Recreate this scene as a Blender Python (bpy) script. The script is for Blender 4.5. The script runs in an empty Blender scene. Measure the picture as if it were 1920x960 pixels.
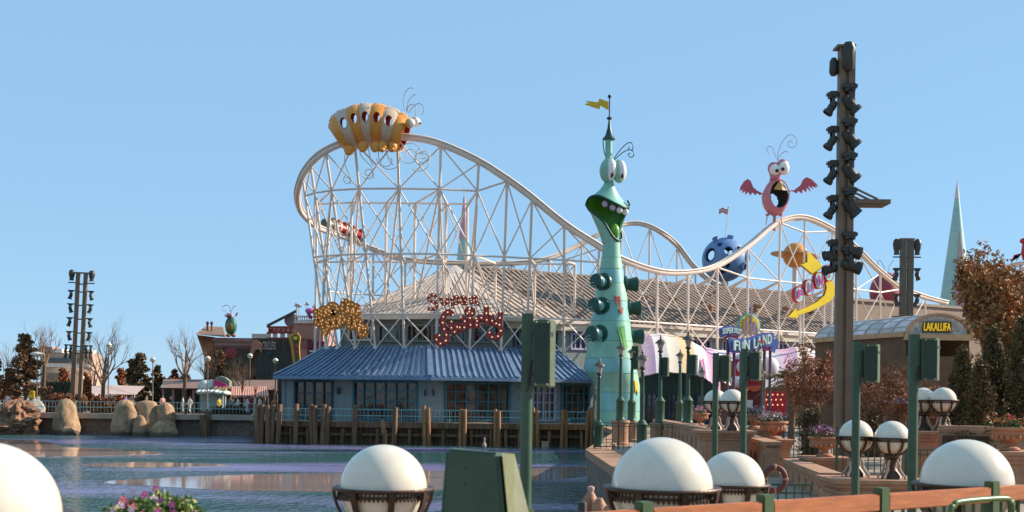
import bpy, bmesh, math, random
import numpy as np
from mathutils import Vector, Matrix

scene = bpy.context.scene
COL = scene.collection
random.seed(7)
PI = math.pi
V3 = Vector

# ------------------------------------------------------------------ camera
F, HY, EZ = 2200.0, 740.0, 3.9          # focal length (in 1920-wide units), horizon row, eye height
ROLL = math.radians(0.7)
cam_d = bpy.data.cameras.new('camera')
cam_d.sensor_width = 36.0
cam_d.lens = 36.0 * F / 1920.0
cam_d.shift_y = (HY - 480.0) / 1920.0
cam_d.clip_start = 0.1
cam_d.clip_end = 6000.0
cam = bpy.data.objects.new('camera', cam_d)
COL.objects.link(cam)
cam.matrix_world = Matrix.Translation((0, 0, EZ)) @ Matrix.Rotation(PI / 2, 4, 'X') @ Matrix.Rotation(ROLL, 4, 'Z')
scene.camera = cam
cam_d.dof.use_dof = True
cam_d.dof.focus_distance = 90.0
cam_d.dof.aperture_fstop = 4.5

# ------------------------------------------------------------------ sky, sun, exposure
SUN_AZ, SUN_EL = math.radians(75.0), math.radians(28.0)     # azimuth from +Y (view direction) towards +X (right)
sun_dir = V3((math.sin(SUN_AZ) * math.cos(SUN_EL), math.cos(SUN_AZ) * math.cos(SUN_EL), math.sin(SUN_EL)))
world = bpy.data.worlds.new('World')
scene.world = world
world.use_nodes = True
wn, wl = world.node_tree.nodes, world.node_tree.links
wn.clear()
sky = wn.new('ShaderNodeTexSky')
sky.sky_type = 'NISHITA'
sky.sun_disc = False
sky.sun_elevation = SUN_EL
sky.sun_rotation = SUN_AZ
sky.altitude = 1500.0
sky.air_density = 1.0
sky.dust_density = 0.0
sky.ozone_density = 3.0
tint = wn.new('ShaderNodeMix'); tint.data_type = 'RGBA'      # evens the clear winter sky out, everywhere alike
tint.inputs['Factor'].default_value = 0.75
tint.inputs['B'].default_value = (2.28, 4.18, 6.15, 1.0)
bg = wn.new('ShaderNodeBackground'); bg.inputs['Strength'].default_value = 0.10
wo = wn.new('ShaderNodeOutputWorld')
wl.new(sky.outputs[0], tint.inputs['A']); wl.new(tint.outputs['Result'], bg.inputs[0]); wl.new(bg.outputs[0], wo.inputs[0])

sun_d = bpy.data.lights.new('sun', 'SUN')
sun_d.energy = 5.0
sun_d.angle = math.radians(0.53)
sun_d.color = (1.0, 0.93, 0.82)
sun = bpy.data.objects.new('sun', sun_d)
COL.objects.link(sun)
sun.rotation_euler = (-sun_dir).to_track_quat('-Z', 'Y').to_euler()
sun.location = (40, -20, 60)

scene.view_settings.view_transform = 'Standard'
scene.view_settings.look = 'None'
scene.view_settings.exposure = 0.60
scene.view_settings.gamma = 1.0
scene.view_settings.use_curve_mapping = False
scene.render.engine = 'CYCLES'
scene.cycles.use_denoising = True
scene.cycles.max_bounces = 8
scene.cycles.caustics_reflective = False
scene.cycles.caustics_refractive = False

# ------------------------------------------------------------------ placing helpers
_c, _s = math.cos(ROLL), math.sin(ROLL)
def P(px, py, D):
    """a point of the place seen at photograph pixel (px, py) and standing D metres down the view axis"""
    dx, dy = px - 960.0, py - HY
    u, v = dx * _c + dy * _s, -dx * _s + dy * _c
    return V3((u / F * D, D, EZ - v / F * D))
def X(px, D, py=740):
    return P(px, py, D).x
def Z(px, py, D):
    return P(px, py, D).z

# ------------------------------------------------------------------ mesh builder
class MB:
    def __init__(s): s.v, s.f, s.m, s.k = [], [], [], 0
    def add(s, vs, fs):
        b = len(s.v); s.v.extend([tuple(p) for p in vs])
        for f in fs: s.f.append(tuple(i + b for i in f)); s.m.append(s.k)
        return s
    def box(s, c, d, rz=0.0, taper=1.0):
        hx, hy, hz = d[0] / 2, d[1] / 2, d[2] / 2; cr, sr = math.cos(rz), math.sin(rz); vs = []
        for z, t in ((-hz, 1.0), (hz, taper)):
            for x, y in ((-hx, -hy), (hx, -hy), (hx, hy), (-hx, hy)):
                x, y = x * t, y * t
                vs.append((c[0] + x * cr - y * sr, c[1] + x * sr + y * cr, c[2] + z))
        return s.add(vs, [(0, 3, 2, 1), (4, 5, 6, 7), (0, 1, 5, 4), (1, 2, 6, 5), (2, 3, 7, 6), (3, 0, 4, 7)])
    def bar(s, a, b, w, h=None, up=(0, 0, 1)):
        h = h or w; a, b = V3(a), V3(b); t = (b - a)
        if t.length < 1e-6: return s
        t.normalize(); up = V3(up)
        if abs(t.dot(up)) > .98: up = V3((0, 1, 0))
        sd = t.cross(up).normalized(); n = sd.cross(t).normalized(); vs = []
        for p in (a, b):
            for x, y in ((-1, -1), (1, -1), (1, 1), (-1, 1)): vs.append(p + sd * (x * w / 2) + n * (y * h / 2))
        return s.add(vs, [(0, 3, 2, 1), (4, 5, 6, 7), (0, 1, 5, 4), (1, 2, 6, 5), (2, 3, 7, 6), (3, 0, 4, 7)])
    def tube(s, pts, r, n=8, closed=False, caps=True):
        pts = [V3(p) for p in pts]; N = len(pts); rs = r if isinstance(r, (list, tuple)) else [r] * N
        rings = []; nrm = None
        for i in range(N):
            if closed: t = pts[(i + 1) % N] - pts[i - 1]
            else: t = pts[min(i + 1, N - 1)] - pts[max(i - 1, 0)]
            if t.length < 1e-9: t = V3((0, 0, 1))
            t.normalize()
            if nrm is None:
                nrm = t.cross(V3((0, 0, 1)))
                if nrm.length < .05: nrm = t.cross(V3((0, 1, 0)))
                nrm.normalize()
            else:
                nrm = (nrm - t * nrm.dot(t))
                nrm = nrm.normalized() if nrm.length > 1e-6 else t.orthogonal().normalized()
            bn = t.cross(nrm)
            rings.append([pts[i] + (nrm * math.cos(2 * PI * k / n) + bn * math.sin(2 * PI * k / n)) * rs[i] for k in range(n)])
        return s.loft(rings, closed_path=closed, caps=caps and not closed)
    def loft(s, rings, closed_path=False, caps=True, closed_ring=True):
        n = len(rings[0]); N = len(rings); vs = [p for R in rings for p in R]; fs = []
        for i in range(N if closed_path else N - 1):
            a, b = i * n, ((i + 1) % N) * n
            for k in range(n if closed_ring else n - 1):
                k2 = (k + 1) % n; fs.append((a + k, a + k2, b + k2, b + k))
        if caps and closed_ring:
            fs.append(tuple(reversed(range(n)))); fs.append(tuple(range((N - 1) * n, N * n)))
        return s.add(vs, fs)
    def lathe(s, prof, c=(0, 0, 0), n=20, sx=1.0, sy=1.0, rot=None, caps=True):
        rings = []
        for r, z in prof:
            R = []
            for k in range(n):
                a = 2 * PI * k / n; p = V3((r * sx * math.cos(a), r * sy * math.sin(a), z))
                if rot is not None: p = rot @ p
                R.append(p + V3(c))
            rings.append(R)
        return s.loft(rings, caps=caps)
    def ell(s, c, rx, ry=None, rz=None, n=16, m=10, rot=None):
        ry = ry or rx; rz = rz or rx; rings = []
        for j in range(m + 1):
            a = -PI / 2 + PI * j / m; cr = max(math.cos(a), .002); R = []
            for k in range(n):
                b = 2 * PI * k / n; p = V3((rx * cr * math.cos(b), ry * cr * math.sin(b), rz * math.sin(a)))
                if rot is not None: p = rot @ p
                R.append(p + V3(c))
            rings.append(R)
        return s.loft(rings)
    def prism(s, pts, off):
        """closed outline of 3D points extruded by the vector off"""
        pts = [V3(p) for p in pts]; off = V3(off); n = len(pts)
        vs = pts + [p + off for p in pts]
        fs = [tuple(range(n)), tuple(reversed(range(n, 2 * n)))]
        for k in range(n): fs.append((k, k + n, (k + 1) % n + n, (k + 1) % n))
        return s.add(vs, fs)
    def quad(s, *p): return s.add(p, [tuple(range(len(p)))])
    def sheet(s, poly, z):
        return s.add([(x, y, z) for x, y in poly], [tuple(range(len(poly)))])

def woff(o):
    v = V3((0, 0, 0))
    while o is not None: v += o.location; o = o.parent
    return v
def fin(name, me, mat, parent, smooth, origin=None):
    mats = mat if isinstance(mat, (list, tuple)) else [mat]
    for m in mats: me.materials.append(m)
    off = woff(parent) if parent is not None else (V3(origin) if origin is not None else None)
    if off is None:
        n = len(me.vertices); co = np.empty(n * 3, 'f'); me.vertices.foreach_get('co', co); co = co.reshape(-1, 3)
        lo, hi = co.min(0), co.max(0); off = V3(((lo[0] + hi[0]) / 2, (lo[1] + hi[1]) / 2, lo[2]))
    me.transform(Matrix.Translation(-off))
    o = bpy.data.objects.new(name, me); COL.objects.link(o)
    if parent is not None: o.parent = parent
    else: o.location = off
    if smooth:
        me.polygons.foreach_set('use_smooth', [True] * len(me.polygons))
        if smooth is not True: me.set_sharp_from_angle(angle=math.radians(smooth))
    return o
def obj(name, mb, mat, parent=None, smooth=False, recalc=True, origin=None):
    me = bpy.data.meshes.new(name)
    me.from_pydata(mb.v, [], mb.f)
    if any(mb.m): me.polygons.foreach_set('material_index', mb.m)
    me.validate()
    if recalc:
        bm = bmesh.new(); bm.from_mesh(me)
        bmesh.ops.recalc_face_normals(bm, faces=bm.faces[:]); bm.to_mesh(me); bm.free()
    me.update()
    return fin(name, me, mat, parent, smooth, origin)
def tag(o, label=None, cat=None, group=None, kind=None):
    if label: o['label'] = label
    if cat: o['category'] = cat
    if group: o['group'] = group
    if kind: o['kind'] = kind
    return o
def thing(name, label, cat, loc=(0, 0, 0), group=None, rz=0.0):
    o = bpy.data.objects.new(name, None); COL.objects.link(o)
    o.location = loc; o.rotation_euler = (0, 0, rz); o.empty_display_size = .2
    return tag(o, label, cat, group)
def dup(root, loc, rz=0.0, label=None, group=None, scale=None):
    def cp(o, par):
        c = o.copy(); COL.objects.link(c); c.parent = par
        for ch in list(o.children): cp(ch, c)
        return c
    r = cp(root, None); r.location = loc; r.rotation_euler = (0, 0, rz)
    if scale: r.scale = (scale,) * 3 if not isinstance(scale, tuple) else scale
    if label: r['label'] = label
    if group: r['group'] = group
    return r
def crv(pts, n=8, closed=False):
    """Catmull-Rom through pts (Vectors or tuples), n samples per span"""
    pts = [V3(p) for p in pts]; N = len(pts); out = []
    for i in range(N if closed else N - 1):
        if closed: a, b, c, d = pts[i - 1], pts[i], pts[(i + 1) % N], pts[(i + 2) % N]
        else: a, b, c, d = pts[max(i - 1, 0)], pts[i], pts[i + 1], pts[min(i + 2, N - 1)]
        for k in range(n):
            t = k / n; t2, t3 = t * t, t * t * t
            out.append(.5 * ((2 * b) + (c - a) * t + (2 * a - 5 * b + 4 * c - d) * t2 + (3 * b - a - 3 * c + d) * t3))
    if not closed: out.append(pts[-1])
    return out
def text(name, body, h, depth, origin, mat, parent, U=(1, 0, 0), W=(0, 0, 1), width=None, bold=.0, align='CENTER', shear=0.0):
    cu = bpy.data.curves.new('t', 'FONT'); cu.body = body; cu.size = 1.0; cu.extrude = .5; cu.offset = bold
    cu.align_x = align; cu.align_y = 'CENTER'; cu.resolution_u = 3; cu.shear = shear
    t = bpy.data.objects.new('t', cu); COL.objects.link(t)
    bpy.context.view_layer.update()
    me = bpy.data.meshes.new_from_object(t.evaluated_get(bpy.context.evaluated_depsgraph_get()))
    bpy.data.objects.remove(t); bpy.data.curves.remove(cu)
    co = np.array([v.co[:] for v in me.vertices]); lo, hi = co.min(0), co.max(0)
    sy = h / (hi[1] - lo[1]); sx = sy if width is None else width / (hi[0] - lo[0])
    cy, cx = (lo[1] + hi[1]) / 2, (lo[0] + hi[0]) / 2 if align == 'CENTER' else lo[0]
    U, W = V3(U).normalized(), V3(W).normalized(); N = U.cross(W)
    for v in me.vertices:
        p = v.co.copy(); v.co = V3(origin) + U * ((p.x - cx) * sx) + W * ((p.y - cy) * sy) + N * (p.z * depth)
    return fin(name, me, mat, parent, False)
def spiral(c, U, W, r0, r1, a0, turns, n=40):
    return [V3(c) + (U * math.cos(a0 + turns * 2 * PI * i / n) + W * math.sin(a0 + turns * 2 * PI * i / n)) * (r0 + (r1 - r0) * i / n) for i in range(n + 1)]

# ------------------------------------------------------------------ materials
MATS = {}
def nd(nt, t, **kw):
    n = nt.nodes.new(t)
    for k, v in kw.items(): setattr(n, k, v)
    return n
def M(name, col=(.5, .5, .5), rough=.55, metal=0.0, var=.14, vs=2.0, bump=0.0, bs=25.0, emit=None, es=1.0, spec=.4, sub=0.0, grime=0.0, stretch=(1, 1, 1), col2=None, coat=0.0):
    if name in MATS: return MATS[name]
    m = bpy.data.materials.new(name); m.use_nodes = True; nt = m.node_tree; b = nt.nodes['Principled BSDF']; L = nt.links
    b.inputs['Roughness'].default_value = rough; b.inputs['Metallic'].default_value = metal
    b.inputs['Specular IOR Level'].default_value = spec
    if coat: b.inputs['Coat Weight'].default_value = coat; b.inputs['Coat Roughness'].default_value = .15
    geo = nd(nt, 'ShaderNodeNewGeometry'); mp = nd(nt, 'ShaderNodeMapping'); mp.inputs['Scale'].default_value = stretch
    L.new(geo.outputs['Position'], mp.inputs[0])
    nz = nd(nt, 'ShaderNodeTexNoise'); nz.inputs['Scale'].default_value = vs; nz.inputs['Detail'].default_value = 6; nz.inputs['Roughness'].default_value = .65
    L.new(mp.outputs[0], nz.inputs[0])
    mix = nd(nt, 'ShaderNodeMix', data_type='RGBA')
    warm = lambda q: tuple(max(0, min(1, x * k)) for x, k in zip(q, (1.06, .98, .87)))     # the photograph's warm colour balance
    c = warm(col); d = warm(col2) if col2 else tuple(x * (1 - 1.6 * var) for x in c)
    mix.inputs['A'].default_value = (*[max(0, x) for x in d], 1); mix.inputs['B'].default_value = (*[min(1, x * (1 + .5 * var)) for x in c], 1)
    rp = nd(nt, 'ShaderNodeMapRange'); rp.inputs['From Min'].default_value = .32; rp.inputs['From Max'].default_value = .66
    L.new(nz.outputs[0], rp.inputs[0]); L.new(rp.outputs[0], mix.inputs['Factor'])
    out = mix.outputs['Result']
    if grime:
        n2 = nd(nt, 'ShaderNodeTexNoise'); n2.inputs['Scale'].default_value = vs * .35; n2.inputs['Detail'].default_value = 9; n2.inputs['Roughness'].default_value = .75
        m2 = nd(nt, 'ShaderNodeMapping'); m2.inputs['Scale'].default_value = (1, 1, .25); L.new(geo.outputs['Position'], m2.inputs[0]); L.new(m2.outputs[0], n2.inputs[0])
        r2 = nd(nt, 'ShaderNodeMapRange'); r2.inputs['From Min'].default_value = .55; r2.inputs['From Max'].default_value = .75; r2.inputs['To Max'].default_value = grime
        g = nd(nt, 'ShaderNodeMix', data_type='RGBA'); g.inputs['B'].default_value = (.09, .065, .045, 1)
        L.new(n2.outputs[0], r2.inputs[0]); L.new(r2.outputs[0], g.inputs['Factor']); L.new(out, g.inputs['A']); out = g.outputs['Result']
    L.new(out, b.inputs['Base Color'])
    if bump:
        n3 = nd(nt, 'ShaderNodeTexNoise'); n3.inputs['Scale'].default_value = bs; n3.inputs['Detail'].default_value = 4
        L.new(mp.outputs[0], n3.inputs[0]); bp = nd(nt, 'ShaderNodeBump'); bp.inputs['Strength'].default_value = bump; bp.inputs['Distance'].default_value = .05
        L.new(n3.outputs[0], bp.inputs['Height']); L.new(bp.outputs[0], b.inputs['Normal'])
    if emit: b.inputs['Emission Color'].default_value = (*emit, 1); b.inputs['Emission Strength'].default_value = es
    if sub: b.inputs['Subsurface Weight'].default_value = sub; b.inputs['Subsurface Radius'].default_value = (.08, .06, .04)
    MATS[name] = m; return m
def bands(name, col, seam, pitch, width=.12, axis='Z', rough=.6, var=.1, depth=.03):
    """painted boards: level courses of the given pitch with a dark recessed joint"""
    if name in MATS: return MATS[name]
    m = M(name, col, rough, var=var, vs=1.3, grime=.25); nt = m.node_tree; L = nt.links; b = nt.nodes['Principled BSDF']
    geo = nd(nt, 'ShaderNodeNewGeometry'); sp = nd(nt, 'ShaderNodeSeparateXYZ'); L.new(geo.outputs['Position'], sp.inputs[0])
    a = nd(nt, 'ShaderNodeMath', operation='DIVIDE'); a.inputs[1].default_value = pitch; L.new(sp.outputs[axis], a.inputs[0])
    fr = nd(nt, 'ShaderNodeMath', operation='FRACT'); L.new(a.outputs[0], fr.inputs[0])
    lt = nd(nt, 'ShaderNodeMath', operation='LESS_THAN'); lt.inputs[1].default_value = width; L.new(fr.outputs[0], lt.inputs[0])
    old = b.inputs['Base Color'].links[0].from_socket
    mx = nd(nt, 'ShaderNodeMix', data_type='RGBA'); mx.inputs['B'].default_value = (*seam, 1); L.new(old, mx.inputs['A']); L.new(lt.outputs[0], mx.inputs['Factor'])
    L.new(mx.outputs['Result'], b.inputs['Base Color'])
    bp = nd(nt, 'ShaderNodeBump'); bp.inputs['Distance'].default_value = depth; bp.inputs['Strength'].default_value = .7; L.new(fr.outputs[0], bp.inputs['Height']); L.new(bp.outputs[0], b.inputs['Normal'])
    return m
def stone(name, col, scale=2.2, joint=(.16, .13, .1), brick=None):
    if name in MATS: return MATS[name]
    m = M(name, col, .85, var=.3, vs=scale * 1.3, bump=.5, bs=18, grime=.35); nt = m.node_tree; L = nt.links; b = nt.nodes['Principled BSDF']
    geo = nd(nt, 'ShaderNodeNewGeometry'); vo = nd(nt, 'ShaderNodeTexVoronoi', feature='DISTANCE_TO_EDGE'); vo.inputs['Scale'].default_value = scale
    L.new(geo.outputs['Position'], vo.inputs[0])
    r = nd(nt, 'ShaderNodeMapRange'); r.inputs['From Min'].default_value = .02; r.inputs['From Max'].default_value = .09; L.new(vo.outputs['Distance'], r.inputs[0])
    old = b.inputs['Base Color'].links[0].from_socket
    mx = nd(nt, 'ShaderNodeMix', data_type='RGBA'); mx.inputs['A'].default_value = (*joint, 1); L.new(old, mx.inputs['B']); L.new(r.outputs[0], mx.inputs['Factor']); L.new(mx.outputs['Result'], b.inputs['Base Color'])
    return m
# ================================================================== MATERIAL SET
white_steel = M('white_steel', (.76, .66, .60), .45, var=.06, vs=.8, grime=.10)
dark_green = M('dark_green_paint', (.05, .10, .06), .42, var=.15, vs=4, bump=.08, bs=60)
black_iron = M('black_iron', (.05, .048, .042), .5, var=.2, vs=5)
sandstone = M('sandstone', (.42, .235, .15), .85, var=.16, vs=2.5, bump=.35, bs=30, grime=.3)
terracotta = M('terracotta', (.46, .23, .14), .8, var=.16, vs=5, bump=.25, bs=40, grime=.2)
wood_pile = M('pier_timber', (.20, .115, .065), .85, var=.35, vs=3, bump=.5, bs=12, stretch=(2, 2, .25), grime=.3)
wood_pile_b = M('pier_timber_pale', (.36, .17, .075), .85, var=.35, vs=3, bump=.5, bs=12, stretch=(2, 2, .25), grime=.3)
blue_roof = M('blue_roof_metal', (.17, .26, .42), .36, metal=.1, var=.14, vs=1.2, spec=.5)
blue_roof_b = M('blue_roof_metal_seam', (.13, .21, .35), .36, metal=.1, var=.14, vs=1.2, spec=.5)
teal_frame = M('teal_window_frame', (.05, .16, .22), .5, var=.12, vs=3)
navy_frame = M('navy_window_frame', (.035, .07, .12), .5, var=.12, vs=3)
lav_frame = M('lavender_window_frame', (.42, .42, .62), .5, var=.1, vs=3)
siding = bands('grey_siding', (.27, .32, .34), (.17, .2, .22), .16)
siding_d = bands('green_grey_siding', (.24, .27, .26), (.15, .17, .17), .2)
rail_teal = M('teal_rail_paint', (.30, .50, .52), .5, var=.1, vs=3)
glass = M('window_glass', (.045, .05, .05), .06, var=.5, vs=.5, spec=.8)
glass_warm = M('window_glass_warm', (.13, .07, .045), .07, var=.7, vs=.9, spec=.6, bump=.25, bs=1.2)
roof_pan = M('tan_roof_sheet', (.085, .066, .054), .6, var=.18, vs=1.0, grime=.3)
roof_rib = M('tan_roof_rib', (.31, .235, .19), .55, var=.14, vs=1.0, grime=.15)
pav_pan = M('pale_roof_sheet', (.27, .21, .175), .5, var=.12, vs=1.0, grime=.2)
pav_rib = M('pale_roof_rib', (.58, .50, .45), .5, var=.1, vs=1.0)
cream = M('cream_fascia', (.62, .56, .48), .6, var=.08, vs=1.0, grime=.2)
paving = M('paving', (.33, .26, .21), .85, var=.15, vs=1.2, bump=.2, bs=10, grime=.3)
tree_bark = M('bark', (.14, .085, .055), .9, var=.3, vs=8, bump=.5, bs=20, stretch=(1, 1, .3))
twig_pale = M('pale_twig', (.26, .16, .11), .9, var=.25, vs=6)
wall_stone = stone('shore_stone', (.27, .19, .14), 2.4)
concrete = M('concrete_cap', (.42, .34, .28), .85, var=.12, vs=1.5, bump=.2, bs=14, grime=.35)
boulder_mat = M('boulder_stone', (.42, .27, .165), .88, var=.32, vs=.9, bump=.6, bs=5, grime=.6)
# tide stain on the boulders: dark wet foot up to about 0.4 m above the lake
_nt = boulder_mat.node_tree; _b = _nt.nodes['Principled BSDF']; _g = nd(_nt, 'ShaderNodeNewGeometry'); _sp = nd(_nt, 'ShaderNodeSeparateXYZ'); _nt.links.new(_g.outputs['Position'], _sp.inputs[0])
_nz = nd(_nt, 'ShaderNodeTexNoise'); _nz.inputs['Scale'].default_value = 2.0; _nt.links.new(_g.outputs['Position'], _nz.inputs[0])
_ma = nd(_nt, 'ShaderNodeMath', operation='MULTIPLY_ADD'); _ma.inputs[1].default_value = -.5; _nt.links.new(_nz.outputs[0], _ma.inputs[0]); _nt.links.new(_sp.outputs['Z'], _ma.inputs[2])
_mr = nd(_nt, 'ShaderNodeMapRange'); _mr.inputs['From Min'].default_value = .0; _mr.inputs['From Max'].default_value = .2; _nt.links.new(_ma.outputs[0], _mr.inputs[0])
_vo = nd(_nt, 'ShaderNodeTexVoronoi', feature='DISTANCE_TO_EDGE'); _vo.inputs['Scale'].default_value = .75; _wp = nd(_nt, 'ShaderNodeVectorMath', operation='ADD'); _nt.links.new(_g.outputs['Position'], _wp.inputs[0]); _nt.links.new(_nz.outputs['Color'], _wp.inputs[1]); _nt.links.new(_wp.outputs[0], _vo.inputs[0])
_cr = nd(_nt, 'ShaderNodeMapRange'); _cr.inputs['From Min'].default_value = .0; _cr.inputs['From Max'].default_value = .016; _nt.links.new(_vo.outputs['Distance'], _cr.inputs[0])
_mu = nd(_nt, 'ShaderNodeMath', operation='MULTIPLY'); _nt.links.new(_mr.outputs[0], _mu.inputs[0]); _nt.links.new(_cr.outputs[0], _mu.inputs[1])
_old = _b.inputs['Base Color'].links[0].from_socket; _mx = nd(_nt, 'ShaderNodeMix', data_type='RGBA'); _mx.inputs['A'].default_value = (.10, .07, .045, 1); _nt.links.new(_old, _mx.inputs['B']); _nt.links.new(_mu.outputs[0], _mx.inputs['Factor']); _nt.links.new(_mx.outputs['Result'], _b.inputs['Base Color'])
globe_white = M('opal_globe', (.74, .67, .575), .22, var=.05, vs=6, spec=.5, coat=.5, grime=.10)
bronze = M('bronze_bracket', (.085, .048, .032), .45, metal=.4, var=.25, vs=9, bump=.15, bs=40)

# ================================================================== SETTING
def grid_sheet(name, poly, z, mat, kind='structure'):
    mb = MB(); mb.sheet(poly, z); return tag(obj(name, mb, mat, recalc=False), kind=kind)

def water_mat():
    """wind-rippled teal water with smooth streaks of painted-in lilac sky reflection"""
    m = bpy.data.materials.new('lake_water'); m.use_nodes = True; nt = m.node_tree; b = nt.nodes['Principled BSDF']; L = nt.links
    b.inputs['IOR'].default_value = 1.33
    geo = nd(nt, 'ShaderNodeNewGeometry')
    def noise(sc, st, det=3, rot=0.0):
        mp = nd(nt, 'ShaderNodeMapping'); mp.inputs['Scale'].default_value = st; mp.inputs['Rotation'].default_value = (0, 0, rot); n = nd(nt, 'ShaderNodeTexNoise'); n.inputs['Scale'].default_value = sc; n.inputs['Detail'].default_value = det
        L.new(geo.outputs['Position'], mp.inputs[0]); L.new(mp.outputs[0], n.inputs[0]); return n.outputs[0]
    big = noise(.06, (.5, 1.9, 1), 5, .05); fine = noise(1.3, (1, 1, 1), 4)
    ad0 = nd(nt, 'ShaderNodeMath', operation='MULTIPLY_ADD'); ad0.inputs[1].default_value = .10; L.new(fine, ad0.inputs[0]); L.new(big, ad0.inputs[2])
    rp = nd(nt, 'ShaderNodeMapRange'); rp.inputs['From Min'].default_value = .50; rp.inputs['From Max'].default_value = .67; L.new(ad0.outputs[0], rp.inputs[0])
    mx = nd(nt, 'ShaderNodeMix', data_type='RGBA'); mx.inputs['A'].default_value = (.04, .11, .10, 1); mx.inputs['B'].default_value = (.20, .17, .32, 1); L.new(rp.outputs[0], mx.inputs['Factor']); L.new(mx.outputs['Result'], b.inputs['Base Color'])  # smooth-zone lilac is the sky's reflection put into the base colour
    rr = nd(nt, 'ShaderNodeMapRange'); rr.inputs['To Min'].default_value = .06; rr.inputs['To Max'].default_value = .22; L.new(rp.outputs[0], rr.inputs[0]); L.new(rr.outputs[0], b.inputs['Roughness'])
    st_ = nd(nt, 'ShaderNodeMapRange'); st_.inputs['To Min'].default_value = 1.0; st_.inputs['To Max'].default_value = .25; L.new(rp.outputs[0], st_.inputs[0])
    h1, h2 = noise(2.3, (1, .8, 1), 2, .3), noise(7.0, (1, .8, 1), 2, 1.1)
    k = nd(nt, 'ShaderNodeMath', operation='MULTIPLY_ADD'); k.inputs[1].default_value = .35; L.new(h2, k.inputs[0]); L.new(h1, k.inputs[2])
    bp = nd(nt, 'ShaderNodeBump'); bp.inputs['Distance'].default_value = .45; L.new(st_.outputs[0], bp.inputs['Strength']); L.new(k.outputs[0], bp.inputs['Height']); L.new(bp.outputs[0], b.inputs['Normal'])
    return m
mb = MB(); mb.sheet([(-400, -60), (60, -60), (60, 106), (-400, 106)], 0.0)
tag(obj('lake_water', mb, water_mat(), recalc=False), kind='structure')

ice_mat = M('thin_ice', (.40, .30, .29), .06, var=.12, vs=.12, spec=.9, stretch=(.4, 2, 1))  # tan reflection of the building is put into the ice colour
def ice(pts, n=6):
    """floating sheet of thin ice whose outline is given as photograph pixels on the water plane"""
    out = []
    for px, py in pts:
        d = V3(P(px, py, 1.0)) - V3((0, 0, EZ)); t = -EZ / d.z; out.append((d.x * t, d.y * t, .012))
    c = crv(out, n, closed=True)
    rnd = random.Random(len(pts)); c = [p + V3((rnd.uniform(-.12, .12), rnd.uniform(-.12, .12), 0)) for p in c]
    for p in c: p.z = .012
    m_ = MB(); m_.prism(c, (0, 0, -.03)); return tag(obj('ice_sheet', m_, ice_mat), kind='structure')
ice([(-250, 822), (60, 826), (120, 838), (210, 842), (308, 850), (190, 855), (60, 857), (-250, 860)])
ice([(190, 905), (300, 897), (480, 890), (700, 886), (1000, 878), (1100, 876), (1098, 893), (1000, 902), (900, 915), (700, 922), (480, 921), (300, 913)])
ice([(150, 872), (240, 867), (330, 868), (430, 872), (330, 876), (220, 876)])

# lake bed and all the land as one sheet that reaches the horizon
land = MB()
shore = [(-2500, 102.5), (-22.4, 102.5), (-19.5, 88.9), (6.3, 88.9), (6.3, 70.0), (3.0, 46.0), (3.3, 13.0), (-2500, 13.0)]
LANDZ = 1.68
outer = [(-2500, 4000), (2500, 4000), (2500, -300), (-2500, -300)]
land.sheet([(-2500, 102.5), (-22.4, 102.5), (-19.5, 88.9), (6.3, 88.9), (6.3, 70.0), (3.0, 46.0), (3.3, 13.0), (2500, 13.0), (2500, 4000), (-2500, 4000)], LANDZ)
tag(obj('ground', land, paving, recalc=False), kind='structure')
bed = MB(); bed.sheet([(-2500, -300), (2500, -300), (2500, 120), (-2500, 120)], -1.6)
tag(obj('lake_bed', bed, M('lake_mud', (.05, .045, .035), .95), recalc=False), kind='structure')
ter = MB(); ter.box((0, -10, .7), (160, 45.6, 3.2))
tag(obj('terrace', ter, paving), kind='structure')

# shore walls
sw = thing('shore_wall', 'low stone wall with concrete cap along the far shore', 'wall', (-45, 102.5, -1.5))
m_ = MB(); m_.box((-50, 102.6, .1), (57, .5, 3.0)); obj('masonry', m_, wall_stone, sw)
m_ = MB(); m_.box((-61.2, 102.45, 1.62), (34.2, .9, .42)); m_.box((-33.2, 102.3, 1.62), (21.6, 1.2, .46)); obj('cap', m_, concrete, sw)
for i in range(3):
    m_ = MB(); m_.box((-26.3 - 0.05 * i + (-.35 if i == 1 else 0), 101.6 - .25 * i, .7 - .15 * i), (.42, .42, 2.9 - .3 * i)); obj('fender_post', m_, wood_pile, sw)
qw = thing('quay_wall', 'brown stone quay wall below the lamp posts', 'wall', (5, 46, -1.5))
qst = stone('quay_stone', (.26, .19, .145), 1.6)
m_ = MB()
m_.prism([(3.0, 46.0, -1.5), (3.3, 13.2, -1.5), (3.9, 13.2, -1.5), (3.7, 46.6, -1.5), (6.9, 70.2, -1.5), (6.9, 88.9, -1.5), (6.3, 88.9, -1.5), (6.3, 70.0, -1.5)], (0, 0, 3.0))
obj('masonry', m_, qst, qw)
m_ = MB()
m_.prism([(2.9, 45.9, 1.5), (3.2, 13.2, 1.5), (4.1, 13.2, 1.5), (3.9, 46.6, 1.5), (7.1, 70.2, 1.5), (7.1, 88.9, 1.5), (6.2, 88.9, 1.5), (6.2, 70.0, 1.5)], (0, 0, .30))
obj('cap', m_, sandstone, qw)

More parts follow.
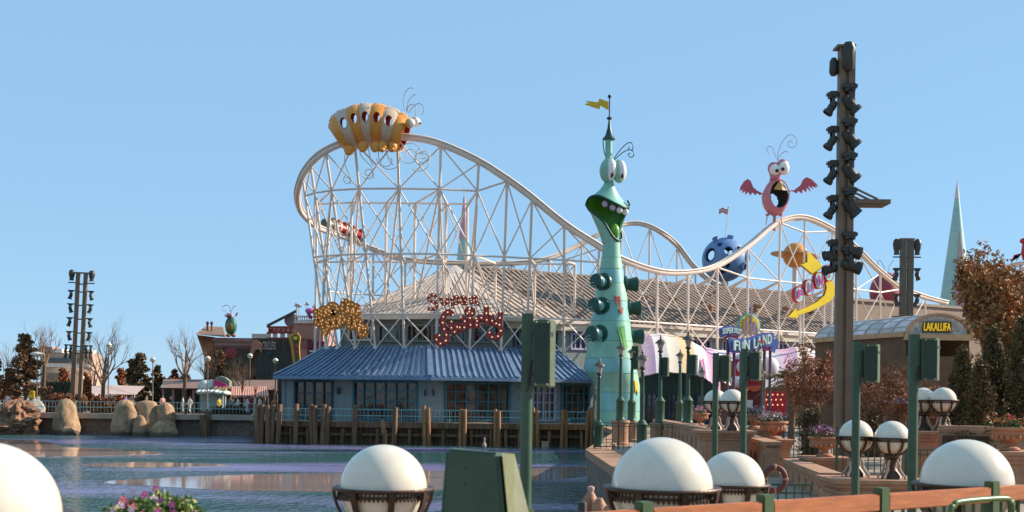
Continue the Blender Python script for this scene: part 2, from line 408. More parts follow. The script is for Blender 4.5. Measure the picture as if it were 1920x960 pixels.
# ================================================================== ROLLER COASTER
co = thing('roller_coaster', 'white steel roller coaster with tall hill above the blue-roofed restaurant', 'roller coaster', (0, 95, LANDZ))
L0, LE, L2, L1 = EZ + 3.55, EZ + 6.25, EZ + 10.9, EZ + 15.8
front = [(1775, 568, 130), (1735, 558, 127), (1690, 540, 123), (1645, 506, 119.5), (1600, 462, 116.5), (1555, 428, 114), (1503, 408, 111.5), (1457, 419, 109.5), (1402, 463, 107), (1345, 499, 104.5), (1290, 511, 102), (1232, 509, 99.5), (1165, 487, 97), (1117, 459, 95.5), (1058, 421, 93.8), (990, 366, 92.2), (945, 333, 91.4), (890, 299, 90.7), (818, 268, 90), (760, 258, 89.8), (700, 258, 89.8), (645, 269, 90.2), (602, 290, 91.5), (574, 320, 93.5), (561, 350, 96), (558, 374, 99), (566, 400, 104), (596, 427, 109.5), (640, 443, 113), (700, 468, 115), (760, 487, 116), (860, 494, 117), (960, 494, 119), (1030, 484, 121), (1085, 460, 123), (1127, 438, 124), (1170, 421, 126), (1205, 421, 127), (1240, 437, 128), (1270, 462, 130), (1300, 500, 131), (1335, 530, 132), (1380, 548, 134)]
trk = crv([P(*p) for p in front], 8)
NF = 26 * 8           # samples that belong to the front run
def side_of(pts, i):
    t = (pts[min(i + 1, len(pts) - 1)] - pts[max(i - 1, 0)]).normalized(); s_ = t.cross(V3((0, 0, 1)))
    return t, (s_.normalized() if s_.length > .05 else V3((0, 1, 0)))
def build_track(pts, name='track', r=.24):
    m_ = MB(); m_.tube(pts, r, 10); tr = obj(name, m_, white_steel, co, smooth=True)
    ra, rb = [], []
    for i, p in enumerate(pts):
        t, s_ = side_of(pts, i); u = s_.cross(t).normalized()
        ra.append(p + s_ * .24 + u * .19); rb.append(p - s_ * .24 + u * .19)
    for q in (ra, rb): m_ = MB(); m_.tube(q, .085, 6); obj('rail', m_, white_steel, tr, smooth=True)
    return tr
build_track(trk)
far = crv([P(*p) for p in [(1880, 512, 172), (1895, 500, 171), (1915, 494, 170), (1945, 498, 169), (1975, 520, 168)]], 8)
build_track(far)

def at_px(pts, px, lo, hi):
    best = None
    for i in range(lo, hi):
        p = pts[i]; q = 960 + p.x / p.y * F
        if best is None or abs(q - px) < best[0]: best = (abs(q - px), i)
    return pts[best[1]].copy()
def steel(name, a, b, r, n=6):
    m_ = MB(); m_.tube([a, b], r, n); return obj(name, m_, white_steel, co, smooth=40)
# front bents: (column head pixel along the track, foot pixel)
cols = [(562, 612), (576, 632), (606, 666), (660, 703), (736, 757), (818, 817), (890, 879), (945, 938), (990, 986), (1058, 1056), (1117, 1115), (1168, 1168), (1232, 1232), (1290, 1290), (1345, 1345), (1402, 1402), (1457, 1457), (1503, 1503), (1557, 1557), (1605, 1605), (1650, 1650), (1690, 1690), (1735, 1735)]
nodes = []
for a, b in cols:
    top = at_px(trk, a, 0, NF); top.z -= .12
    D = top.y if a > 620 else {562: 94.5, 576: 93.2, 606: 91.2}[a]
    if a <= 606: D = min(D, top.y)
    foot = V3((X(b, D), D, L0 if a < 1120 else LANDZ))
    if a < 1120:
        fy = np.interp(b, [612, 803, 944, 1046, 1120], [95.3, 92.5, 94.8, 97.4, 97.6]); foot = V3((X(b, fy), fy, L0 if a < 1050 else EZ + 2.4))
    axis = top - foot
    def at(z, foot=foot, axis=axis): return foot + axis * ((z - foot.z) / axis.z)
    steel('column', foot, top, .105 if a < 1120 else .115, 8)
    m_ = MB(); m_.lathe([(.24, -.05), (.24, .06), (.16, .12)], foot, 8); obj('base_plate', m_, white_steel, co)
    nodes.append((a, top, at, foot))
def lvl(nd_):
    a, top, at, foot = nd_
    base = L0 if a < 1120 else EZ + 3.0
    out = [at(base)]
    for z in (LE, L2, L1):
        if z < top.z - .9: out.append(at(z))
    out.append(top); return out
prev = None
for nd_ in nodes:
    cur = lvl(nd_)
    if prev:
        k = min(len(cur), len(prev))
        for j in range(1, k):
            a, b = prev[j], cur[j]; c, d = prev[j - 1], cur[j - 1]
            if j < k - 1 or (len(cur) == len(prev) and False): steel('girt', a, b, .085)
            r = .055 if j < 3 else .06
            steel('brace', c, b, r); steel('brace', d, a, r)
        if len(cur) != len(prev):
            j = k - 1; lo, hi = (prev, cur) if len(cur) > len(prev) else (cur, prev)
            steel('girt', lo[-1], hi[k - 1], .085); steel('brace', lo[-1], hi[-1], .055)
    prev = cur
# inner row, tie beams and raking props
inner = [(590, 'L1'), (655, 'L1'), (720, 'L1'), (774, 'L1'), (832, 'L1'), (872, 'L1'), (926, 'L2'), (1000, 'L2'), (1075, 'L2')]
pin = None
for px, lv in inner:
    D = 97.5 if px > 600 else 98.5
    x = X(px, D); zt = L1 if lv == 'L1' else L2; zb = EZ + 6.6 if px > 640 else LANDZ
    tp, bt = V3((x, D, zt)), V3((x, D, zb)); steel('column', bt, tp, .11, 8)
    nn = [bt, V3((x, D, L2))] + ([tp] if lv == 'L1' else [])
    if pin:
        for j in range(1, min(len(nn), len(pin))):
            steel('girt', pin[j], nn[j], .085); steel('brace', pin[j - 1], nn[j], .055); steel('brace', nn[j - 1], pin[j], .055)
    pin = nn
    near = min(nodes, key=lambda q: abs(q[0] - px - (12 if px < 800 else -10)))
    steel('tie', near[2](L2), V3((x, D, L2)), .08)
    if lv == 'L1': steel('tie', near[2](L1), tp, .08); steel('prop', bt, near[2](L1), .085)
    else: steel('prop', bt, near[2](L2), .085)
for px in (1232, 1290, 1345, 1402, 1457, 1503, 1557, 1605):
    nd_ = next(q for q in nodes if q[0] == px); h = nd_[2](min(L2, nd_[1].z - .4))
    d = V3((-.544, .839, 0)); ft = V3((h.x + d.x * 6.0, h.y + d.y * 6.0, EZ + 9.1))
    steel('prop', h, ft, .12, 8)
    steel('tie', h, V3((ft.x + .9, ft.y + .6, EZ + 9.2)), .07)
    m_ = MB(); m_.box(ft, (.6, .6, .35)); obj('footing', m_, M('rust_footing', (.35, .17, .09), .8), co)
# rear run of the track
rear = []
for px in (610, 648, 700, 760, 832, 900, 960, 1030, 1090, 1162, 1215, 1265, 1303):
    tp = at_px(trk, px, NF + 8, len(trk)); tp.z -= .15
    bt = V3((tp.x, tp.y, LANDZ)); steel('column', bt, tp, .11, 8); rear.append((bt, tp))
for (b0, t0), (b1, t1) in zip(rear, rear[1:]):
    h = EZ + 9.6; h0, h1 = V3((b0.x, b0.y, min(h, t0.z))), V3((b1.x, b1.y, min(h, t1.z)))
    lo0, lo1 = V3((b0.x, b0.y, EZ + 4)), V3((b1.x, b1.y, EZ + 4))
    steel('girt', h0, h1, .075)
    if t0.z > h + 1.5 or t1.z > h + 1.5: steel('brace', h0, t1, .055); steel('brace', h1, t0, .055)
    steel('brace', lo0, h1, .055); steel('brace', lo1, h0, .055)
for px in (1895, 1925):
    tp = at_px(far, px, 0, len(far)); steel('column', V3((tp.x, tp.y, LANDZ)), tp, .12, 8); steel('brace', V3((tp.x - 3, tp.y, tp.z - 5)), tp, .08); steel('brace', V3((tp.x + 3, tp.y, tp.z - 5)), tp, .08)
# wire scrolls under the caterpillar
for cpx, cpy, r, a0, tn in ((768, 290, 1.0, 0, 1.6), (795, 292, .65, 2, 1.6), (727, 298, .85, PI, .55), (690, 325, .5, 3, 1.4), (652, 337, .35, 2, 1.4), (788, 300, .9, 4, 1.2)):
    c = P(cpx, cpy, 88.9); m_ = MB(); m_.tube(spiral(c, V3((1, 0, 0)), V3((0, 0, 1)), r, r * .25, a0, tn, 36), .035, 5); obj('wire_scroll', m_, white_steel, co, smooth=True)
for pts in ([(648, 284), (646, 305), (655, 330), (657, 345)], [(677, 272), (676, 290), (697, 315), (700, 335)], [(690, 272), (695, 300), (700, 310)], [(711, 273), (710, 295), (722, 316), (745, 312), (750, 288)], [(722, 278), (730, 300), (738, 310)]):
    m_ = MB(); m_.tube(crv([P(a, b, 88.9) for a, b in pts], 6), .035, 5); obj('wire_scroll', m_, white_steel, co, smooth=True)
# ================================================================== RESTAURANT (blue skirt roof, pavilion roof) AND LONG HALL
rs = thing('restaurant', 'grey waterside restaurant with blue metal skirt roof and tall teal windows', 'restaurant', (-6, 92, LANDZ))
ZE, ZM, ZT = EZ + 1.27, EZ + 2.05, EZ + 3.72       # eave, roof break, roof top
DE, DT = 89.4, 93.6
def fx(px, D): return (px - 960) / F * D
eave = [V3((fx(513, 93) + .4, 99.5, ZE)), V3((fx(513, 93), 93, ZE)), V3((fx(806, 88.7), 88.7, ZE)), V3((fx(970, 91.8), 91.8, ZE)), V3((fx(1112, 96), 96, ZE)), V3((fx(1112, 96) - .2, 101, ZE))]
top = [V3((fx(612, 95.6), 99.5, ZT)), V3((fx(612, 95.6), 95.6, ZT)), V3((fx(803, 92.6), 92.6, ZT)), V3((fx(944, 95.0), 95.0, ZT)), V3((fx(1046, 97.7), 97.7, ZT)), V3((fx(1046, 97.7), 101, ZT))]
mid = [e.lerp(t, .36) for e, t in zip(eave, top)]
for p in mid: p.z = ZM
counts = [12, 25, 14, 12, 10]
rf = MB()
for i in range(5):
    e0, e1, m0, m1, t0, t1 = eave[i], eave[i + 1], mid[i], mid[i + 1], top[i], top[i + 1]
    rf.quad(e0, e1, m1, m0); rf.quad(m0, m1, t1, t0)
roof = obj('roof', rf, blue_roof, rs)
up = V3((0, 0, 1))
for i in range(5):
    n = counts[i]; e0, e1, m0, m1, t0, t1 = eave[i], eave[i + 1], mid[i], mid[i + 1], top[i], top[i + 1]
    nr = (e1 - e0).cross(t0 - e0).normalized()
    if nr.z < 0: nr = -nr
    for k in range(n):
        a, b = k / n, (k + 1) / n
        A = [e0.lerp(e1, a), e0.lerp(e1, b), m0.lerp(m1, a), m0.lerp(m1, b), t0.lerp(t1, a), t0.lerp(t1, b)]
        g = .30; h = nr * .13; lift = nr * .012
        B = [A[0].lerp(A[1], g), A[2].lerp(A[3], g), A[4].lerp(A[5], g)]
        pn = MB()                                  # one sheet: a raised rib then the flat pan
        pn.add([A[0] + lift, A[0] + h, B[0] + h, B[0] + lift, A[1] + lift,
                A[2] + lift, A[2] + h, B[1] + h, B[1] + lift, A[3] + lift,
                A[4] + lift, A[4] + h, B[2] + h, B[2] + lift, A[5] + lift],
               [(j * 5 + q, j * 5 + q + 1, j * 5 + q + 6, j * 5 + q + 5) for j in (0, 1) for q in range(4)] + [(0, 3, 2, 1), (10, 11, 12, 13)])
        obj('roof_panel', pn, blue_roof if k % 3 else blue_roof_b, roof)
    m_ = MB(); m_.bar(e0 - up * .12, e1 - up * .12, .16, .26); obj('gutter', m_, blue_roof_b, roof)
    m_ = MB(); m_.bar(e1.lerp(m1, .02) + up * .1, m1 + up * .1, .3, .12); m_.bar(m1 + up * .1, t1 + up * .1, .3, .12); obj('hip_cap', m_, blue_roof, roof)
sf = MB(); sf.add([e - up * .2 for e in eave] + [V3((0, 99.5, ZE - .2))], [(0, 1, 2, 3, 4, 5)]); obj('soffit', sf, siding_d, rs)

# lower walls with glazed bays
def wall_run(a, b, z0, z1, bays, wmat, t=.25, parent=rs):
    """wall between plan points a, b; bays = (s0, s1, z0, z1, columns, rows, frame material, glass material) along its length"""
    a, b = V3((a[0], a[1], 0)), V3((b[0], b[1], 0)); d = (b - a); Ln = d.length; d.normalize(); n = V3((d.y, -d.x, 0))
    if n.y > 0: n = -n
    def q(s_, z, o=0.0): return a + d * s_ + n * o + V3((0, 0, z))
    wl_ = MB(); s = 0.0
    def panel(s0, s1, za, zb):
        if s1 - s0 > .01 and zb - za > .01:
            m = (q(s0, 0) + q(s1, 0)) / 2; wl_.box((m.x - n.x * t / 2, m.y - n.y * t / 2, (za + zb) / 2), (s1 - s0, t, zb - za), math.atan2(d.y, d.x))
    for bay in sorted(bays, key=lambda k: k[0]):
        s0, s1, za, zb = [bay[0] * Ln, bay[1] * Ln, bay[2], bay[3]]
        panel(s, s0, z0, z1); panel(s0, s1, z0, za); panel(s0, s1, zb, z1); s = s1
    panel(s, Ln, z0, z1)
    w = obj('wall', wl_, wmat, parent)
    for bay in bays:
        s0, s1, za, zb, nc, nr_, fm, gm = bay; s0 *= Ln; s1 *= Ln
        fr = MB(); fw = .16
        for (x0, x1, y0, y1) in ((s0, s1, zb - fw, zb), (s0, s1, za, za + fw), (s0, s0 + fw, za + fw, zb - fw), (s1 - fw, s1, za + fw, zb - fw)):
            c = (q(x0, y0, .05) + q(x1, y1, .05)) / 2; fr.box(c, (x1 - x0, .2, y1 - y0), math.atan2(d.y, d.x))
        wn_ = obj('window', fr, fm, parent)
        for k in range(1, nc):
            x = s0 + (s1 - s0) * k / nc; c = (q(x, za + fw, -.02) + q(x, zb - fw, -.02)) / 2; m_ = MB(); m_.box(c, (.09 if k % 2 else .13, .1, zb - za - 2 * fw), math.atan2(d.y, d.x)); obj('mullion', m_, fm, wn_)
        for k in range(1, nr_):
            z = za + (zb - za) * k / nr_; c = (q(s0 + fw, z, -.03) + q(s1 - fw, z, -.03)) / 2; m_ = MB(); m_.box(c, (s1 - s0 - 2 * fw, .07, .08), math.atan2(d.y, d.x)); obj('glazing_bar', m_, fm, wn_)
        g_ = MB(); c = (q(s0 + fw, za, -.12) + q(s1 - fw, zb, -.12)) / 2; g_.box(c, (s1 - s0 - fw, .03, zb - za - fw), math.atan2(d.y, d.x)); obj('pane', g_, gm, wn_)
    return w
WD = 91.0
wa, wb, wc, wd = (fx(534, 94.8), 94.8), (fx(808, 90.6), 90.6), (fx(974, 93.6), 93.6), (fx(1112, 97.3), 97.3)
def s_of(px, a, b, D=WD): k = (px - 960) / F; return (k * a[1] - a[0]) / ((b[0] - a[0]) - k * (b[1] - a[1]))
zb_, zt_ = LANDZ, ZE - .2
wall_run(wa, wb, zb_, zt_, [(s_of(552, wa, wb), s_of(625, wa, wb), zb_ + .1, zt_ - .12, 4, 3, navy_frame, glass_warm), (s_of(662, wa, wb), s_of(783, wa, wb), zb_ + .1, zt_ - .12, 6, 4, teal_frame, glass_warm)], siding)
wall_run(wb, wc, zb_, zt_, [(s_of(833, wb, wc), s_of(956, wb, wc), zb_ + .1, zt_ - .12, 6, 4, teal_frame, glass_warm)], siding)
wall_run(wc, wd, zb_, zt_, [(s_of(996, wc, wd), s_of(1041, wc, wd), zb_ + .1, zt_ - .15, 4, 4, lav_frame, glass_warm), (s_of(1051, wc, wd), s_of(1105, wc, wd), zb_ + .1, zt_ - .15, 5, 4, teal_frame, glass_warm)], siding)  # lavender frame paints sunlight into the colour of the first bay
m_ = MB(); m_.box((wa[0] - .1, 99.5, (zb_ + zt_) / 2), (.25, 9.6, zt_ - zb_)); obj('side_wall', m_, siding, rs)
for px in (633, 797, 813, 637):
    D_ = 93.1 if px < 700 else 90.55; m_ = MB(); p = P(px, 734 if px < 700 else 737, D_); m_.box(p, (.14, .12, .42)); m_.box(p + V3((0, -.1, .25)), (.2, .22, .06)); obj('wall_lantern', m_, black_iron, rs)
# upper storey walls behind the coaster feet
UF = EZ + 6.05
ua, ub, uc = (fx(640, 97.0), 97.0), (fx(818, 94.4), 94.4), (fx(944, 95.4), 95.4)
ub2 = ub
wall_run(ua, ub, ZT - .3, UF, [(s_of(652, ua, ub, 95), s_of(698, ua, ub, 95), EZ + 4.25, EZ + 5.45, 3, 1, cream, glass), (s_of(708, ua, ub, 95), s_of(750, ua, ub, 95), EZ + 4.15, EZ + 5.6, 1, 1, siding_d, glass), (s_of(761, ua, ub, 95), s_of(812, ua, ub, 95), EZ + 4.15, EZ + 5.6, 5, 1, siding_d, glass)], siding_d)
wall_run(ub, uc, ZT - .3, UF, [(s_of(826, ub, uc, 95), s_of(872, ub, uc, 95), EZ + 4.15, EZ + 5.6, 3, 1, siding_d, glass), (s_of(884, ub, uc, 95), s_of(936, ub, uc, 95), EZ + 4.15, EZ + 5.6, 3, 1, siding_d, glass)], siding_d)
m_ = MB(); m_.box((ua[0], 101.4, (ZT + UF) / 2), (.25, 9, UF - ZT + .6)); obj('side_wall', m_, siding_d, rs)
# pavilion roof: facets with ribs up to the apex
apex = P(852, 500, 104.5)
ring = [V3((fx(610, 101), 103, UF + .25)), V3((fx(648, 96.0), 96.0, UF + .25)), V3((fx(820, 93.4), 93.4, UF + .25)), V3((fx(946, 94.6), 94.6, UF + .25)), V3((5.0, 99.0, UF + .25))]
pr = MB()
for a, b in zip(ring, ring[1:]): pr.quad(a, b, apex)
proof = obj('pavilion_roof', pr, pav_pan, rs)
for i, (a, b) in enumerate(zip(ring, ring[1:])):
    nr = (b - a).cross(apex - a).normalized(); nr = nr if nr.z > 0 else -nr
    n = [14, 21, 15, 10][i]
    # ribs run straight up the slope (parallel), clipped at the hips
    d = (b - a); Ln = d.length; d.normalize(); foot = a + d * (apex - a).dot(d); h = apex - foot; sa = (apex - a).dot(d) / Ln
    for k in range(n):
        s_ = (k + .5) / n; f = s_ / sa if s_ < sa else (1 - s_) / (1 - sa)
        p0 = a + d * (s_ * Ln); p1 = p0 + h * (f * .985)
        m_ = MB(); m_.bar(p0 + nr * .06, p1 + nr * .06, .26, .16, up=nr); obj('roof_rib', m_, pav_rib, proof)
    m_ = MB(); m_.bar(a - up * .16, b - up * .16, .22, .36); obj('fascia', m_, cream, proof)
for a in ring[1:4]:
    m_ = MB(); m_.bar(a + up * .12, apex + up * .05, .5, .14); obj('hip_cap', m_, pav_rib, proof)

# long hall
hl = thing('long_hall', 'long hall with tan ribbed metal roof behind the coaster frame', 'building', (15, 108, LANDZ))
hd, hp = V3((.839, .544, 0)), V3((-.544, .839, 0)); hs = V3((-.87, 95.7, 0))
ZEV, ZRD = EZ + 6.3, EZ + 11.4
def H(t, w, z): p = hs + hd * t + hp * w; return V3((p.x, p.y, z))
T0, T1, T2 = 0.5, 47.0, 88.0
m_ = MB(); m_.quad(H(T0, 0, ZEV), H(T1, 0, ZEV), H(T1, 10, ZRD), H(2.2, 10, ZRD)); m_.quad(H(2.2, 10, ZRD), H(T1, 10, ZRD), H(T1, 20, ZEV), H(T0, 20, ZEV)); hr = obj('roof', m_, roof_pan, hl)
nrm = (H(1, 0, 0) - H(0, 0, 0)).cross(H(0, 10, ZRD) - H(0, 0, ZEV)).normalized(); nrm = nrm if nrm.z > 0 else -nrm
k = 0; t = T0 + .1
while t < T1 - .1:
    m_ = MB(); w1 = 10.0
    w1 = min(9.95, 9.95 * max(.05, (t - T0) / 1.8)); m_.bar(H(t, 0, ZEV) + nrm * .05, H(t, w1, ZEV + (ZRD - ZEV) * w1 / 10) + nrm * .05, .27, .17, up=nrm)
    obj('roof_rib', m_, roof_rib, hr); t += .60
m_ = MB(); m_.bar(H(2.2, 10, ZRD + .08), H(T1, 10, ZRD + .08), .6, .16); obj('ridge_cap', m_, roof_rib, hr)
m_ = MB(); m_.bar(H(T0, -.1, ZEV - .1), H(T1, -.1, ZEV - .1), .24, .26); obj('gutter', m_, white_steel, hr)
m_ = MB(); m_.bar(H(T0, .05, ZEV - .55), H(T1, .05, ZEV - .55), .2, .6); obj('fascia', m_, cream, hl)
# service hatches and pipes on the roof
for tt, w in ((14, 4.2), (20, 4.4), (26, 3.6), (33, 4.6), (39, 4.0), (30, 7.2)):
    p = H(tt, w, ZEV + (ZRD - ZEV) * w / 10); m_ = MB(); m_.lathe([(.22, 0), (.22, .5), (.34, .55), (.1, .8)], p, 8); obj('roof_vent', m_, MATS['rust_footing'], hr)
ha, hb, hc = H(1.0, .6, 0), H(T1, .6, 0), H(2, 12, 0)
wall_run((H(.6, .6, 0).x, H(.6, .6, 0).y), (hb.x, hb.y), LANDZ, ZEV - .3, [((k + .15) / 8, (k + .92) / 8, EZ + 3.9, ZEV - .95, 8, 1, lav_frame if k else navy_frame, M('blue_glass', (.05, .08, .16), .08, var=.4, vs=1)) for k in range(8)], siding, parent=hl)
m_ = MB(); e = H(T1, 0, 0); g_ = H(T1, 20, 0); r_ = H(T1, 10, 0)
m_.add([(e.x, e.y, LANDZ), (g_.x, g_.y, LANDZ), (g_.x, g_.y, ZEV), (r_.x, r_.y, ZRD), (e.x, e.y, ZEV)], [(0, 1, 2, 3, 4)]); obj('gable_wall', m_, siding, hl)
# brown flat-topped block that continues the hall
m_ = MB(); tan_wall = M('tan_render', (.33, .24, .19), .85, var=.12, vs=.6, grime=.3)
bl = thing('rendered_block', 'plain brown block beyond the long hall under the falling track', 'building', H(67, 12, LANDZ))
pts = [H(T1 + .1, 8, LANDZ), H(T2, 8, LANDZ), H(T2, 18, LANDZ), H(T1 + .1, 18, LANDZ)]
m_.prism(pts, (0, 0, EZ + 10.9 - LANDZ)); obj('wall', m_, tan_wall, bl)
m_ = MB(); m_.prism([p + V3((0, 0, EZ + 10.9 - LANDZ)) for p in [H(T1 + .1, 7.8, LANDZ), H(T2, 7.8, LANDZ), H(T2, 18.2, LANDZ), H(T1 + .1, 18.2, LANDZ)]], (0, 0, .3)); obj('parapet', m_, roof_rib, bl)

# timber deck and pilings
dk = thing('timber_deck', 'brown timber deck edge on pilings around the restaurant', 'pier', (-6, 89, -1))
for a, b in (((-19.45, 88.75), (0.4, 88.55)), ((.4, 88.55), (6.25, 88.75)), ((-22.4, 102.4), (-19.45, 88.75))):
    m_ = MB(); m_.bar(V3((*a, 1.50)), V3((*b, 1.50)), .3, .42); obj('edge_beam', m_, wood_pile if b[0] < 1 else wood_pile_b, dk)
    m_ = MB(); m_.bar(V3((*a, .75)) + V3((0, .15, 0)), V3((*b, .75)) + V3((0, .15, 0)), .18, .2); obj('waling', m_, wood_pile, dk)
m_ = MB(); m_.prism([(-19.3, 89.6, -1.5), (6.2, 89.6, -1.5), (6.2, 90.2, -1.5), (-18.6, 90.2, -1.5), (-21.4, 102.4, -1.5), (-22.1, 102.4, -1.5)], (0, 0, 3.1)); obj('dark_backing', m_, M('backing_shade', (.06, .045, .03), .9, var=.3), dk)  # dark backing added so no light shows through the plank gaps
# sheeting of close-set planks under the deck
x = -19.4
m0 = None; rnd = random.Random(3)
while x < 6.2:
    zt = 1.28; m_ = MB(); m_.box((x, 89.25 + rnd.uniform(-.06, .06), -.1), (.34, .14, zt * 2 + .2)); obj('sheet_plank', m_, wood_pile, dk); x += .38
piles = [(482, 757), (492, 758), (502, 760), (513, 759), (525, 758), (556, 757), (583, 758), (590, 760), (608, 758), (616, 762), (666, 759), (742, 764), (795, 760), (803, 764), (865, 767), (872, 767), (929, 767), (936, 770), (1000, 764), (1008, 770), (1056, 768), (1062, 770), (1104, 768), (1110, 768)]
for px, ty in piles:
    D = 88.2 + rnd.uniform(-.15, .1); x = X(px, D); zt = Z(px, ty, D); lean = rnd.uniform(-.22, .22)
    m_ = MB(); r = .2 if px < 760 else .155
    m_.tube([(x + lean, D - .05, -1.5), (x + lean * .4, D, .8), (x, D + .05, zt - .05), (x, D + .05, zt)], [r * 1.1, r, r * .92, r * .7], 10)
    obj('piling', m_, wood_pile_b if px > 790 else wood_pile, dk, smooth=40)
x = -19.0
while x < 6:
    D = 88.55; m_ = MB(); r = .13; l = rnd.uniform(-.15, .15)
    m_.tube([(x + l, D, -1.5), (x, D, 1.2)], [r * 1.1, r], 8); obj('piling', m_, wood_pile if x < -1 else wood_pile_b, dk, smooth=40); x += rnd.uniform(.9, 1.7)
# deck railing
def railing(name, label, pts, h=1.05, post=1.9, bars=True, mat=rail_teal, pr=.03, group=None, pick=.14, rails=(1.0, .5)):
    r0 = thing(name, label, 'railing', pts[0], group)
    for a, b in zip(pts, pts[1:]):
        a, b = V3(a), V3(b); L_ = (b - a).length; n = max(1, round(L_ / post)); hv = V3((0, 0, h))
        for k in range(n + 1):
            p = a.lerp(b, k / n); m_ = MB(); m_.bar(p, p + hv, pr * 1.7); obj('post', m_, mat, r0)
        for f in rails:
            m_ = MB(); m_.bar(a + hv * f, b + hv * f, pr * 1.6, pr * 1.6); obj('rail', m_, mat, r0)
        if bars:
            m_ = MB(); k = max(2, int(L_ / pick))
            for j in range(1, k):
                p = a.lerp(b, j / k); m_.bar(p + hv * .08, p + hv * .98, .018)
            obj('balusters', m_, mat, r0)['kind'] = 'stuff'
    return r0
railing('deck_railing', 'thin teal railing along the restaurant deck edge', [(-22.2, 102.3, LANDZ), (-19.3, 89.1, LANDZ), (6.2, 89.1, LANDZ)], .98, 3.9, pick=.3)
railing('shore_railing', 'teal railing on the far stone wall by the boulders', [(-46.0, 102.7, 1.85), (-22.6, 102.7, 1.85)], 1.0, 3.7, pick=.3)
railing('shore_railing', 'dark railing on the far wall behind the brown crag', [(-78, 102.7, 1.85), (-46.1, 102.7, 1.85)], 1.0, 3.7, mat=M('weathered_rail', (.2, .17, .14), .6))
# ================================================================== SCULPTURES ON AND AROUND THE COASTER
YV = V3((0, 1, 0)); XV = V3((1, 0, 0)); ZV = V3((0, 0, 1))
cat_orange = M('caterpillar_orange', (.70, .29, .045), .45, var=.08, vs=1.2, grime=.15)
cat_white = M('caterpillar_white', (.56, .42, .32), .45, var=.08, vs=1.2, grime=.15)
cat_red = M('caterpillar_red', (.35, .02, .015), .5, var=.15)
eye_white = M('eye_white', (.82, .80, .80), .35, var=.03)
eye_black = M('eye_black', (.015, .013, .012), .3)
cp = thing('caterpillar_tunnel', 'orange and white caterpillar tunnel over the highest track', 'sculpture', P(695, 268, 90))
TT = [(613, 236), (627, 217), (650, 205), (675, 198), (700, 197), (726, 201), (752, 212), (770, 226)]
BB = [(645, 283), (659, 283), (672, 273), (685, 271), (700, 270), (716, 272), (733, 279), (749, 283)]
DC = 90.2; RD = [1.35, 1.65, 1.75, 1.8, 1.8, 1.75, 1.7, 1.55]
def cat_pt(k, u, a, sc=1.0):
    T = P(*TT[k], DC).lerp(P(*TT[k + 1], DC), u); B = P(*BB[k], DC).lerp(P(*BB[k + 1], DC), u)
    C = (T + B) / 2; bul = (1 + .085 * math.sin(PI * u) ** .6) * sc; R = RD[k] * (1 - u) + RD[k + 1] * u
    if k == 0: bul *= .72 + .28 * min(1, u * 1.6) ** .6
    ca, sa = math.cos(a), math.sin(a)
    return C + (T - C) * (ca * bul) + YV * (R * sa * bul * (1 - .12 * ca))
for k in range(7):
    nu, na = 36, 110; win = 1 <= k <= 5; parts = []
    for sc, mt, nm in ((1.0, cat_orange if k % 2 == 0 else cat_white, 'segment'), (.95, cat_red, 'lining')):
        m_ = MB(); vs = [cat_pt(k, i / nu, 2 * PI * j / na, sc) for i in range(nu + 1) for j in range(na)]; fs = []
        for i in range(nu):
            for j in range(na):
                u, a = (i + .5) / nu, 2 * PI * (j + .5) / na
                if win and abs(math.sin(a)) > .6 and ((u - .5) / .33) ** 2 + ((math.cos(a) - (.12 if math.sin(a) < 0 else .42)) / (.28 if math.sin(a) < 0 else .36)) ** 2 < 1: continue
                if math.cos(a) < -.86: 
                    if sc < 1: continue
                fs.append((i * na + j, i * na + (j + 1) % na, (i + 1) * na + (j + 1) % na, (i + 1) * na + j))
        m_.add(vs, fs)
        o = obj(nm, m_, mt, cp if not parts else parts[0], smooth=True, recalc=False); parts.append(o)
        o.data.validate()
    m_ = MB(); m_.tube([cat_pt(k, 1.0, 2 * PI * j / 48, 1.0) for j in range(48)], .05, 6, closed=True); obj('rim', m_, cat_orange, parts[0], smooth=True)
    if win:
        m_ = MB(); m_.tube([cat_pt(k, .5 + .33 * math.cos(t), 2 * PI - math.acos(.12 + .28 * math.sin(t)), 1.0) for t in [2 * PI * q / 28 for q in range(28)]], .045, 6, closed=True); obj('window_rim', m_, cat_orange if k % 2 == 0 else cat_white, parts[0], smooth=True)
    for i in range(8):
        u = (i + .5) / 8; p = cat_pt(k, u, random.uniform(-.25, .25), 1.0); m_ = MB(); m_.ell(p, .065, .065, .09, 6, 4); obj('knob', m_, cat_white, parts[0])
m_ = MB(); m_.loft([[cat_pt(0, 0, 2 * PI * j / 32, s_) for j in range(32)] for s_ in (1, .7, .35, .02)], caps=False); obj('tail_cap', m_, cat_orange, cp, smooth=True)
for px, D_ in ((654, 88.9), (680, 88.6), (703, 88.5), (716, 88.5), (735, 88.8)):
    m_ = MB(); c = P(px, 272 + (8 if px < 660 else 2), D_); m_.ell(c + V3((0, .15, 0)), .4, .35, .42, 12, 8); m_.ell(c + V3((0, -.02, -.28)), .26, .24, .2, 10, 6); obj('foot', m_, cat_orange, cp, smooth=True)
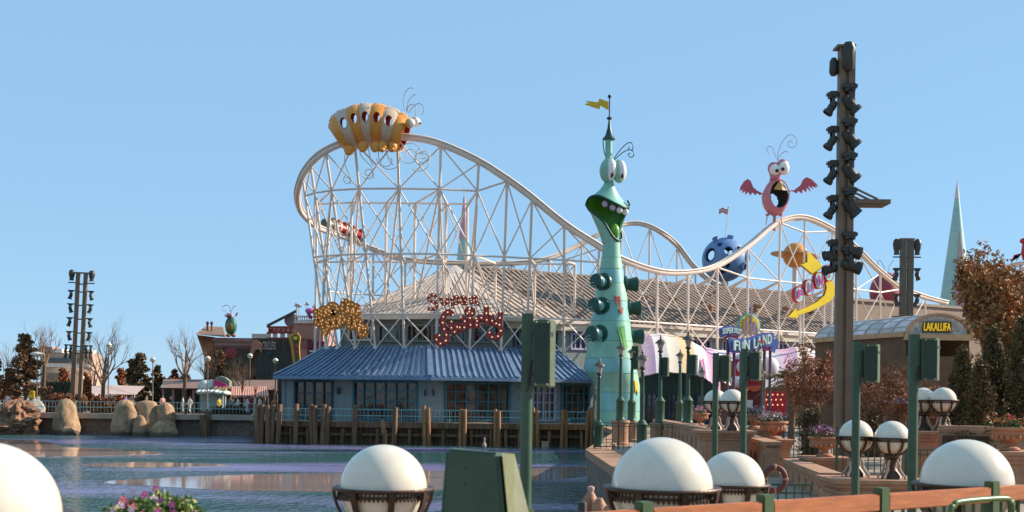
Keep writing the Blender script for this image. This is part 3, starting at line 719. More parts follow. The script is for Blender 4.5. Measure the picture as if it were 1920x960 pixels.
for px, py, D_, mt in ((768, 231, 88.6, cat_orange), (780, 229, 90.4, eye_white)):
    m_ = MB(); c = P(px, py, D_); m_.ell(c, .36, .36, .36, 16, 12); ey = obj('eye', m_, M('caterpillar_lid', (.72, .40, .08), .4) if mt is cat_orange else mt, cp, smooth=True)
    m_ = MB(); m_.ell(c + V3((.3, -.12, -.1)), .1, .1, .12, 10, 8); obj('pupil', m_, eye_black, ey, smooth=True)
    m_ = MB(); m_.ell(c + V3((-.06, .05, .04)), .37, .37, .37, 16, 10) if mt is eye_white else m_.ell(c + V3((.1, -.04, 0)), .33, .33, .33, 14, 10); obj('eyelid' if mt is eye_white else 'eyeball', m_, M('caterpillar_lid', (.72, .40, .08), .4) if mt is eye_white else eye_white, ey, smooth=True)
wire = M('pale_wire', (.45, .38, .42), .5)
for pts in ([(759, 205), (756, 190), (760, 173), (768, 165), (775, 166)], [(762, 208), (766, 190), (774, 180), (780, 177)], [(763, 210), (767, 198), (776, 196), (780, 204), (778, 222)], [(766, 212), (775, 200), (786, 194), (795, 203), (792, 216)]):
    m_ = MB(); m_.tube(crv([P(a, b, 89.6) for a, b in pts], 6), .03, 5); obj('antenna', m_, wire, cp, smooth=True)

# coaster train on the rear run
tn = thing('coaster_train', 'red and white striped coaster train coming down behind the steel frame', 'train', at_px(trk, 640, NF + 8, len(trk)))
car_red, car_white = M('train_red', (.45, .02, .02), .35, var=.1), M('train_white', (.6, .45, .4), .4)
for i, px in enumerate((612, 624, 637, 650, 663)):
    p = at_px(trk, px, NF + 4, len(trk)); q = at_px(trk, px + 10, NF + 4, len(trk)); t = (q - p).normalized(); c = p + V3((0, 0, .65))
    n = V3((t.y, -t.x, 0)).normalized(); u = t.cross(n); u = u if u.z > 0 else -u
    rot = Matrix((t, n, u)).transposed()
    m_ = MB(); m_.lathe([(.25, -.78), (.5, -.7), (.55, 0), (.5, .7), (.25, .78)], c, 12, rot=rot @ Matrix.Rotation(PI / 2, 3, 'Y')); b_ = obj('car', m_, car_red if i != 0 else M('train_nose', (.10, .12, .08), .4), tn, smooth=50)
    for s_ in (-.35, .35):
        m_ = MB(); m_.lathe([(.56, -.1), (.585, -.1), (.585, .1), (.56, .1)], c + t * s_, 12, rot=rot @ Matrix.Rotation(PI / 2, 3, 'Y'), caps=False); obj('stripe', m_, car_white, b_, smooth=50)
    if i:
        for s_ in (-.25, .3):
            m_ = MB(); m_.box(c + u * .55 + t * s_, (.35, .7, .5)); obj('seat', m_, car_red if s_ > 0 else M('rider_jacket', (.5, .36, .2), .8), b_)

# green creature tower
DS = 84.0
sv = thing('creature_tower', 'tall green creature tower with bulging eyes and gaping mouth', 'sculpture', V3((X(1143, DS), DS, LANDZ)))
greens = [M('tower_green_%d' % i, c, .42, var=.14, vs=.9, grime=.28, stretch=(1, 1, .35)) for i, c in enumerate([(.25, .53, .43), (.22, .50, .49), (.30, .56, .44), (.22, .49, .50), (.28, .54, .41)])]
green_dark = M('tower_dark_green', (.015, .075, .055), .4, var=.15)
green_in = M('mouth_green', (.10, .33, .035), .4, var=.12, vs=.8)
prof = [(800, 41), (775, 40.5), (740, 40), (724, 40.5), (696, 50), (672, 46.5), (637, 41), (598, 35.5), (555, 30), (520, 24), (487, 18.5), (470, 17), (455, 16)]
UPX = DS / F
cx = X(1143, DS)
def zpx(y): return EZ + (HY - y) / F * DS + (1143 - 960) * math.sin(ROLL) / F * DS
def prw(y):
    for (y0, r0), (y1, r1) in zip(prof, prof[1:]):
        if y0 >= y >= y1: return (r0 + (r1 - r0) * (y0 - y) / (y0 - y1)) * UPX
    return prof[-1][1] * UPX
def cxo(y): return 16 * UPX * max(0.0, min(1.0, (y - 694) / 30.0))      # the trunk steps back on the lake side
bandy = [800, 770, 735, 700, 672, 640, 603, 565, 532, 505, 484, 455]
for i, (y0, y1) in enumerate(zip(bandy, bandy[1:])):
    m_ = MB(); ys = [y0 + (y1 - y0) * j / 3 for j in range(4)]
    m_.loft([[V3((cx + cxo(y) + (prw(y) + (.012 if i % 2 else 0)) * math.cos(2 * PI * q / 40), DS + (prw(y) + (.012 if i % 2 else 0)) * math.sin(2 * PI * q / 40), zpx(y))) for q in range(40)] for y in ys], caps=False)
    bd = obj('body_band', m_, greens[i % 5], sv, smooth=50)
    m_ = MB(); m_.tube([V3((cx + cxo(y0) + (prw(y0) + .012) * math.cos(a), DS + (prw(y0) + .012) * math.sin(a), zpx(y0))) for a in [2 * PI * q / 40 for q in range(40)]], .016, 5, closed=True); obj('seam', m_, M('tower_seam', (.13, .33, .27), .6), bd)
def SP(px, py, dep): p = P(px, py, DS); return p + V3((0, dep * UPX, 0))
# mouth: shared back curve B, upper lip U, lower lip Lw (pixels, depth towards the camera negative)
Uc = [(1099, 384, 2), (1103, 374, -8), (1112, 370, -16), (1125, 372, -22), (1144, 382, -26), (1160, 389, -22), (1172, 391, -12), (1178, 386, 0)]
Lc = [(1099, 384, 2), (1106, 397, -8), (1120, 408, -16), (1131, 419, -18), (1139, 432, -18), (1148, 446, -17), (1160, 453, -10), (1166, 447, -4), (1164, 432, 0), (1163, 416, 2), (1169, 406, 1), (1176, 398, 0), (1178, 386, 0)]
Bc = [(1178, 386, 0), (1168, 380, 16), (1145, 378, 24), (1120, 380, 18), (1099, 384, 2)]
def res(pts, n):
    c = crv([SP(*p) for p in pts], 12); L_ = [0]
    for a, b in zip(c, c[1:]): L_.append(L_[-1] + (b - a).length)
    out = []
    for i in range(n):
        s_ = L_[-1] * i / (n - 1); j = max(k for k in range(len(L_)) if L_[k] <= s_ + 1e-9); j = min(j, len(c) - 2)
        f = (s_ - L_[j]) / max(1e-9, L_[j + 1] - L_[j]); out.append(c[j].lerp(c[j + 1], min(1, f)))
    return out
NU_, NB_ = 25, 24
Ur, Lr, Br = res(Uc, NU_), res(Lc, NU_), res(Bc, NB_)
def ringpts(px, py, r, squash=1.0):
    c = SP(px, py, 0); out = []
    for i in range(NU_ - 1): a = PI + PI * i / (NU_ - 1); out.append(c + V3((math.cos(a) * r * UPX, math.sin(a) * r * UPX * squash, 0)))
    for i in range(NB_ - 1): a = PI * i / (NB_ - 1); out.append(c + V3((math.cos(a) * r * UPX, math.sin(a) * r * UPX * squash, 0)))
    return out
brim = Ur[:-1] + Br[:-1]; jaw = Lr[:-1] + Br[:-1]
def flare(r0, r1, n, pw): return [[p.lerp(q, (i / n)) .lerp(p.lerp(q, (i / n)), 0) if pw == 1 else V3((p.x + (q.x - p.x) * (i / n) ** pw, p.y + (q.y - p.y) * (i / n) ** pw, p.z + (q.z - p.z) * (i / n))) for p, q in zip(r0, r1)] for i in range(n + 1)]
m_ = MB(); m_.loft(flare(ringpts(1142, 336, 8), brim, 12, 1.75), caps=False); m_.loft([ringpts(1141, 300, 9), ringpts(1142, 318, 8), ringpts(1142, 336, 8)], caps=False)
obj('hood', m_, M('tower_hood', (.22, .50, .43), .4, var=.07, vs=.7), sv, smooth=True)
def shrink(r, f, dz=0):
    c = sum(r, V3()) / len(r); return [c + (p - c) * f + V3((0, 0, dz)) for p in r]
m_ = MB(); m_.loft([shrink(q, .96, -.05) for q in flare(ringpts(1142, 345, 8), brim, 8, 1.75)], caps=False); obj('mouth_roof', m_, green_in, sv, smooth=True)
jr = flare(ringpts(1144, 456, 15.6), jaw, 14, 1.25)
m_ = MB(); m_.loft(jr, caps=False); obj('jaw', m_, greens[2], sv, smooth=True)
m_ = MB(); m_.loft([shrink(q, .95) for q in jr[1:]], caps=False); obj('mouth_lining', m_, green_in, sv, smooth=True)
m_ = MB(); m_.ell(SP(1152, 434, -4), 9 * UPX, 8 * UPX, 14 * UPX, 16, 10); obj('tongue', m_, M('tongue_green', (.16, .42, .05), .35), sv, smooth=True)
lip = Ur[:-1] + list(reversed(Lr))[:-1]
m_ = MB(); m_.tube(lip, .09, 8, closed=True); obj('lip', m_, green_dark, sv, smooth=True)
m_ = MB(); m_.tube(crv([SP(1178, 388, -1), SP(1180, 382, -1), SP(1176, 376, -1)], 5), .08, 6); obj('lip_curl', m_, green_dark, sv, smooth=True)
lav = M('tooth_lavender', (.50, .38, .55), .4, var=.06); 
for px, py, dp, mt in ((1133, 385, -17, lav), (1147, 392, -19, lav), (1160, 396, -16, eye_white), (1172, 398, -5, eye_white)):
    m_ = MB(); m_.ell(SP(px, py, dp), 6 * UPX, 4 * UPX, 6.5 * UPX, 12, 8); obj('tooth', m_, mt, sv, smooth=True)
# neck tube, hat, flag
m_ = MB(); m_.lathe([(7.5, 0), (6.5, 20), (6.5, 58)], (0, 0, 0), 20); m_.v = [(p[0] * UPX + SP(1141, 318, 0).x, p[1] * UPX + DS, p[2] * UPX + SP(1141, 318, 0).z) for p in m_.v]; obj('top_tube', m_, greens[0], sv, smooth=40)
ht = SP(1142, 262, 0)
m_ = MB(); m_.lathe([(11 * UPX, 0), (11.5 * UPX, .06), (7 * UPX, .35), (3.4 * UPX, .85), (1.6 * UPX, 1.45)], ht, 20); hat = obj('hat', m_, green_dark, sv, smooth=40)
m_ = MB(); m_.lathe([(.03, 0), (.18, .05), (.2, .12), (.14, .2), (.03, .24)], ht + V3((0, 0, 1.42)), 14); m_.tube([ht + V3((0, 0, 1.5)), ht + V3((0, 0, 3.05))], .045, 8); m_.ell(ht + V3((0, 0, 3.1)), .14, .14, .14, 12, 8); obj('finial', m_, black_iron, hat, smooth=40)
fl = [(1141, 191), (1124, 185), (1121, 192), (1098, 189), (1103, 194), (1095, 195), (1105, 199), (1124, 205), (1126, 198), (1141, 207)]
m_ = MB(); m_.prism([SP(a, b, -1) for a, b in fl], (0, .05, 0)); obj('flag', m_, M('flag_yellow', (.72, .47, .02), .5), hat)
# eyes with lids
for px, py, rx, rz, tilt in ((1139, 321, 15.5, 23, .05), (1160, 322, 12.5, 22, -.05)):
    c = SP(px, py, -7 if px < 1150 else -2); rot = Matrix.Rotation(tilt, 3, 'Y')
    m_ = MB(); m_.ell(c, rx * UPX, 14 * UPX, rz * UPX, 24, 16, rot); ed = obj('eyelid', m_, greens[2], sv, smooth=True)
    m_ = MB(); m_.ell(c + V3((.19, -.23, .02)), rx * .70 * UPX, 9 * UPX, rz * .88 * UPX, 20, 14, rot); obj('eyeball', m_, eye_white, ed, smooth=True)
    m_ = MB(); m_.ell(c + V3((.28 if px < 1150 else .2, -.56, -.42)), .10, .05, .19, 12, 8, Matrix.Rotation(.3, 3, 'Y')); obj('pupil', m_, M('pupil_brown', (.05, .035, .02), .3), ed, smooth=True)
for pts in ([(1137, 298), (1133, 285), (1131, 270), (1131, 258)], [(1151, 298), (1160, 285), (1172, 272), (1182, 267), (1187, 274), (1185, 281), (1179, 280), (1180, 275)], [(1152, 300), (1165, 288), (1178, 281), (1187, 284), (1188, 292), (1182, 295), (1178, 290), (1182, 287)]):
    m_ = MB(); m_.tube(crv([SP(a, b, 0) for a, b in pts], 6), .035, 5); obj('antenna', m_, green_dark, sv, smooth=True)
# barrel horns
cyan_in = M('horn_cyan', (.20, .50, .56), .5)
for px, py, dx in ((1130, 531, -1), (1121, 576, -1), (1121, 629, -1), (1177, 533, 1), (1186, 578, 1), (1191, 631, 1)):
    d = V3((-.62, -.78, .05)).normalized() if dx < 0 else V3((.93, .2, .04)).normalized()
    c = SP(px, py, 0); r = prw(py)
    base = V3((cx, DS, c.z)) + V3((d.x, d.y, 0)).normalized() * (r * .86)
    z = d; x_ = ZV.cross(z).normalized(); y_ = z.cross(x_); rot = Matrix((x_, y_, z)).transposed()
    k = .80 if py < 600 else .86
    m_ = MB(); m_.lathe([(.10, -.05), (.80 * k, -.05), (.84 * k, .1), (.80 * k, .22), (.10, .22)], base, 24, rot=rot); hn = obj('horn_base', m_, green_dark, sv, smooth=40)
    if dx < 0:
        m_ = MB(); m_.lathe([(.45 * k, .1), (.45 * k, .8)], base, 24, rot=rot, caps=False); obj('horn_neck', m_, cyan_in, hn, smooth=40)
        m_ = MB(); m_.lathe([(.02, .82), (.60 * k, .80), (.66 * k, .95), (.60 * k, 1.12), (.02, 1.12)], base, 24, rot=rot); obj('horn_mouth', m_, green_dark, hn, smooth=40)
    else:
        m_ = MB(); m_.lathe([(.45 * k, .1), (.55 * k, .6), (.68 * k, 1.05), (.64 * k, 1.07), (.3, .8)], base, 24, rot=rot); obj('horn_mouth', m_, green_dark, hn, smooth=40)
    m_ = MB(); sp_c = base + d * 1.0 + V3((-.25 if dx < 0 else .5, -.2, -.55)); m_.tube(spiral(sp_c, XV, ZV, .38, .08, 1.2, 1.5, 30), .025, 5); obj('wire_curl', m_, M('pale_mint_wire', (.45, .6, .5), .5), hn, smooth=True)
def patch(pts, mt, D_off):
    out = []
    for px, py in pts:
        q = SP(px, py, 0); r = prw(py) + .05; xx = max(-.98, min(.98, (q.x - cx - cxo(py)) / r)); out.append(V3((q.x, DS - r * math.sqrt(1 - xx * xx), q.z)))
    m_ = MB(); m_.prism(out, (0, -.09, 0)); obj('arrow_patch', m_, mt, sv)
patch([(1148, 556), (1152, 559), (1160, 558), (1161, 578), (1166, 580), (1163, 593), (1157, 582), (1160, 580), (1153, 570)], M('patch_red', (.5, .08, .05), .5), 0)
patch([(1154, 613), (1161, 618), (1168, 612), (1170, 640), (1174, 652), (1168, 658), (1160, 640)], M('patch_green', (.12, .40, .08), .5), 0)
patch([(1186, 712), (1194, 718), (1194, 740), (1190, 730), (1188, 738)], M('patch_yellow', (.7, .5, .03), .5), 0)

# pink bird
DB = 109.4; BU = DB / F
bird = thing('bird_sculpture', 'pink bird with spread wings and open beak perched on the coaster hump', 'sculpture', P(1455, 418, DB))
pink = M('bird_pink', (.58, .20, .25), .45, var=.08, vs=1, grime=.12)
def BP(px, py, d=0): return P(px, py, DB) + V3((0, d * BU, 0))
def egg(c, rx, ry, rz, n, m, hole, sc=1.0):
    vs, fs = [], []
    for j in range(m + 1):
        a = -PI / 2 + PI * j / m
        for k in range(n):
            b = 2 * PI * k / n; w = 1 - .34 * max(0, math.sin(a)) ** 1.2
            vs.append(c + V3((rx * math.cos(a) * math.cos(b) * w, ry * math.cos(a) * math.sin(b) * w, rz * math.sin(a))) * sc)
    for j in range(m):
        for k in range(n):
            f = (j * n + k, j * n + (k + 1) % n, (j + 1) * n + (k + 1) % n, (j + 1) * n + k)
            p = sum((vs[i] for i in f), V3()) / 4
            if hole((p - c).x / BU / sc, (p - c).z / BU / sc, (p - c).y): continue
            fs.append(f)
    return vs, fs
bc = BP(1453.5, 369)
h1 = lambda x, z, y: (y < 0 and ((x - 4) / 17.5) ** 2 + ((z - 2) / 26) ** 2 < 1) or (y > 0 and ((x + 1) / 11) ** 2 + ((z + 6) / 15) ** 2 < 1)
m_ = MB(); m_.add(*egg(bc, 25 * BU, 23 * BU, 36 * BU, 72, 60, h1)); body = obj('body', m_, pink, bird, smooth=True, recalc=False)
m_ = MB(); m_.add(*egg(bc, 25 * BU, 23 * BU, 36 * BU, 72, 60, h1, .93)); obj('mouth_lining', m_, M('bird_mouth', (.045, .05, .045), .6), body, smooth=True, recalc=False)
m_ = MB(); m_.tube([bc + V3((( 4 + 18 * math.cos(a)) * BU, -22.5 * BU * math.sqrt(max(.05, 1 - (18 * math.cos(a) / 26) ** 2 - (26 * math.sin(a) / 40) ** 2)), (2 + 26.5 * math.sin(a)) * BU)) for a in [2 * PI * i / 40 for i in range(40)]], .07, 6, closed=True); obj('mouth_rim', m_, pink, body, smooth=True)
m_ = MB(); a, b, c, d = BP(1459, 340, -14), BP(1447, 358, -18), BP(1472, 360, -18), BP(1462, 361, -26)
m_.add([a, b, d, c, BP(1459, 352, -6)], [(0, 1, 2), (0, 2, 3), (1, 4, 2), (3, 2, 4), (0, 4, 1), (0, 3, 4)]); obj('beak', m_, M('beak_orange', (.62, .33, .09), .45), bird)
m_ = MB(); m_.lathe([(10 * BU, 0), (9 * BU, 6 * BU), (11 * BU, 14 * BU), (12 * BU, 22 * BU), (8 * BU, 28 * BU)], BP(1453, 338), 20); obj('neck', m_, pink, bird, smooth=True)
for px, py, rx, rz in ((1450, 319, 10, 11.5), (1467, 316, 10, 14)):
    c = BP(px, py, -8); m_ = MB(); m_.ell(c + V3((0, .25, .12)), (rx + 1.5) * BU, 9 * BU, (rz + 1) * BU, 20, 14); ed = obj('eyelid', m_, pink, bird, smooth=True)
    m_ = MB(); m_.ell(c + V3((.04, -.06, -.06)), rx * BU, 8.5 * BU, rz * .92 * BU, 20, 14); obj('eyeball', m_, eye_white, ed, smooth=True)
    m_ = MB(); m_.ell(c + V3((.15 if px < 1460 else -.15, -.46, -.22)), .17, .07, .17, 12, 8); obj('pupil', m_, eye_black, ed, smooth=True)
wl_ = [(1435, 365), (1420, 358), (1412, 352), (1407, 340), (1401, 336), (1394, 341), (1388, 350), (1386, 359), (1392, 356), (1390, 363), (1397, 359), (1397, 366), (1403, 360), (1406, 367), (1411, 361), (1416, 366), (1420, 362), (1425, 366), (1430, 363)]
wr_ = [(1475, 358), (1488, 357), (1500, 348), (1505, 337), (1511, 333), (1520, 337), (1529, 346), (1532, 351), (1525, 349), (1530, 354), (1519, 349), (1524, 356), (1513, 348), (1519, 360), (1511, 352), (1511, 361), (1504, 355), (1503, 363), (1496, 358), (1493, 363), (1487, 359)]
for w in (wl_, wr_):
    m_ = MB(); m_.prism([BP(a, b, 2 - .12 * abs(a - 1453)) for a, b in w], (0, .16, 0)); obj('wing', m_, M('wing_pink', (.50, .10, .14), .5, var=.1), bird)
for px in (1439, 1464):
    m_ = MB(); m_.lathe([(4 * BU, 0), (3 * BU, -4 * BU)], BP(px, 401), 10); m_.tube([BP(px, 402), BP(px + (-3 if px < 1450 else 2), 422)], .045, 6); obj('leg', m_, pink, bird)
m_ = MB(); m_.lathe([(.16, -1.0), (.14, .2), (.2, .5), (.12, .9)], BP(1452, 412), 12); obj('pole', m_, M('pole_tan', (.5, .3, .22), .5), bird)
for pts in ([(1458, 305), (1458, 292), (1464, 272), (1475, 256), (1485, 253), (1494, 262), (1492, 273), (1483, 277), (1477, 270), (1482, 264), (1486, 268)], [(1459, 300), (1464, 290), (1472, 284), (1479, 286)], [(1455, 295), (1450, 280), (1443, 274), (1438, 280), (1441, 288)]):
    m_ = MB(); m_.tube(crv([BP(a, b) for a, b in pts], 6), .032, 5); obj('antenna', m_, M('lilac_wire', (.45, .38, .55), .5), bird, smooth=True)

# blue cratered ball with flag
DG = 136.0; GU = DG / F
bb = thing('cratered_ball', 'blue hollow cratered ball with striped flag behind the roof ridge', 'sculpture', V3((X(1358, DG), DG, LANDZ)))
ball_blue = M('ball_blue', (.13, .25, .50), .5, var=.1, vs=.5, grime=.1); ball_in = M('ball_dark', (.03, .08, .10), .6)
gc = P(1358, 487, DG); GR = 41.5 * GU
craters = [V3(d).normalized() for d in ((-.78, -.6, .15), (.02, -.9, .28), (.55, -.75, .36), (-.1, -.9, -.35), (.72, -.6, -.33), (-.35, -.75, .62), (.2, -.3, .95), (-.45, -.35, .85), (.95, -.3, .1), (0.1, .95, .35), (-.2, -.8, -.6), (-.5, .8, .3), (.5, .7, .3))]
crad = [.34, .21, .2, .2, .17, .12, .14, .14, .2, .3, .2, .25, .25]
vs, fs = [], []; n, m = 96, 60
for j in range(m + 1):
    a = -PI / 2 + PI * j / m
    for k in range(n): b = 2 * PI * k / n; vs.append(gc + V3((math.cos(a) * math.cos(b), math.cos(a) * math.sin(b), math.sin(a))) * GR)
for j in range(m):
    for k in range(n):
        f = (j * n + k, j * n + (k + 1) % n, (j + 1) * n + (k + 1) % n, (j + 1) * n + k); p = (sum((vs[i] for i in f), V3()) / 4 - gc).normalized()
        if any(p.dot(c) > math.cos(r) for c, r in zip(craters, crad)): continue
        fs.append(f)
m_ = MB(); m_.add(vs, fs); shell = obj('shell', m_, ball_blue, bb, smooth=True, recalc=False)
m_ = MB(); m_.add([gc + (v - gc) * .93 for v in vs], fs); obj('inner_shell', m_, ball_in, shell, smooth=True, recalc=False)
for i, (c, r) in enumerate(zip(craters, crad)):
    x_ = c.orthogonal().normalized(); rot = Matrix((x_, c.cross(x_), c)).transposed(); R = GR * math.sin(r); h = .28 if i in (4, 6, 7, 8) else .04
    m_ = MB(); m_.lathe([(R * .98, -.35), (R * 1.05, h * 1.3), (R * .8, h * 1.3), (R * .72, -.35)] if h > .1 else [(R, -.3), (R * 1.04, .04), (R * .97, .04), (R * .95, -.3)], gc + c * (GR * math.cos(r)), 20, rot=rot, caps=False); obj('crater_rim', m_, ball_blue, shell, smooth=40)
m_ = MB(); m_.tube([V3((gc.x, DG, LANDZ)), gc - V3((0, 0, GR * .9))], .5, 12); obj('support_column', m_, white_steel, bb)
fp = P(1360, 446, DG); ft = P(1366, 388, DG); m_ = MB(); m_.tube([fp, ft], .05, 6); m_.ell(ft, .12, .12, .12, 8, 6); fpole = obj('flag_pole', m_, white_steel, bb)
for j in range(4):
    m_ = MB(); a = [(1365 - 17 * i / 6, 391 + 1.8 * math.sin(i * 1.3) + 2.4 * j) for i in range(7)]
    m_.prism([P(x, y, DG) for x, y in a] + [P(x, y + 2.4, DG) for x, y in reversed(a)], (0, .05, 0)); obj('flag_stripe', m_, M('flag_red', (.42, .06, .09), .6) if j % 2 == 0 else M('flag_white', (.7, .62, .62), .6), fpole)

# orange planet with ring
DPL = 136.0; PU = DPL / F
pl_ = thing('ringed_planet', 'orange planet ball with thin pale ring behind the coaster', 'sculpture', V3((X(1491, DPL), DPL, LANDZ)))
pc = P(1491, 479, DPL); m_ = MB(); m_.ell(pc, 23 * PU, 23 * PU, 24 * PU, 32, 20); obj('ball', m_, M('planet_orange', (.72, .28, .045), .45, var=.1, vs=.6), pl_, smooth=True)
m_ = MB(); m_.lathe([(25 * PU, -.03), (46 * PU, -.03), (46 * PU, .05), (25 * PU, .05)], pc, 40, sy=.8, rot=Matrix.Rotation(.09, 3, 'Y') @ Matrix.Rotation(-.06, 3, 'X'), caps=False); obj('ring', m_, M('planet_ring', (.55, .36, .22), .5), pl_, smooth=40)
m_ = MB(); m_.tube([V3((pc.x, DPL, LANDZ)), pc - V3((0, 0, 1.2))], .3, 10); obj('support_column', m_, white_steel, pl_)
# red dome ball behind the falling track
DR = 140.0; rb = thing('red_ball_ride', 'dark red ball with pink top half hidden behind the falling track', 'sculpture', V3((X(1658, DR), DR, LANDZ)))
rc = P(1658, 548, DR); m_ = MB(); m_.ell(rc, 27 * DR / F, 27 * DR / F, 34 * DR / F, 28, 18); obj('ball', m_, M('ball_red', (.33, .05, .07), .5, var=.12), rb, smooth=True)
for i, dx in enumerate((-6, 4, 14)): m_ = MB(); m_.ell(P(1664 + dx, 516, DR - .6), .5, .5, .35, 10, 6); obj('top_bump', m_, M('ball_pink', (.6, .25, .35), .5), rb, smooth=True)
for pts in ([(1660, 515), (1657, 500), (1650, 488), (1645, 492), (1648, 497)], [(1664, 514), (1668, 498), (1676, 488)]):
    m_ = MB(); m_.tube(crv([P(a, b, DR) for a, b in pts], 6), .04, 5); obj('antenna', m_, wire, rb)
# red spiky critter far right on the track
rcr = thing('red_track_figure', 'red spiky winged figure perched on the far right track', 'sculpture', P(1915, 492, 170))
m_ = MB(); m_.ell(P(1920, 452, 170), .6, .6, .45, 12, 8); m_.lathe([(.25, 0), (.5, 1.1), (.35, 2.2), (.2, 2.8)], P(1921, 488, 170), 12); obj('body', m_, M('critter_red', (.5, .03, .04), .5), rcr, smooth=40)
for pts in ([(1918, 474), (1905, 477), (1896, 492), (1902, 478), (1912, 480)], [(1918, 476), (1914, 478), (1905, 490), (1910, 478)], [(1922, 474), (1936, 478), (1948, 494), (1940, 482)]):
    m_ = MB(); m_.prism([P(a, b, 170) for a, b in pts], (0, .2, 0)); obj('wing', m_, M('critter_wing', (.32, .05, .08), .5), rcr)

# spires
def spire(px, base, tip, D, hw, label, pinkside, fn=None):
    s0 = thing('spire', label, 'spire', V3((X(px, D), D, LANDZ)), 'teal and pink spires'); zt = Z(px, tip, D); zb = LANDZ; U_ = D / F; zv = Z(px, base, D)
    slope = hw * U_ / (zt - zv); r0 = slope * (zt - zb); n = 9
    for i in range(n):
        f0, f1 = i / n, (i + 1) / n; m_ = MB(); m_.lathe([(r0 * (1 - f0), zb + (zt - zb) * f0), (max(.01, r0 * (1 - f1)), zb + (zt - zb) * f1)], (s0.location.x, D, 0), 28, caps=False); obj('cone_band', m_, M('spire_teal', (.32, .54, .55), .45, var=.08) if i % 2 else M('spire_mint', (.36, .58, .53), .45, var=.08), s0, smooth=True)
    if pinkside:
        w = [(1794, 436), (1801, 510), (1806, 600), (1778, 600), (1787, 510)]; out = []
        for a, b in w:
            q = P(a, b, D); r = max(.05, slope * (zt - q.z)) + .06; xx = max(-.97, min(.97, (q.x - s0.location.x) / r)); out.append(V3((q.x, D - r * math.sqrt(1 - xx * xx), q.z)))
        m_ = MB(); m_.prism(out, (0, -.12, 0)); obj('pink_blade', m_, M('spire_pink', (.60, .36, .44), .5), s0)
        m_ = MB(); m_.lathe([(slope * (zt - Z(px, 372, D)) + .03, Z(px, 372, D)), (.02, zt + .1)], (s0.location.x, D, 0), 20); obj('tip', m_, M('spire_white', (.7, .66, .68), .45), s0)
    else:
        m_ = MB(); m_.lathe([(.0, zt - .1), (.09, zt), (.09, zt + .6), (.02, zt + .7)], (s0.location.x, D, 0), 10); obj('tip', m_, M('spire_white', (.7, .66, .68), .45), s0)
        m_ = MB(); m_.lathe([(slope * (zt - Z(px, 448, D)) + .05, Z(px, 448, D)), (slope * (zt - Z(px, 370, D)) + .05, Z(px, 370, D))], (s0.location.x, D, 0), 24, caps=False); obj('pink_band', m_, M('spire_pink', (.60, .36, .44), .5), s0, smooth=True)
spire(1790, 585, 338, 150, 31, 'big teal spire with pink blade behind the leafy tree', True)
spire(866, 500, 358, 190, 14, 'slim teal spire seen through the coaster frame', False)
# ================================================================== SIGNS
bulb = M('sign_bulb', (.9, .75, .5), .4, emit=(1.0, .66, .34), es=.55)
def stroke(mb, pts, w, depth, D0=None):
    """flat ribbon letter stroke in the XZ plane"""
    rings = []; N = len(pts)
    for i in range(N):
        t = pts[min(i + 1, N - 1)] - pts[max(i - 1, 0)]; n = V3((-t.z, 0, t.x))
        n = n.normalized() * (w / 2) if n.length > 1e-6 else V3((w / 2, 0, 0))
        f = 1.0
        rings.append([pts[i] + n * f, pts[i] - n * f, pts[i] - n * f + V3((0, depth, 0)), pts[i] + n * f + V3((0, depth, 0))])
    mb.loft(rings)
def along(pts, step):
    out = [pts[0]]; acc = 0
    for a, b in zip(pts, pts[1:]):
        acc += (b - a).length
        if acc >= step: out.append(b); acc = 0
    return out
def script_sign(root, letters, D, sc, org, w, mat, step, br, face=None, jit=None):
    bl_ = MB(); lay = 0
    for strokes in letters:
        m_ = MB(); f_ = MB()
        for st in strokes:
            lay += 1; dy = V3((0, -.008 * (lay % 5) - .002 * (lay % 3), 0))          # overlapping strokes lie on separate planes
            pts = [p + dy for p in crv([P(org[0] + x / sc, org[1] + y / sc, D) for x, y in st], 8)]
            stroke(m_, pts, w, .16)
            if face: stroke(f_, [p + V3((0, -.046, 0)) for p in pts], w * .62, .03)
            for p in along(pts, step): bl_.ell(p + V3((0, -.08, 0)), br, br, br, 6, 4)
        o = obj('letter', m_, mat, root)
        if face: obj('letter_face', f_, face, o)
    o = obj('bulbs', bl_, bulb, root); o['kind'] = 'stuff'
sign_red = M('sign_red', (.30, .025, .02), .45, var=.12); sign_red_b = M('sign_red_face', (.42, .05, .035), .45, var=.1)
ss = thing('script_sign', 'two-line red bulb-lit script sign on the restaurant front', 'sign', P(878, 640, 89.3))
Super = [[[(1240, 140), (1222, 112), (1188, 112), (1170, 138), (1190, 165), (1226, 180), (1246, 206), (1225, 234), (1190, 238), (1160, 232)]],
         [[(1282, 132), (1285, 175), (1308, 194), (1334, 178), (1338, 134)], [(1338, 134), (1346, 192)]],
         [[(1378, 134), (1384, 180), (1388, 232)], [(1385, 142), (1420, 128), (1442, 155), (1420, 186), (1392, 184)]],
         [[(1462, 165), (1500, 158), (1498, 134), (1472, 130), (1456, 160), (1476, 190), (1522, 186)]],
         [[(1545, 130), (1560, 196)], [(1552, 152), (1580, 126), (1600, 140), (1598, 180), (1630, 196)]]]
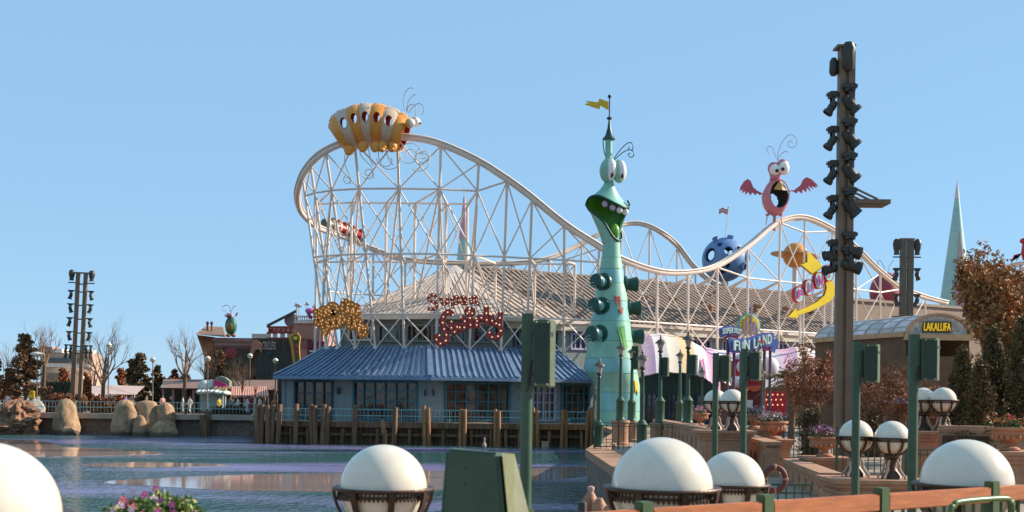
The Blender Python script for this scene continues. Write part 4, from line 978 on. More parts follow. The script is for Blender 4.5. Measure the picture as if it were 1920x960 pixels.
Swirly = [[[(1388, 290), (1352, 264), (1312, 290), (1295, 345), (1308, 410), (1330, 470), (1324, 522), (1282, 548), (1246, 526), (1244, 490), (1274, 470)]],
          [[(1376, 350), (1374, 400), (1394, 446), (1420, 425), (1434, 378), (1456, 412), (1480, 420), (1498, 380), (1490, 330), (1462, 310)]],
          [[(1542, 318), (1550, 412)]], [[(1540, 236), (1562, 250), (1566, 272), (1548, 288), (1524, 284), (1514, 264), (1522, 244), (1540, 236)], [(1536, 262), (1546, 262)]],
          [[(1598, 322), (1605, 412)], [(1606, 345), (1632, 312), (1662, 332)]],
          [[(1686, 215), (1690, 300), (1698, 386)]],
          [[(1732, 286), (1744, 350), (1770, 372), (1800, 342)], [(1816, 262), (1806, 380), (1818, 440), (1790, 486), (1746, 492), (1714, 466), (1726, 434)]]]
script_sign(ss, Super, 89.3, 4.8, (560, 530), .25, sign_red, .32, .045, sign_red_b)
script_sign(ss, Swirly, 89.2, 4.8, (560, 530), .44, sign_red, .44, .06, sign_red_b)
m_ = MB()
for a, b in (((800, 565), (905, 560)), ((815, 610), (940, 605))): m_.bar(P(*a, 89.6), P(*b, 89.6), .08)
obj('mounting_bar', m_, white_steel, ss)
og = M('sign_orange', (.55, .18, .012), .45, var=.15); ogf = M('sign_yellow', (.66, .215, .012), .45, var=.15)
og_s = thing('looping_sign', 'golden orange bulb-lit looping letter sign at the coaster foot', 'sign', P(640, 640, 89.0))
def ringl(cx_, cy_, rx, ry, a0=0, tn=1.0, n=9): return [(cx_ + rx * math.cos(a0 + 2 * PI * tn * i / n), cy_ + ry * math.sin(a0 + 2 * PI * tn * i / n)) for i in range(n + 1)]
loops = [[[(38, 310), (15, 350), (30, 410), (60, 400), (70, 340), (48, 312)]], [ringl(130, 365, 32, 62)], [ringl(205, 350, 30, 58)], [ringl(268, 310, 66, 62, 1, 1.15, 12), [(330, 270), (350, 320), (410, 300)]],
         [[(430, 195), (420, 280), (425, 370), (470, 360), (500, 290), (480, 210), (430, 195)]], [ringl(540, 300, 48, 66, .3, .85)], [[(505, 330), (570, 330)]], [ringl(622, 330, 44, 60, .3, .85)], [[(590, 345), (660, 345)]],
         [[(30, 460), (20, 520), (60, 545), (95, 500), (75, 450), (30, 460)]], [[(120, 480), (110, 560), (140, 640), (140, 720)], [(120, 490), (180, 520), (190, 600), (160, 680), (140, 720)]],
         [ringl(240, 530, 42, 62)], [ringl(322, 515, 40, 66)], [[(385, 420), (380, 500), (375, 590)], ringl(410, 470, 36, 50)], [[(455, 480), (510, 490)]],
         [[(550, 410), (520, 480), (520, 590), (575, 580), (600, 500), (580, 430), (550, 410)]], [ringl(650, 540, 44, 62, .3, .9)], [[(615, 560), (690, 545)]], [ringl(715, 640, 52, 70, .3, .95)], [[(665, 620), (760, 600)]]]
script_sign(og_s, loops, 88.9, 8.0, (590, 540), .44, og, .27, .036, ogf)
m_ = MB()
for a, b in (((598, 590), (690, 585)), ((600, 618), (685, 612))): m_.bar(P(*a, 89.2), P(*b, 89.2), .09)
obj('mounting_bar', m_, white_steel, og_s)

# yellow FUN! arrow
DA = 100.0
fa = thing('arrow_sign', 'yellow bent arrow sign with four round letter discs by the coaster', 'sign', P(1530, 600, DA))
yel = M('arrow_yellow', (.95, .68, .015), .4, var=.05); yed = M('arrow_edge', (.55, .22, .02), .5)
SLA = .6          # the sign is turned towards the right
def AP(x, y, d=0): px = 1440 + x / 4.8; return P(px, 440 + y / 4.8, DA + d + SLA * (px - 1520) / F * DA)
upper = [(355, 140), (500, 290), (410, 360), (300, 270), (355, 245)]
lower = [(585, 415), (600, 470), (600, 545), (560, 600), (470, 650), (370, 695), (270, 725), (275, 750), (180, 740), (255, 660), (255, 690), (360, 650), (440, 605), (510, 545), (530, 480), (520, 425)]
for pl in (upper, lower):
    m_ = MB(); m_.prism([AP(*p) for p in pl], (0, .06, 0)); a_ = obj('arrow_face', m_, yel, fa)
    m_ = MB(); c = sum((AP(*p) for p in pl), V3()) / len(pl)
    q = [AP(*p, .08) for p in pl]; m_.prism([p + V3((-.12, 0, .02)) for p in q], (0, .35, 0)); obj('arrow_side', m_, yed, a_)
for ch, x, y, r in (('F', 280, 540, 48), ('U', 370, 475, 48), ('N', 462, 412, 50), ('!', 548, 345, 50)):
    c = AP(x, y, -.3); R = 1.14 * r / 4.8 * DA / F; tl = .0
    rot = Matrix.Rotation(math.atan(SLA), 3, 'Z') @ Matrix.Rotation(PI / 2, 3, 'X')
    m_ = MB(); m_.lathe([(R * 1.08, -.35), (R * 1.08, .05), (R * .98, .05), (R * .98, 0), (.01, 0)], c, 32, sx=1.0, sy=1.25, rot=rot); d_ = obj('letter_disc', m_, [M('disc_red', (.55, .02, .03), .4)], fa, smooth=40)
    m_ = MB(); m_.lathe([(R * .97, 0), (R * .97, .035), (.01, .035)], c + V3((0, 0, 0)), 32, sx=1.0, sy=1.25, rot=rot); obj('disc_face', m_, M('disc_mint', (.42, .72, .68), .4), d_, smooth=40)
    U_ = V3((1, SLA, -.12 if ch != '!' else -.2)); text('letter', ch, R * 1.55, .05, c + V3((.06, -.11, 0)), M('letter_pink', (.48, .05, .36), .4), d_, U=U_, W=V3((-U_.z * .86, -U_.z * .5, 1)), bold=.03, width=R * (1.2 if ch != '!' else .40))
for px in (1500, 1545):
    m_ = MB(); m_.tube([V3((X(px, DA + 1), DA + 1, LANDZ)), P(px, 510 if px > 1520 else 560, DA + 1)], .11, 8); obj('post', m_, white_steel, fa)
m_ = MB(); m_.bar(P(1498, 560, DA + .6), P(1550, 520, DA + .6), .12); obj('cross_bar', m_, white_steel, fa)

# FUN LAND entrance sign
DF = 66.0; FU = DF / F
fs_ = thing('entrance_sign', 'blue ribbon entrance sign with pale lettering and yellow oval crest', 'sign', V3((X(1405, DF), DF, LANDZ)))
rib = M('ribbon_blue', (.09, .13, .42), .4, var=.1); ribp = M('ribbon_pink', (.55, .07, .22), .4); mint = M('letter_mint', (.62, .80, .80), .4); crest_y = M('crest_yellow', (.78, .56, .02), .4); crest_t = M('crest_teal', (.12, .42, .38), .4)
SLF = .5
def FP(x, y, d=0): px = 1330 + x / 6.857; return P(px, 560 + y / 6.857, DF + d + SLF * (px - 1405) / F * DF)
def plate(pts, mt, d, t, name, par=fs_): m_ = MB(); m_.prism([FP(a, b, d) for a, b in pts], (0, t, 0)); return obj(name, m_, mt, par)
rb_ = plate([(245, 500), (330, 515), (460, 510), (560, 480), (680, 440), (800, 435), (835, 445), (830, 620), (700, 620), (560, 660), (440, 690), (330, 700), (265, 690)], rib, 0, .18, 'ribbon')
plate([(835, 520), (870, 500), (900, 560), (880, 565), (915, 585), (880, 590), (900, 650), (860, 640), (840, 700), (780, 660), (790, 600)], rib, .12, .12, 'ribbon_tail', rb_)
plate([(680, 630), (800, 620), (850, 640), (800, 660), (690, 665)], ribp, .2, .1, 'ribbon_fold', rb_)
rb2 = plate([(120, 385), (180, 358), (280, 348), (380, 365), (415, 385), (410, 470), (330, 462), (240, 470), (180, 490), (140, 500)], rib, .05, .16, 'ribbon')
plate([(180, 495), (240, 470), (380, 470), (370, 515), (250, 495), (200, 525)], ribp, .25, .1, 'ribbon_fold', rb2)
cr_ = [(515 + 145 * math.cos(a), 345 - 165 * math.sin(a)) for a in [PI * i / 20 for i in range(-3, 24)]] 
ov = plate(cr_, crest_t, .22, .14, 'crest')
plate([(515 + (x - 515) * .91, 345 + (y - 345) * .91) for x, y in cr_], mint, .18, .05, 'crest_band', ov)
plate([(515 + (x - 515) * .82, 345 + (y - 345) * .82) for x, y in cr_], crest_y, .13, .05, 'crest_face', ov)
tw = M('crest_tower', (.30, .18, .10), .5); tw2 = M('crest_tower_lilac', (.30, .22, .36), .5)
for x, y0, w, mt in ((450, 260, 34, tw), (490, 230, 30, tw2), (545, 70, 22, tw2), (585, 290, 44, tw2), (520, 300, 40, tw), (430, 350, 30, tw), (605, 350, 40, tw)):
    plate([(x - w / 2, 460), (x - w / 2, y0 + 40), (x, y0), (x + w / 2, y0 + 40), (x + w / 2, 460)], mt, .06, .07, 'crest_spire', ov)
for chs, pos in (('FUN', [(345, 600, 80), (405, 615, 80), (478, 590, 90)]), ('LAND', [(590, 575, 55), (640, 550, 70), (710, 530, 70), (770, 520, 65)])):
    for ch, (x, y, w) in zip(chs, pos):
        text('letter', ch, 128 * FU / 6.857, .12, FP(x, y, -.1), mint, rb_, U=V3((1, SLF, .12 if x > 480 else -.06)), W=ZV, bold=.03, width=w * FU / 6.857)
for i, ch in enumerate('SUPER'): text('letter', ch, 72 * FU / 6.857, .1, FP(180 + i * 28, 420 - 14 * math.sin(PI * i / 8), -.02), mint, rb2, U=V3((1, SLF, .2 - .07 * i)), bold=.03, width=27 * FU / 6.857)
for i, ch in enumerate('SILLY'): text('letter', ch, 66 * FU / 6.857, .1, FP(325 + i * 19, 408 + 4 * i, -.02), mint, rb2, U=V3((1, SLF, -.15 - .03 * i)), bold=.03, width=(18 if ch != 'I' else 8) * FU / 6.857)
plate([(625, 545), (690, 525), (705, 560), (690, 570), (640, 555)], M('arrow_red', (.5, .04, .03), .4), -.22, .05, 'arrow', rb_)
pm = M('plum_post', (.12, .05, .09), .5)
for x in (240, 320, 410, 710, 785):
    p = FP(x, 520, .45); m_ = MB(); m_.tube([V3((p.x, p.y, LANDZ)), p], .085, 8); obj('post', m_, pm, fs_)

# ================================================================== STRIPED TENT CANOPIES AND SHOPFRONT
tc = {'p': M('tent_pink', (.70, .42, .60), .7, var=.06), 'c': M('tent_cream', (.76, .64, .55), .7, var=.06), 'o': M('tent_peach', (.74, .48, .26), .7, var=.06), 'w': M('tent_white', (.78, .68, .72), .7, var=.06), 'y': M('tent_yellow', (.75, .52, .04), .7, var=.06), 'm': M('tent_pink_shaded', (.45, .19, .32), .7, var=.08)}  # the mauve is the pink cloth with shade painted in
def tent(label, topc, botc, colours, dt, db, loc, bul=.6):
    r0 = thing('striped_canopy', label, 'canopy', loc, 'striped canopies'); n = len(colours); S = 6
    tp = crv([P(a, b, dt) for a, b in topc], 10); bt = crv([P(a, b, db) for a, b in botc], 10)
    def pick(c, f): i = f * (len(c) - 1); j = min(int(i), len(c) - 2); return c[j].lerp(c[j + 1], i - j)
    for k in range(n):
        rings = []
        for q in range(9):
            v = q / 8; row = []
            for u in range(S + 1):
                f = (k + u / S) / n; p = pick(tp, f).lerp(pick(bt, min(1, max(0, f))), v); sc = math.sin(PI * u / S)
                p = p + V3((0, -bul * math.sin(PI * v * .9), .75 * bul * math.sin(PI * v))) + V3((0, 0, -.05 * sc)); row.append(p)
            rings.append(row)
        m_ = MB(); m_.loft(rings, closed_ring=False, caps=False)
        m_.loft([[p + V3((0, .06, -.06)) for p in r] for r in rings], closed_ring=False, caps=False)
        obj('gore', m_, tc[colours[k]], r0, smooth=True)
    return r0
tent('pink and peach striped tent canopy beside the green tower', [(1186, 640), (1200, 630), (1225, 625), (1250, 626), (1285, 634), (1312, 648)], [(1184, 714), (1210, 703), (1240, 698), (1270, 698), (1300, 701), (1328, 712)], 'opwcow', 99.5, 87.5, P(1255, 720, 88), .9)
tent('pink canopy wing with painted-in shade between the two tents', [(1300, 650), (1322, 655), (1345, 672)], [(1318, 706), (1332, 716), (1350, 735)], 'mpmm', 96, 86.8, P(1330, 730, 87), .5)
tent('long pale pink striped canopy behind the entrance sign', [(1310, 648), (1345, 655), (1400, 660), (1450, 656), (1500, 650), (1525, 655)], [(1335, 704), (1370, 722), (1420, 728), (1460, 722), (1500, 716), (1530, 724)], 'pwpcwpcw', 104, 89, P(1430, 730, 89), .9)
sh = thing('shopfront', 'dark teal glazed shopfront under the striped canopies', 'shop', V3((X(1300, 93), 93, LANDZ)))
teal_dk = M('shop_teal', (.03, .09, .11), .5, var=.2)
wall_run((X(1190, 93), 93), (X(1345, 93.5), 93.5), LANDZ, EZ + 3.2, [(.03, .33, LANDZ + .2, EZ + .3, 5, 4, navy_frame, glass), (.4, .66, LANDZ + .2, EZ + .3, 5, 4, navy_frame, glass), (.74, .96, LANDZ + .2, EZ + 0.2, 3, 3, navy_frame, glass)], teal_dk, parent=sh)
wall_run((X(1346, 93.5), 93.5), (X(1540, 95), 95), LANDZ, EZ + 2.4, [(.1, .4, LANDZ + .2, EZ + .3, 5, 3, teal_frame, glass), (.5, .9, LANDZ + .2, EZ + .3, 5, 3, teal_frame, glass)], M('shop_grey', (.16, .14, .12), .7, var=.15), parent=sh)
# candy kiosk
DK = 72.0; KU = DK / F
kd = thing('candy_kiosk', 'red and white puffy candy kiosk below the entrance sign', 'kiosk', V3((X(1395, DK), DK, LANDZ)))
kr, kw = M('kiosk_red', (.48, .03, .04), .45, var=.1), M('kiosk_white', (.74, .68, .70), .5, var=.06)
for px, py, rx, rz, d, mt in ((1383, 695, 22, 22, .3, kr), (1396, 688, 15, 14, -.6, kw), (1383, 716, 15, 11, -.8, kw), (1412, 712, 22, 20, .6, kr), (1404, 672, 26, 9, 0, kw), (1440, 690, 20, 22, .5, kw)):
    m_ = MB(); m_.ell(P(px, py, DK + d), rx * KU, rx * KU * .8, rz * KU, 20, 12, Matrix.Rotation(.5 if px == 1440 else .1, 3, 'Y')); obj('puff', m_, mt, kd, smooth=True)
m_ = MB(); m_.box(P(1398, 750, DK + .5), (48 * KU, 1.6, 62 * KU)); obj('booth', m_, M('booth_maroon', (.2, .03, .03), .6), kd)
m_ = MB(); m_.prism([P(1378, 728, DK - .5), P(1428, 722, DK - .5), P(1424, 732, DK - .5), P(1412, 735, DK - .5), P(1406, 731, DK - .5), P(1398, 737, DK - .5), P(1388, 733, DK - .5)], (0, .1, 0)); obj('valance', m_, M('kiosk_orange', (.6, .12, .04), .5), kd)
m_ = MB(); m_.box(P(1406, 757, DK - .5), (10 * KU, .1, 14 * KU)); obj('menu_board', m_, eye_white, kd)
lp = thing('bulb_panel', 'red panel with rows of small lit bulbs beside the palm', 'panel', V3((X(1453, 70), 70, LANDZ)))
m_ = MB(); c = P(1453, 755, 70); m_.box(c, (40 * 70 / F, .4, 42 * 70 / F)); m_.box((c.x, c.y, (LANDZ + c.z) / 2 - .3), (36 * 70 / F, .3, c.z - LANDZ)); obj('board', m_, M('panel_red', (.5, .015, .015), .45, var=.08), lp)
m_ = MB()
for i in range(4):
    for j in range(3): m_.ell(P(1440 + i * 9 - 3 * (j % 2), 740 + j * 9.5, 69.75), .05, .05, .05, 6, 4)
obj('bulbs', m_, bulb, lp)['kind'] = 'stuff'
m_ = MB(); m_.box(P(1431, 745, 69.9), (2 * 70 / F, .3, 44 * 70 / F)); obj('yellow_edge', m_, crest_y, lp)

# ================================================================== VAULTED PAVILION
vp = thing('vaulted_pavilion', 'small pavilion with glazed barrel vault roof and yellow lettered gable', 'pavilion', V3((X(1740, 70), 70, LANDZ)))
vg = M('vault_glass', (.74, .68, .72), .3, var=.3, vs=1.2, spec=.7); vf = M('vault_frame', (.55, .50, .50), .45); archm = M('arch_tan', (.52, .33, .19), .6)
fc, bc_ = V3((X(1757, 70), 70, EZ + 3.9)), V3((X(1586, 79), 79, EZ + 3.9)); VR, VH = 1.88, 1.2
ax = (bc_ - fc); ax.z = 0; sd = V3((1, 0, 0))
def VP(f, a, k=1.0): c = fc.lerp(bc_, f); return c + sd * (VR * (1 + .12 * f) * math.cos(a) * k) + ZV * (VH * math.sin(a) * k)
NA, NB2 = 8, 7
for i in range(NB2):
    for j in range(NA):
        f0, f1, a0, a1 = i / NB2 + .008, (i + 1) / NB2 - .008, PI * j / NA + .02, PI * (j + 1) / NA - .02
        m_ = MB(); q = [VP(f0, a0), VP(f1, a0), VP(f1, (a0 + a1) / 2), VP(f1, a1), VP(f0, a1), VP(f0, (a0 + a1) / 2)]
        m_.add(q, [(0, 1, 2, 5), (5, 2, 3, 4)]); obj('pane', m_, vg if (i + j) % 4 else vf, vp)
for i in range(NB2 + 1): m_ = MB(); m_.tube([VP(i / NB2, PI * j / 20, 1.01) for j in range(21)], .06 if i else .05, 6); obj('rib', m_, vf, vp, smooth=True)
for j in range(NA + 1): m_ = MB(); m_.tube([VP(0, PI * j / NA, 1.01), VP(1, PI * j / NA, 1.01)], .035, 5); obj('purlin', m_, vf, vp)
m_ = MB(); m_.loft([[VP(0, PI * j / 24, k) + V3((0, d, 0)) for k, d in ((1.06, -.25), (.95, -.25), (.95, 0.0), (1.06, 0.0))] for j in range(25)]); obj('arch', m_, archm, vp, smooth=40)
m_ = MB(); m_.prism([VP(0, PI * j / 24, .94) + V3((0, -.05, 0)) for j in range(25)], (0, .06, 0)); obj('tympanum', m_, M('tympanum_pale', (.60, .58, .56), .5, var=.3, vs=4), vp)
for j in range(1, 8):
    a = PI * j / 8; m_ = MB(); m_.tube(spiral(VP(0, a, .68) + V3((0, -.08, 0)), XV, ZV, .22, .03, a, 1.3, 20), .022, 5); obj('tracery', m_, M('tracery_grey', (.42, .42, .42), .5), vp)
c = P(1757, 613, 69.85); m_ = MB(); m_.box(c, (58 * 70 / F * .92, .06, 20 * 70 / F)); sb = obj('sign_board', m_, M('sign_brown', (.10, .05, .02), .5), vp)
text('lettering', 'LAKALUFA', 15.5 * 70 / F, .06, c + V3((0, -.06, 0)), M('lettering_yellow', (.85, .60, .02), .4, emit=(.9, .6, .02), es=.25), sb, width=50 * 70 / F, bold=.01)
m_ = MB()
for a, b in ((fc, bc_),):
    for s_ in (-1, 1):
        p, q = a + sd * (VR * s_), b + sd * (VR * 1.12 * s_); m_.quad(V3((p.x, p.y, LANDZ)), V3((q.x, q.y, LANDZ)), q, p)
p, q = fc - sd * VR, fc + sd * VR; m_.quad(V3((p.x, p.y, LANDZ)), V3((q.x, q.y, LANDZ)), V3((q.x, q.y, EZ + 2.6)), V3((p.x, p.y, EZ + 2.6)))
obj('wall', m_, M('pavilion_wall', (.15, .085, .05), .75, var=.2), vp)
m_ = MB(); m_.box((fc.x, fc.y - .2, EZ + 3.72), (VR * 2.15, .5, .35)); obj('lintel', m_, archm, vp)
m_ = MB(); m_.bar(fc - sd * (VR * 1.03), bc_ - sd * (VR * 1.15), .3, .3); obj('eave_beam', m_, archm, vp)

# ================================================================== LIGHT MASTS
mast_br = M('mast_brown', (.19, .13, .085), .5, var=.15, vs=2, grime=.2); fix_blk = M('fixture_black', (.05, .047, .04), .45, var=.2)
def fixture(parent, at, side, tilt, s=1.0, name='spotlight'):
    """theatre spotlight on an arm: base plate, yoke and tilted barrel"""
    at = V3(at); m_ = MB(); m_.box(at, (.42 * s, .34 * s, .1 * s)); m_.box(at - V3((0, 0, .1 * s)), (.3 * s, .3 * s, .1 * s)); f_ = obj(name, m_, fix_blk, parent)
    m_ = MB(); m_.box(at + V3((0, -.19 * s, -.32 * s)), (.1 * s, .04 * s, .4 * s)); m_.box(at + V3((0, .19 * s, -.32 * s)), (.1 * s, .04 * s, .4 * s)); m_.box(at + V3((0, 0, -.145 * s)), (.09 * s, .42 * s, .04 * s)); obj('yoke', m_, fix_blk, f_)
    rot = Matrix.Rotation(-tilt * side, 3, 'Y') @ Matrix.Rotation(PI, 3, 'X')
    m_ = MB(); m_.lathe([(.03 * s, -.24 * s), (.12 * s, -.2 * s), (.16 * s, -.02 * s), (.15 * s, .2 * s), (.19 * s, .24 * s), (.2 * s, .36 * s), (.16 * s, .36 * s), (.14 * s, .3 * s)], at - V3((0, 0, .46 * s)), 14, rot=rot); obj('barrel', m_, fix_blk, f_, smooth=40)
    return f_
def twin_mast(label, base, H, gap, lean, rows, low=True, cw=.30):
    r0 = thing('light_mast', label, 'light mast', base, 'twin column light masts'); b = V3(base)
    mcol = mast_br if low else M('mast_shaded', (.12, .10, .075), .5, var=.15, vs=2)  # the second mast's shade is painted in as a darker brown
    for s_ in (-1, 1): m_ = MB(); m_.box(b + V3((s_ * gap / 2, 0, H / 2)), (cw, .4, H)); obj('column', m_, mcol, r0)
    m_ = MB(); m_.box(b + V3((0, 0, H - .06)), (gap + .6, .45, .12)); obj('cap_plate', m_, mast_br, r0)
    for z in [H - rows[i] for i in range(len(rows))]:
        m_ = MB(); m_.box(b + V3((0, 0, z - .1)), (gap, .1, .12)); obj('rung', m_, mast_br, r0)
    for i, dz in enumerate(rows):
        for s_ in (-1, 1):
            m_ = MB(); m_.box(b + V3((s_ * (gap / 2 + .42), -.05, H - dz)), (.9, .12, .1)); obj('arm', m_, fix_blk, r0)
            if i == 0:
                m_ = MB(); c = b + V3((s_ * (gap / 2 + .58), -.05, H - dz + .2)); m_.lathe([(q * (.8 if low else .9), w * (.75 if low else 1.0)) for q, w in [(.28, 0), (.22, .25), (.3, .5), (.36, .9), (.3, 1.2), (.15, 1.35)]], c, 14); obj('beam_light', m_, fix_blk, r0, smooth=40)
            elif low and i >= len(rows) - 2:
                for q in (.35, .8): fixture(r0, b + V3((s_ * (gap / 2 + q), -.05, H - dz)), s_, .2, .75)
            else: fixture(r0, b + V3((s_ * (gap / 2 + .58), -.05, H - dz)), s_, .35 * (1 if i % 2 else -1), 1.0 if low else 1.2)
    r0.rotation_euler = (0, lean, 0)
    return r0
twin_mast('tall twin column light mast on the far left promenade', (X(142, 110), 110, LANDZ), 13.2, .72, .035, (1.0, 1.75, 3.0, 4.3, 5.6, 6.85, 7.5))
twin_mast('shade-darkened twin column light mast above the vaulted pavilion', (X(1697, 100), 100, LANDZ), Z(1697, 447, 100) - LANDZ, .62, 0, (1.6, 2.6, 4.8, 6.7, 8.3), False, .48)
# the big near mast
DM = 33.0; MU = DM / F
bmst = thing('light_mast', 'tall brown near light mast with black spotlights and side platform', 'light mast', V3((X(1579, DM), DM, LANDZ)))
bx_, zt = X(1579, DM), Z(1579, 92, DM)
m_ = MB(); m_.box((bx_ - .02, DM, (zt + LANDZ) / 2), (.37, .30, zt - LANDZ)); m_.box((bx_ - .15, DM - .17, (zt + LANDZ) / 2), (.14, .1, zt - LANDZ)); m_.box((bx_ + .11, DM - .17, (zt + LANDZ) / 2), (.18, .1, zt - LANDZ)); m_.box((bx_ + .20, DM + .02, (Z(1579, 455, DM) + LANDZ) / 2), (.08, .36, Z(1579, 455, DM) - LANDZ)); obj('column', m_, mast_br, bmst)
m_ = MB(); m_.box((bx_ - .06, DM - .02, zt + .03), (.52, .5, .06)); obj('cap_plate', m_, mast_br, bmst)
m_ = MB(); m_.lathe([(.1, 0), (.17, .1), (.16, .45), (.2, .6), (.12, .78), (.05, .8)], P(1591, 132, DM - .24), 14); obj('beam_light', m_, fix_blk, bmst, smooth=40)
m_ = MB(); m_.lathe([(.08, 0), (.13, .1), (.12, .4), (.06, .5)], P(1563, 142, DM + .1), 12); obj('beam_light', m_, fix_blk, bmst, smooth=40)
for y in (163, 228, 292, 357, 440, 468):
    fixture(bmst, P(1592, y, DM - .22), 1, .75 if y < 400 else 1.3, .95); fixture(bmst, P(1561, y + 14, DM - .02), -1, .6 if y < 400 else 1.3, .72)
    m_ = MB(); m_.box(P(1591, y - 3, DM - .2), (.34, .3, .05)); m_.box(P(1562, y + 11, DM), (.2, .3, .04)); obj('bracket', m_, fix_blk, bmst)
m_ = MB(); m_.box(P(1630, 380, DM), (1.05, .5, .12)); m_.box(P(1627, 385, DM), (.92, .42, .08)); pf = obj('platform', m_, mast_br, bmst)
for y in (-.2, .2): m_ = MB(); m_.bar(P(1594, 353, DM) + V3((0, y, 0)), P(1642, 376, DM) + V3((0, y, 0)), .05); m_.bar(P(1596, 362, DM) + V3((0, y, 0)), P(1625, 377, DM) + V3((0, y, 0)), .05); obj('strut', m_, mast_br, pf)
# ================================================================== RIGHT-HAND QUAY: PEDESTALS, URNS, GLOBES, LAMP POSTS, SPEAKERS
def leaves(name, centres, n, size, spread, mat, parent=None, seed=1, squash=1.0, flat=False, rand=1.0):
    """n small bent leaf quads scattered round each (centre, radius)"""
    rng = np.random.default_rng(seed); C = np.array([c[:3] for c in centres], float); R = np.array([c[3] for c in centres], float)
    idx = rng.integers(0, len(C), n); d = rng.normal(size=(n, 3)); d /= np.linalg.norm(d, axis=1)[:, None]
    r = rng.random(n) ** (1 / 2.2); p = C[idx] + d * (r * R[idx])[:, None] * np.array([1, 1, squash]) * spread
    a = rng.normal(size=(n, 3)) + d * .4; a /= np.linalg.norm(a, axis=1)[:, None]
    b = np.cross(a, rng.normal(size=(n, 3))); b /= np.linalg.norm(b, axis=1)[:, None] + 1e-9
    s = size * (1 + rand * (rng.random(n) - .5))[:, None]; c = np.cross(a, b)
    v = np.stack([p - a * s, p + b * s * .42 + c * s * .15, p + a * s, p - b * s * .42 + c * s * .15], 1).reshape(-1, 3)
    me = bpy.data.meshes.new(name); me.vertices.add(n * 4); me.vertices.foreach_set('co', v.astype('f').ravel())
    me.loops.add(n * 4); me.loops.foreach_set('vertex_index', np.arange(n * 4, dtype='i')); me.polygons.add(n)
    me.polygons.foreach_set('loop_start', np.arange(0, n * 4, 4, dtype='i')); me.polygons.foreach_set('loop_total', np.full(n, 4, 'i'))
    me.update(); me.validate()
    return fin(name, me, mat, parent, False)
leaf_green = M('leaf_green', (.10, .16, .035), .6, var=.45, vs=9); leaf_olive = M('leaf_olive', (.15, .15, .05), .6, var=.4, vs=9)
fl_pink = M('petal_pink', (.62, .12, .34), .6, var=.3, vs=14); fl_white = M('petal_white', (.75, .55, .62), .6, var=.15, vs=14); fl_red = M('petal_red', (.55, .05, .05), .6, var=.3, vs=14); fl_lilac = M('petal_lilac', (.42, .22, .45), .6, var=.3, vs=14)

# --- urn planter prototype (local, rim at z 0.62)
def urn(label, loc, s, petals, seed):
    r0 = thing('urn_planter', label, 'planter', loc, 'terracotta urns on the quay pedestals'); b = V3(loc)
    m_ = MB(); pr_ = [(.22, 0), (.24, .03), (.22, .07), (.13, .10), (.10, .16), (.12, .20), (.2, .23), (.33, .30), (.40, .38), (.42, .44), (.41, .47), (.47, .50), (.49, .54), (.48, .57), (.42, .57), (.38, .50), (.05, .48)]
    m_.lathe([(r * s, z * s) for r, z in pr_], b, 32); bw = obj('bowl', m_, terracotta, r0, smooth=35)
    for k in range(18):
        a = 2 * PI * k / 18; m_ = MB(); m_.ell(b + V3((math.cos(a) * .385 * s, math.sin(a) * .385 * s, .33 * s)), .05 * s, .05 * s, .075 * s, 6, 5); obj('gadroon', m_, terracotta, bw, smooth=True)
    cs = [(b.x + random.uniform(-.32, .32) * s, b.y + random.uniform(-.32, .32) * s, b.z + random.uniform(.55, .68) * s, .2 * s) for _ in range(14)]
    leaves('foliage', cs, 420, .055 * s, 1, leaf_green, r0, seed)
    for i, mt in enumerate(petals): leaves('petals', [(c[0], c[1], c[2] + .09 * s, c[3]) for c in cs], 200, .034 * s, 1, mt, r0, seed + 10 + i)['kind'] = 'stuff'
    return r0
def pedestal(label, x, y, z0, zt, w, d=None, rz=0, group='stone pedestals along the quay'):
    d = d or w; r0 = thing('stone_pedestal', label, 'pedestal', (x, y, z0), group); h = zt - z0
    m_ = MB(); m_.box((x, y, z0 + .12), (w * 1.12, d * 1.12, .24), rz); m_.box((x, y, z0 + .28), (w * 1.05, d * 1.05, .08), rz); obj('plinth', m_, sandstone, r0)
    m_ = MB(); m_.box((x, y, (z0 + .32 + zt - .26) / 2), (w * .92, d * .92, h - .58), rz); obj('shaft', m_, sandstone, r0)
    m_ = MB(); m_.box((x, y, zt - .22), (w * 1.0, d * 1.0, .1), rz); m_.box((x, y, zt - .125), (w * 1.1, d * 1.1, .09), rz); m_.box((x, y, zt - .04), (w * 1.2, d * 1.2, .08), rz); obj('cap', m_, sandstone, r0)
    for sx, sy, a, b in ((0, -1, w, .03), (-1, 0, .03, d)):
        m_ = MB(); m_.box((x + sx * w * .465, y + sy * d * .465, (z0 + zt) / 2 - .02), (a * .62 if a > .1 else .03, b * .62 if b > .1 else .03, max(.2, h - 1.0)), rz); obj('raised_panel', m_, sandstone, r0)
    return r0
spots = [(1311, 797, 50, .9, 'urn of pink flowers left of the paired small globes', 'farthest stone pedestal, under the leftmost urn', (fl_pink, fl_white)),
         (1413, 803, 44, .95, 'urn of lilac flowers right of the paired small globes', 'stone pedestal under the urn beside the small globes', (fl_lilac, fl_white)),
         (1449, 823, 37, .98, 'wide urn of lilac and white flowers on the square pedestal', 'square stone pedestal left of the iron gate', (fl_lilac, fl_white)),
         (1546, 856, 31, .92, 'urn of pink flowers just left of the large globe pair', 'stone pedestal under the urn by the brown mast', (fl_pink, fl_lilac)),
         (1893, 845, 26, .92, 'urn of red and orange flowers before the dark conifers', 'stone pedestal at the right edge under the red flower urn', (fl_red, M('petal_orange', (.7, .25, .04), .6, var=.3, vs=14)))]
for i, (px, py, D, s, lu, lpd, pet) in enumerate(spots):
    x, zt = X(px, D, py), Z(px, py, D); urn(lu, (x, D, zt + .002), s, pet, 20 + i); pedestal(lpd, x, D, LANDZ - .01, zt, .98 if D > 30 else 1.05)

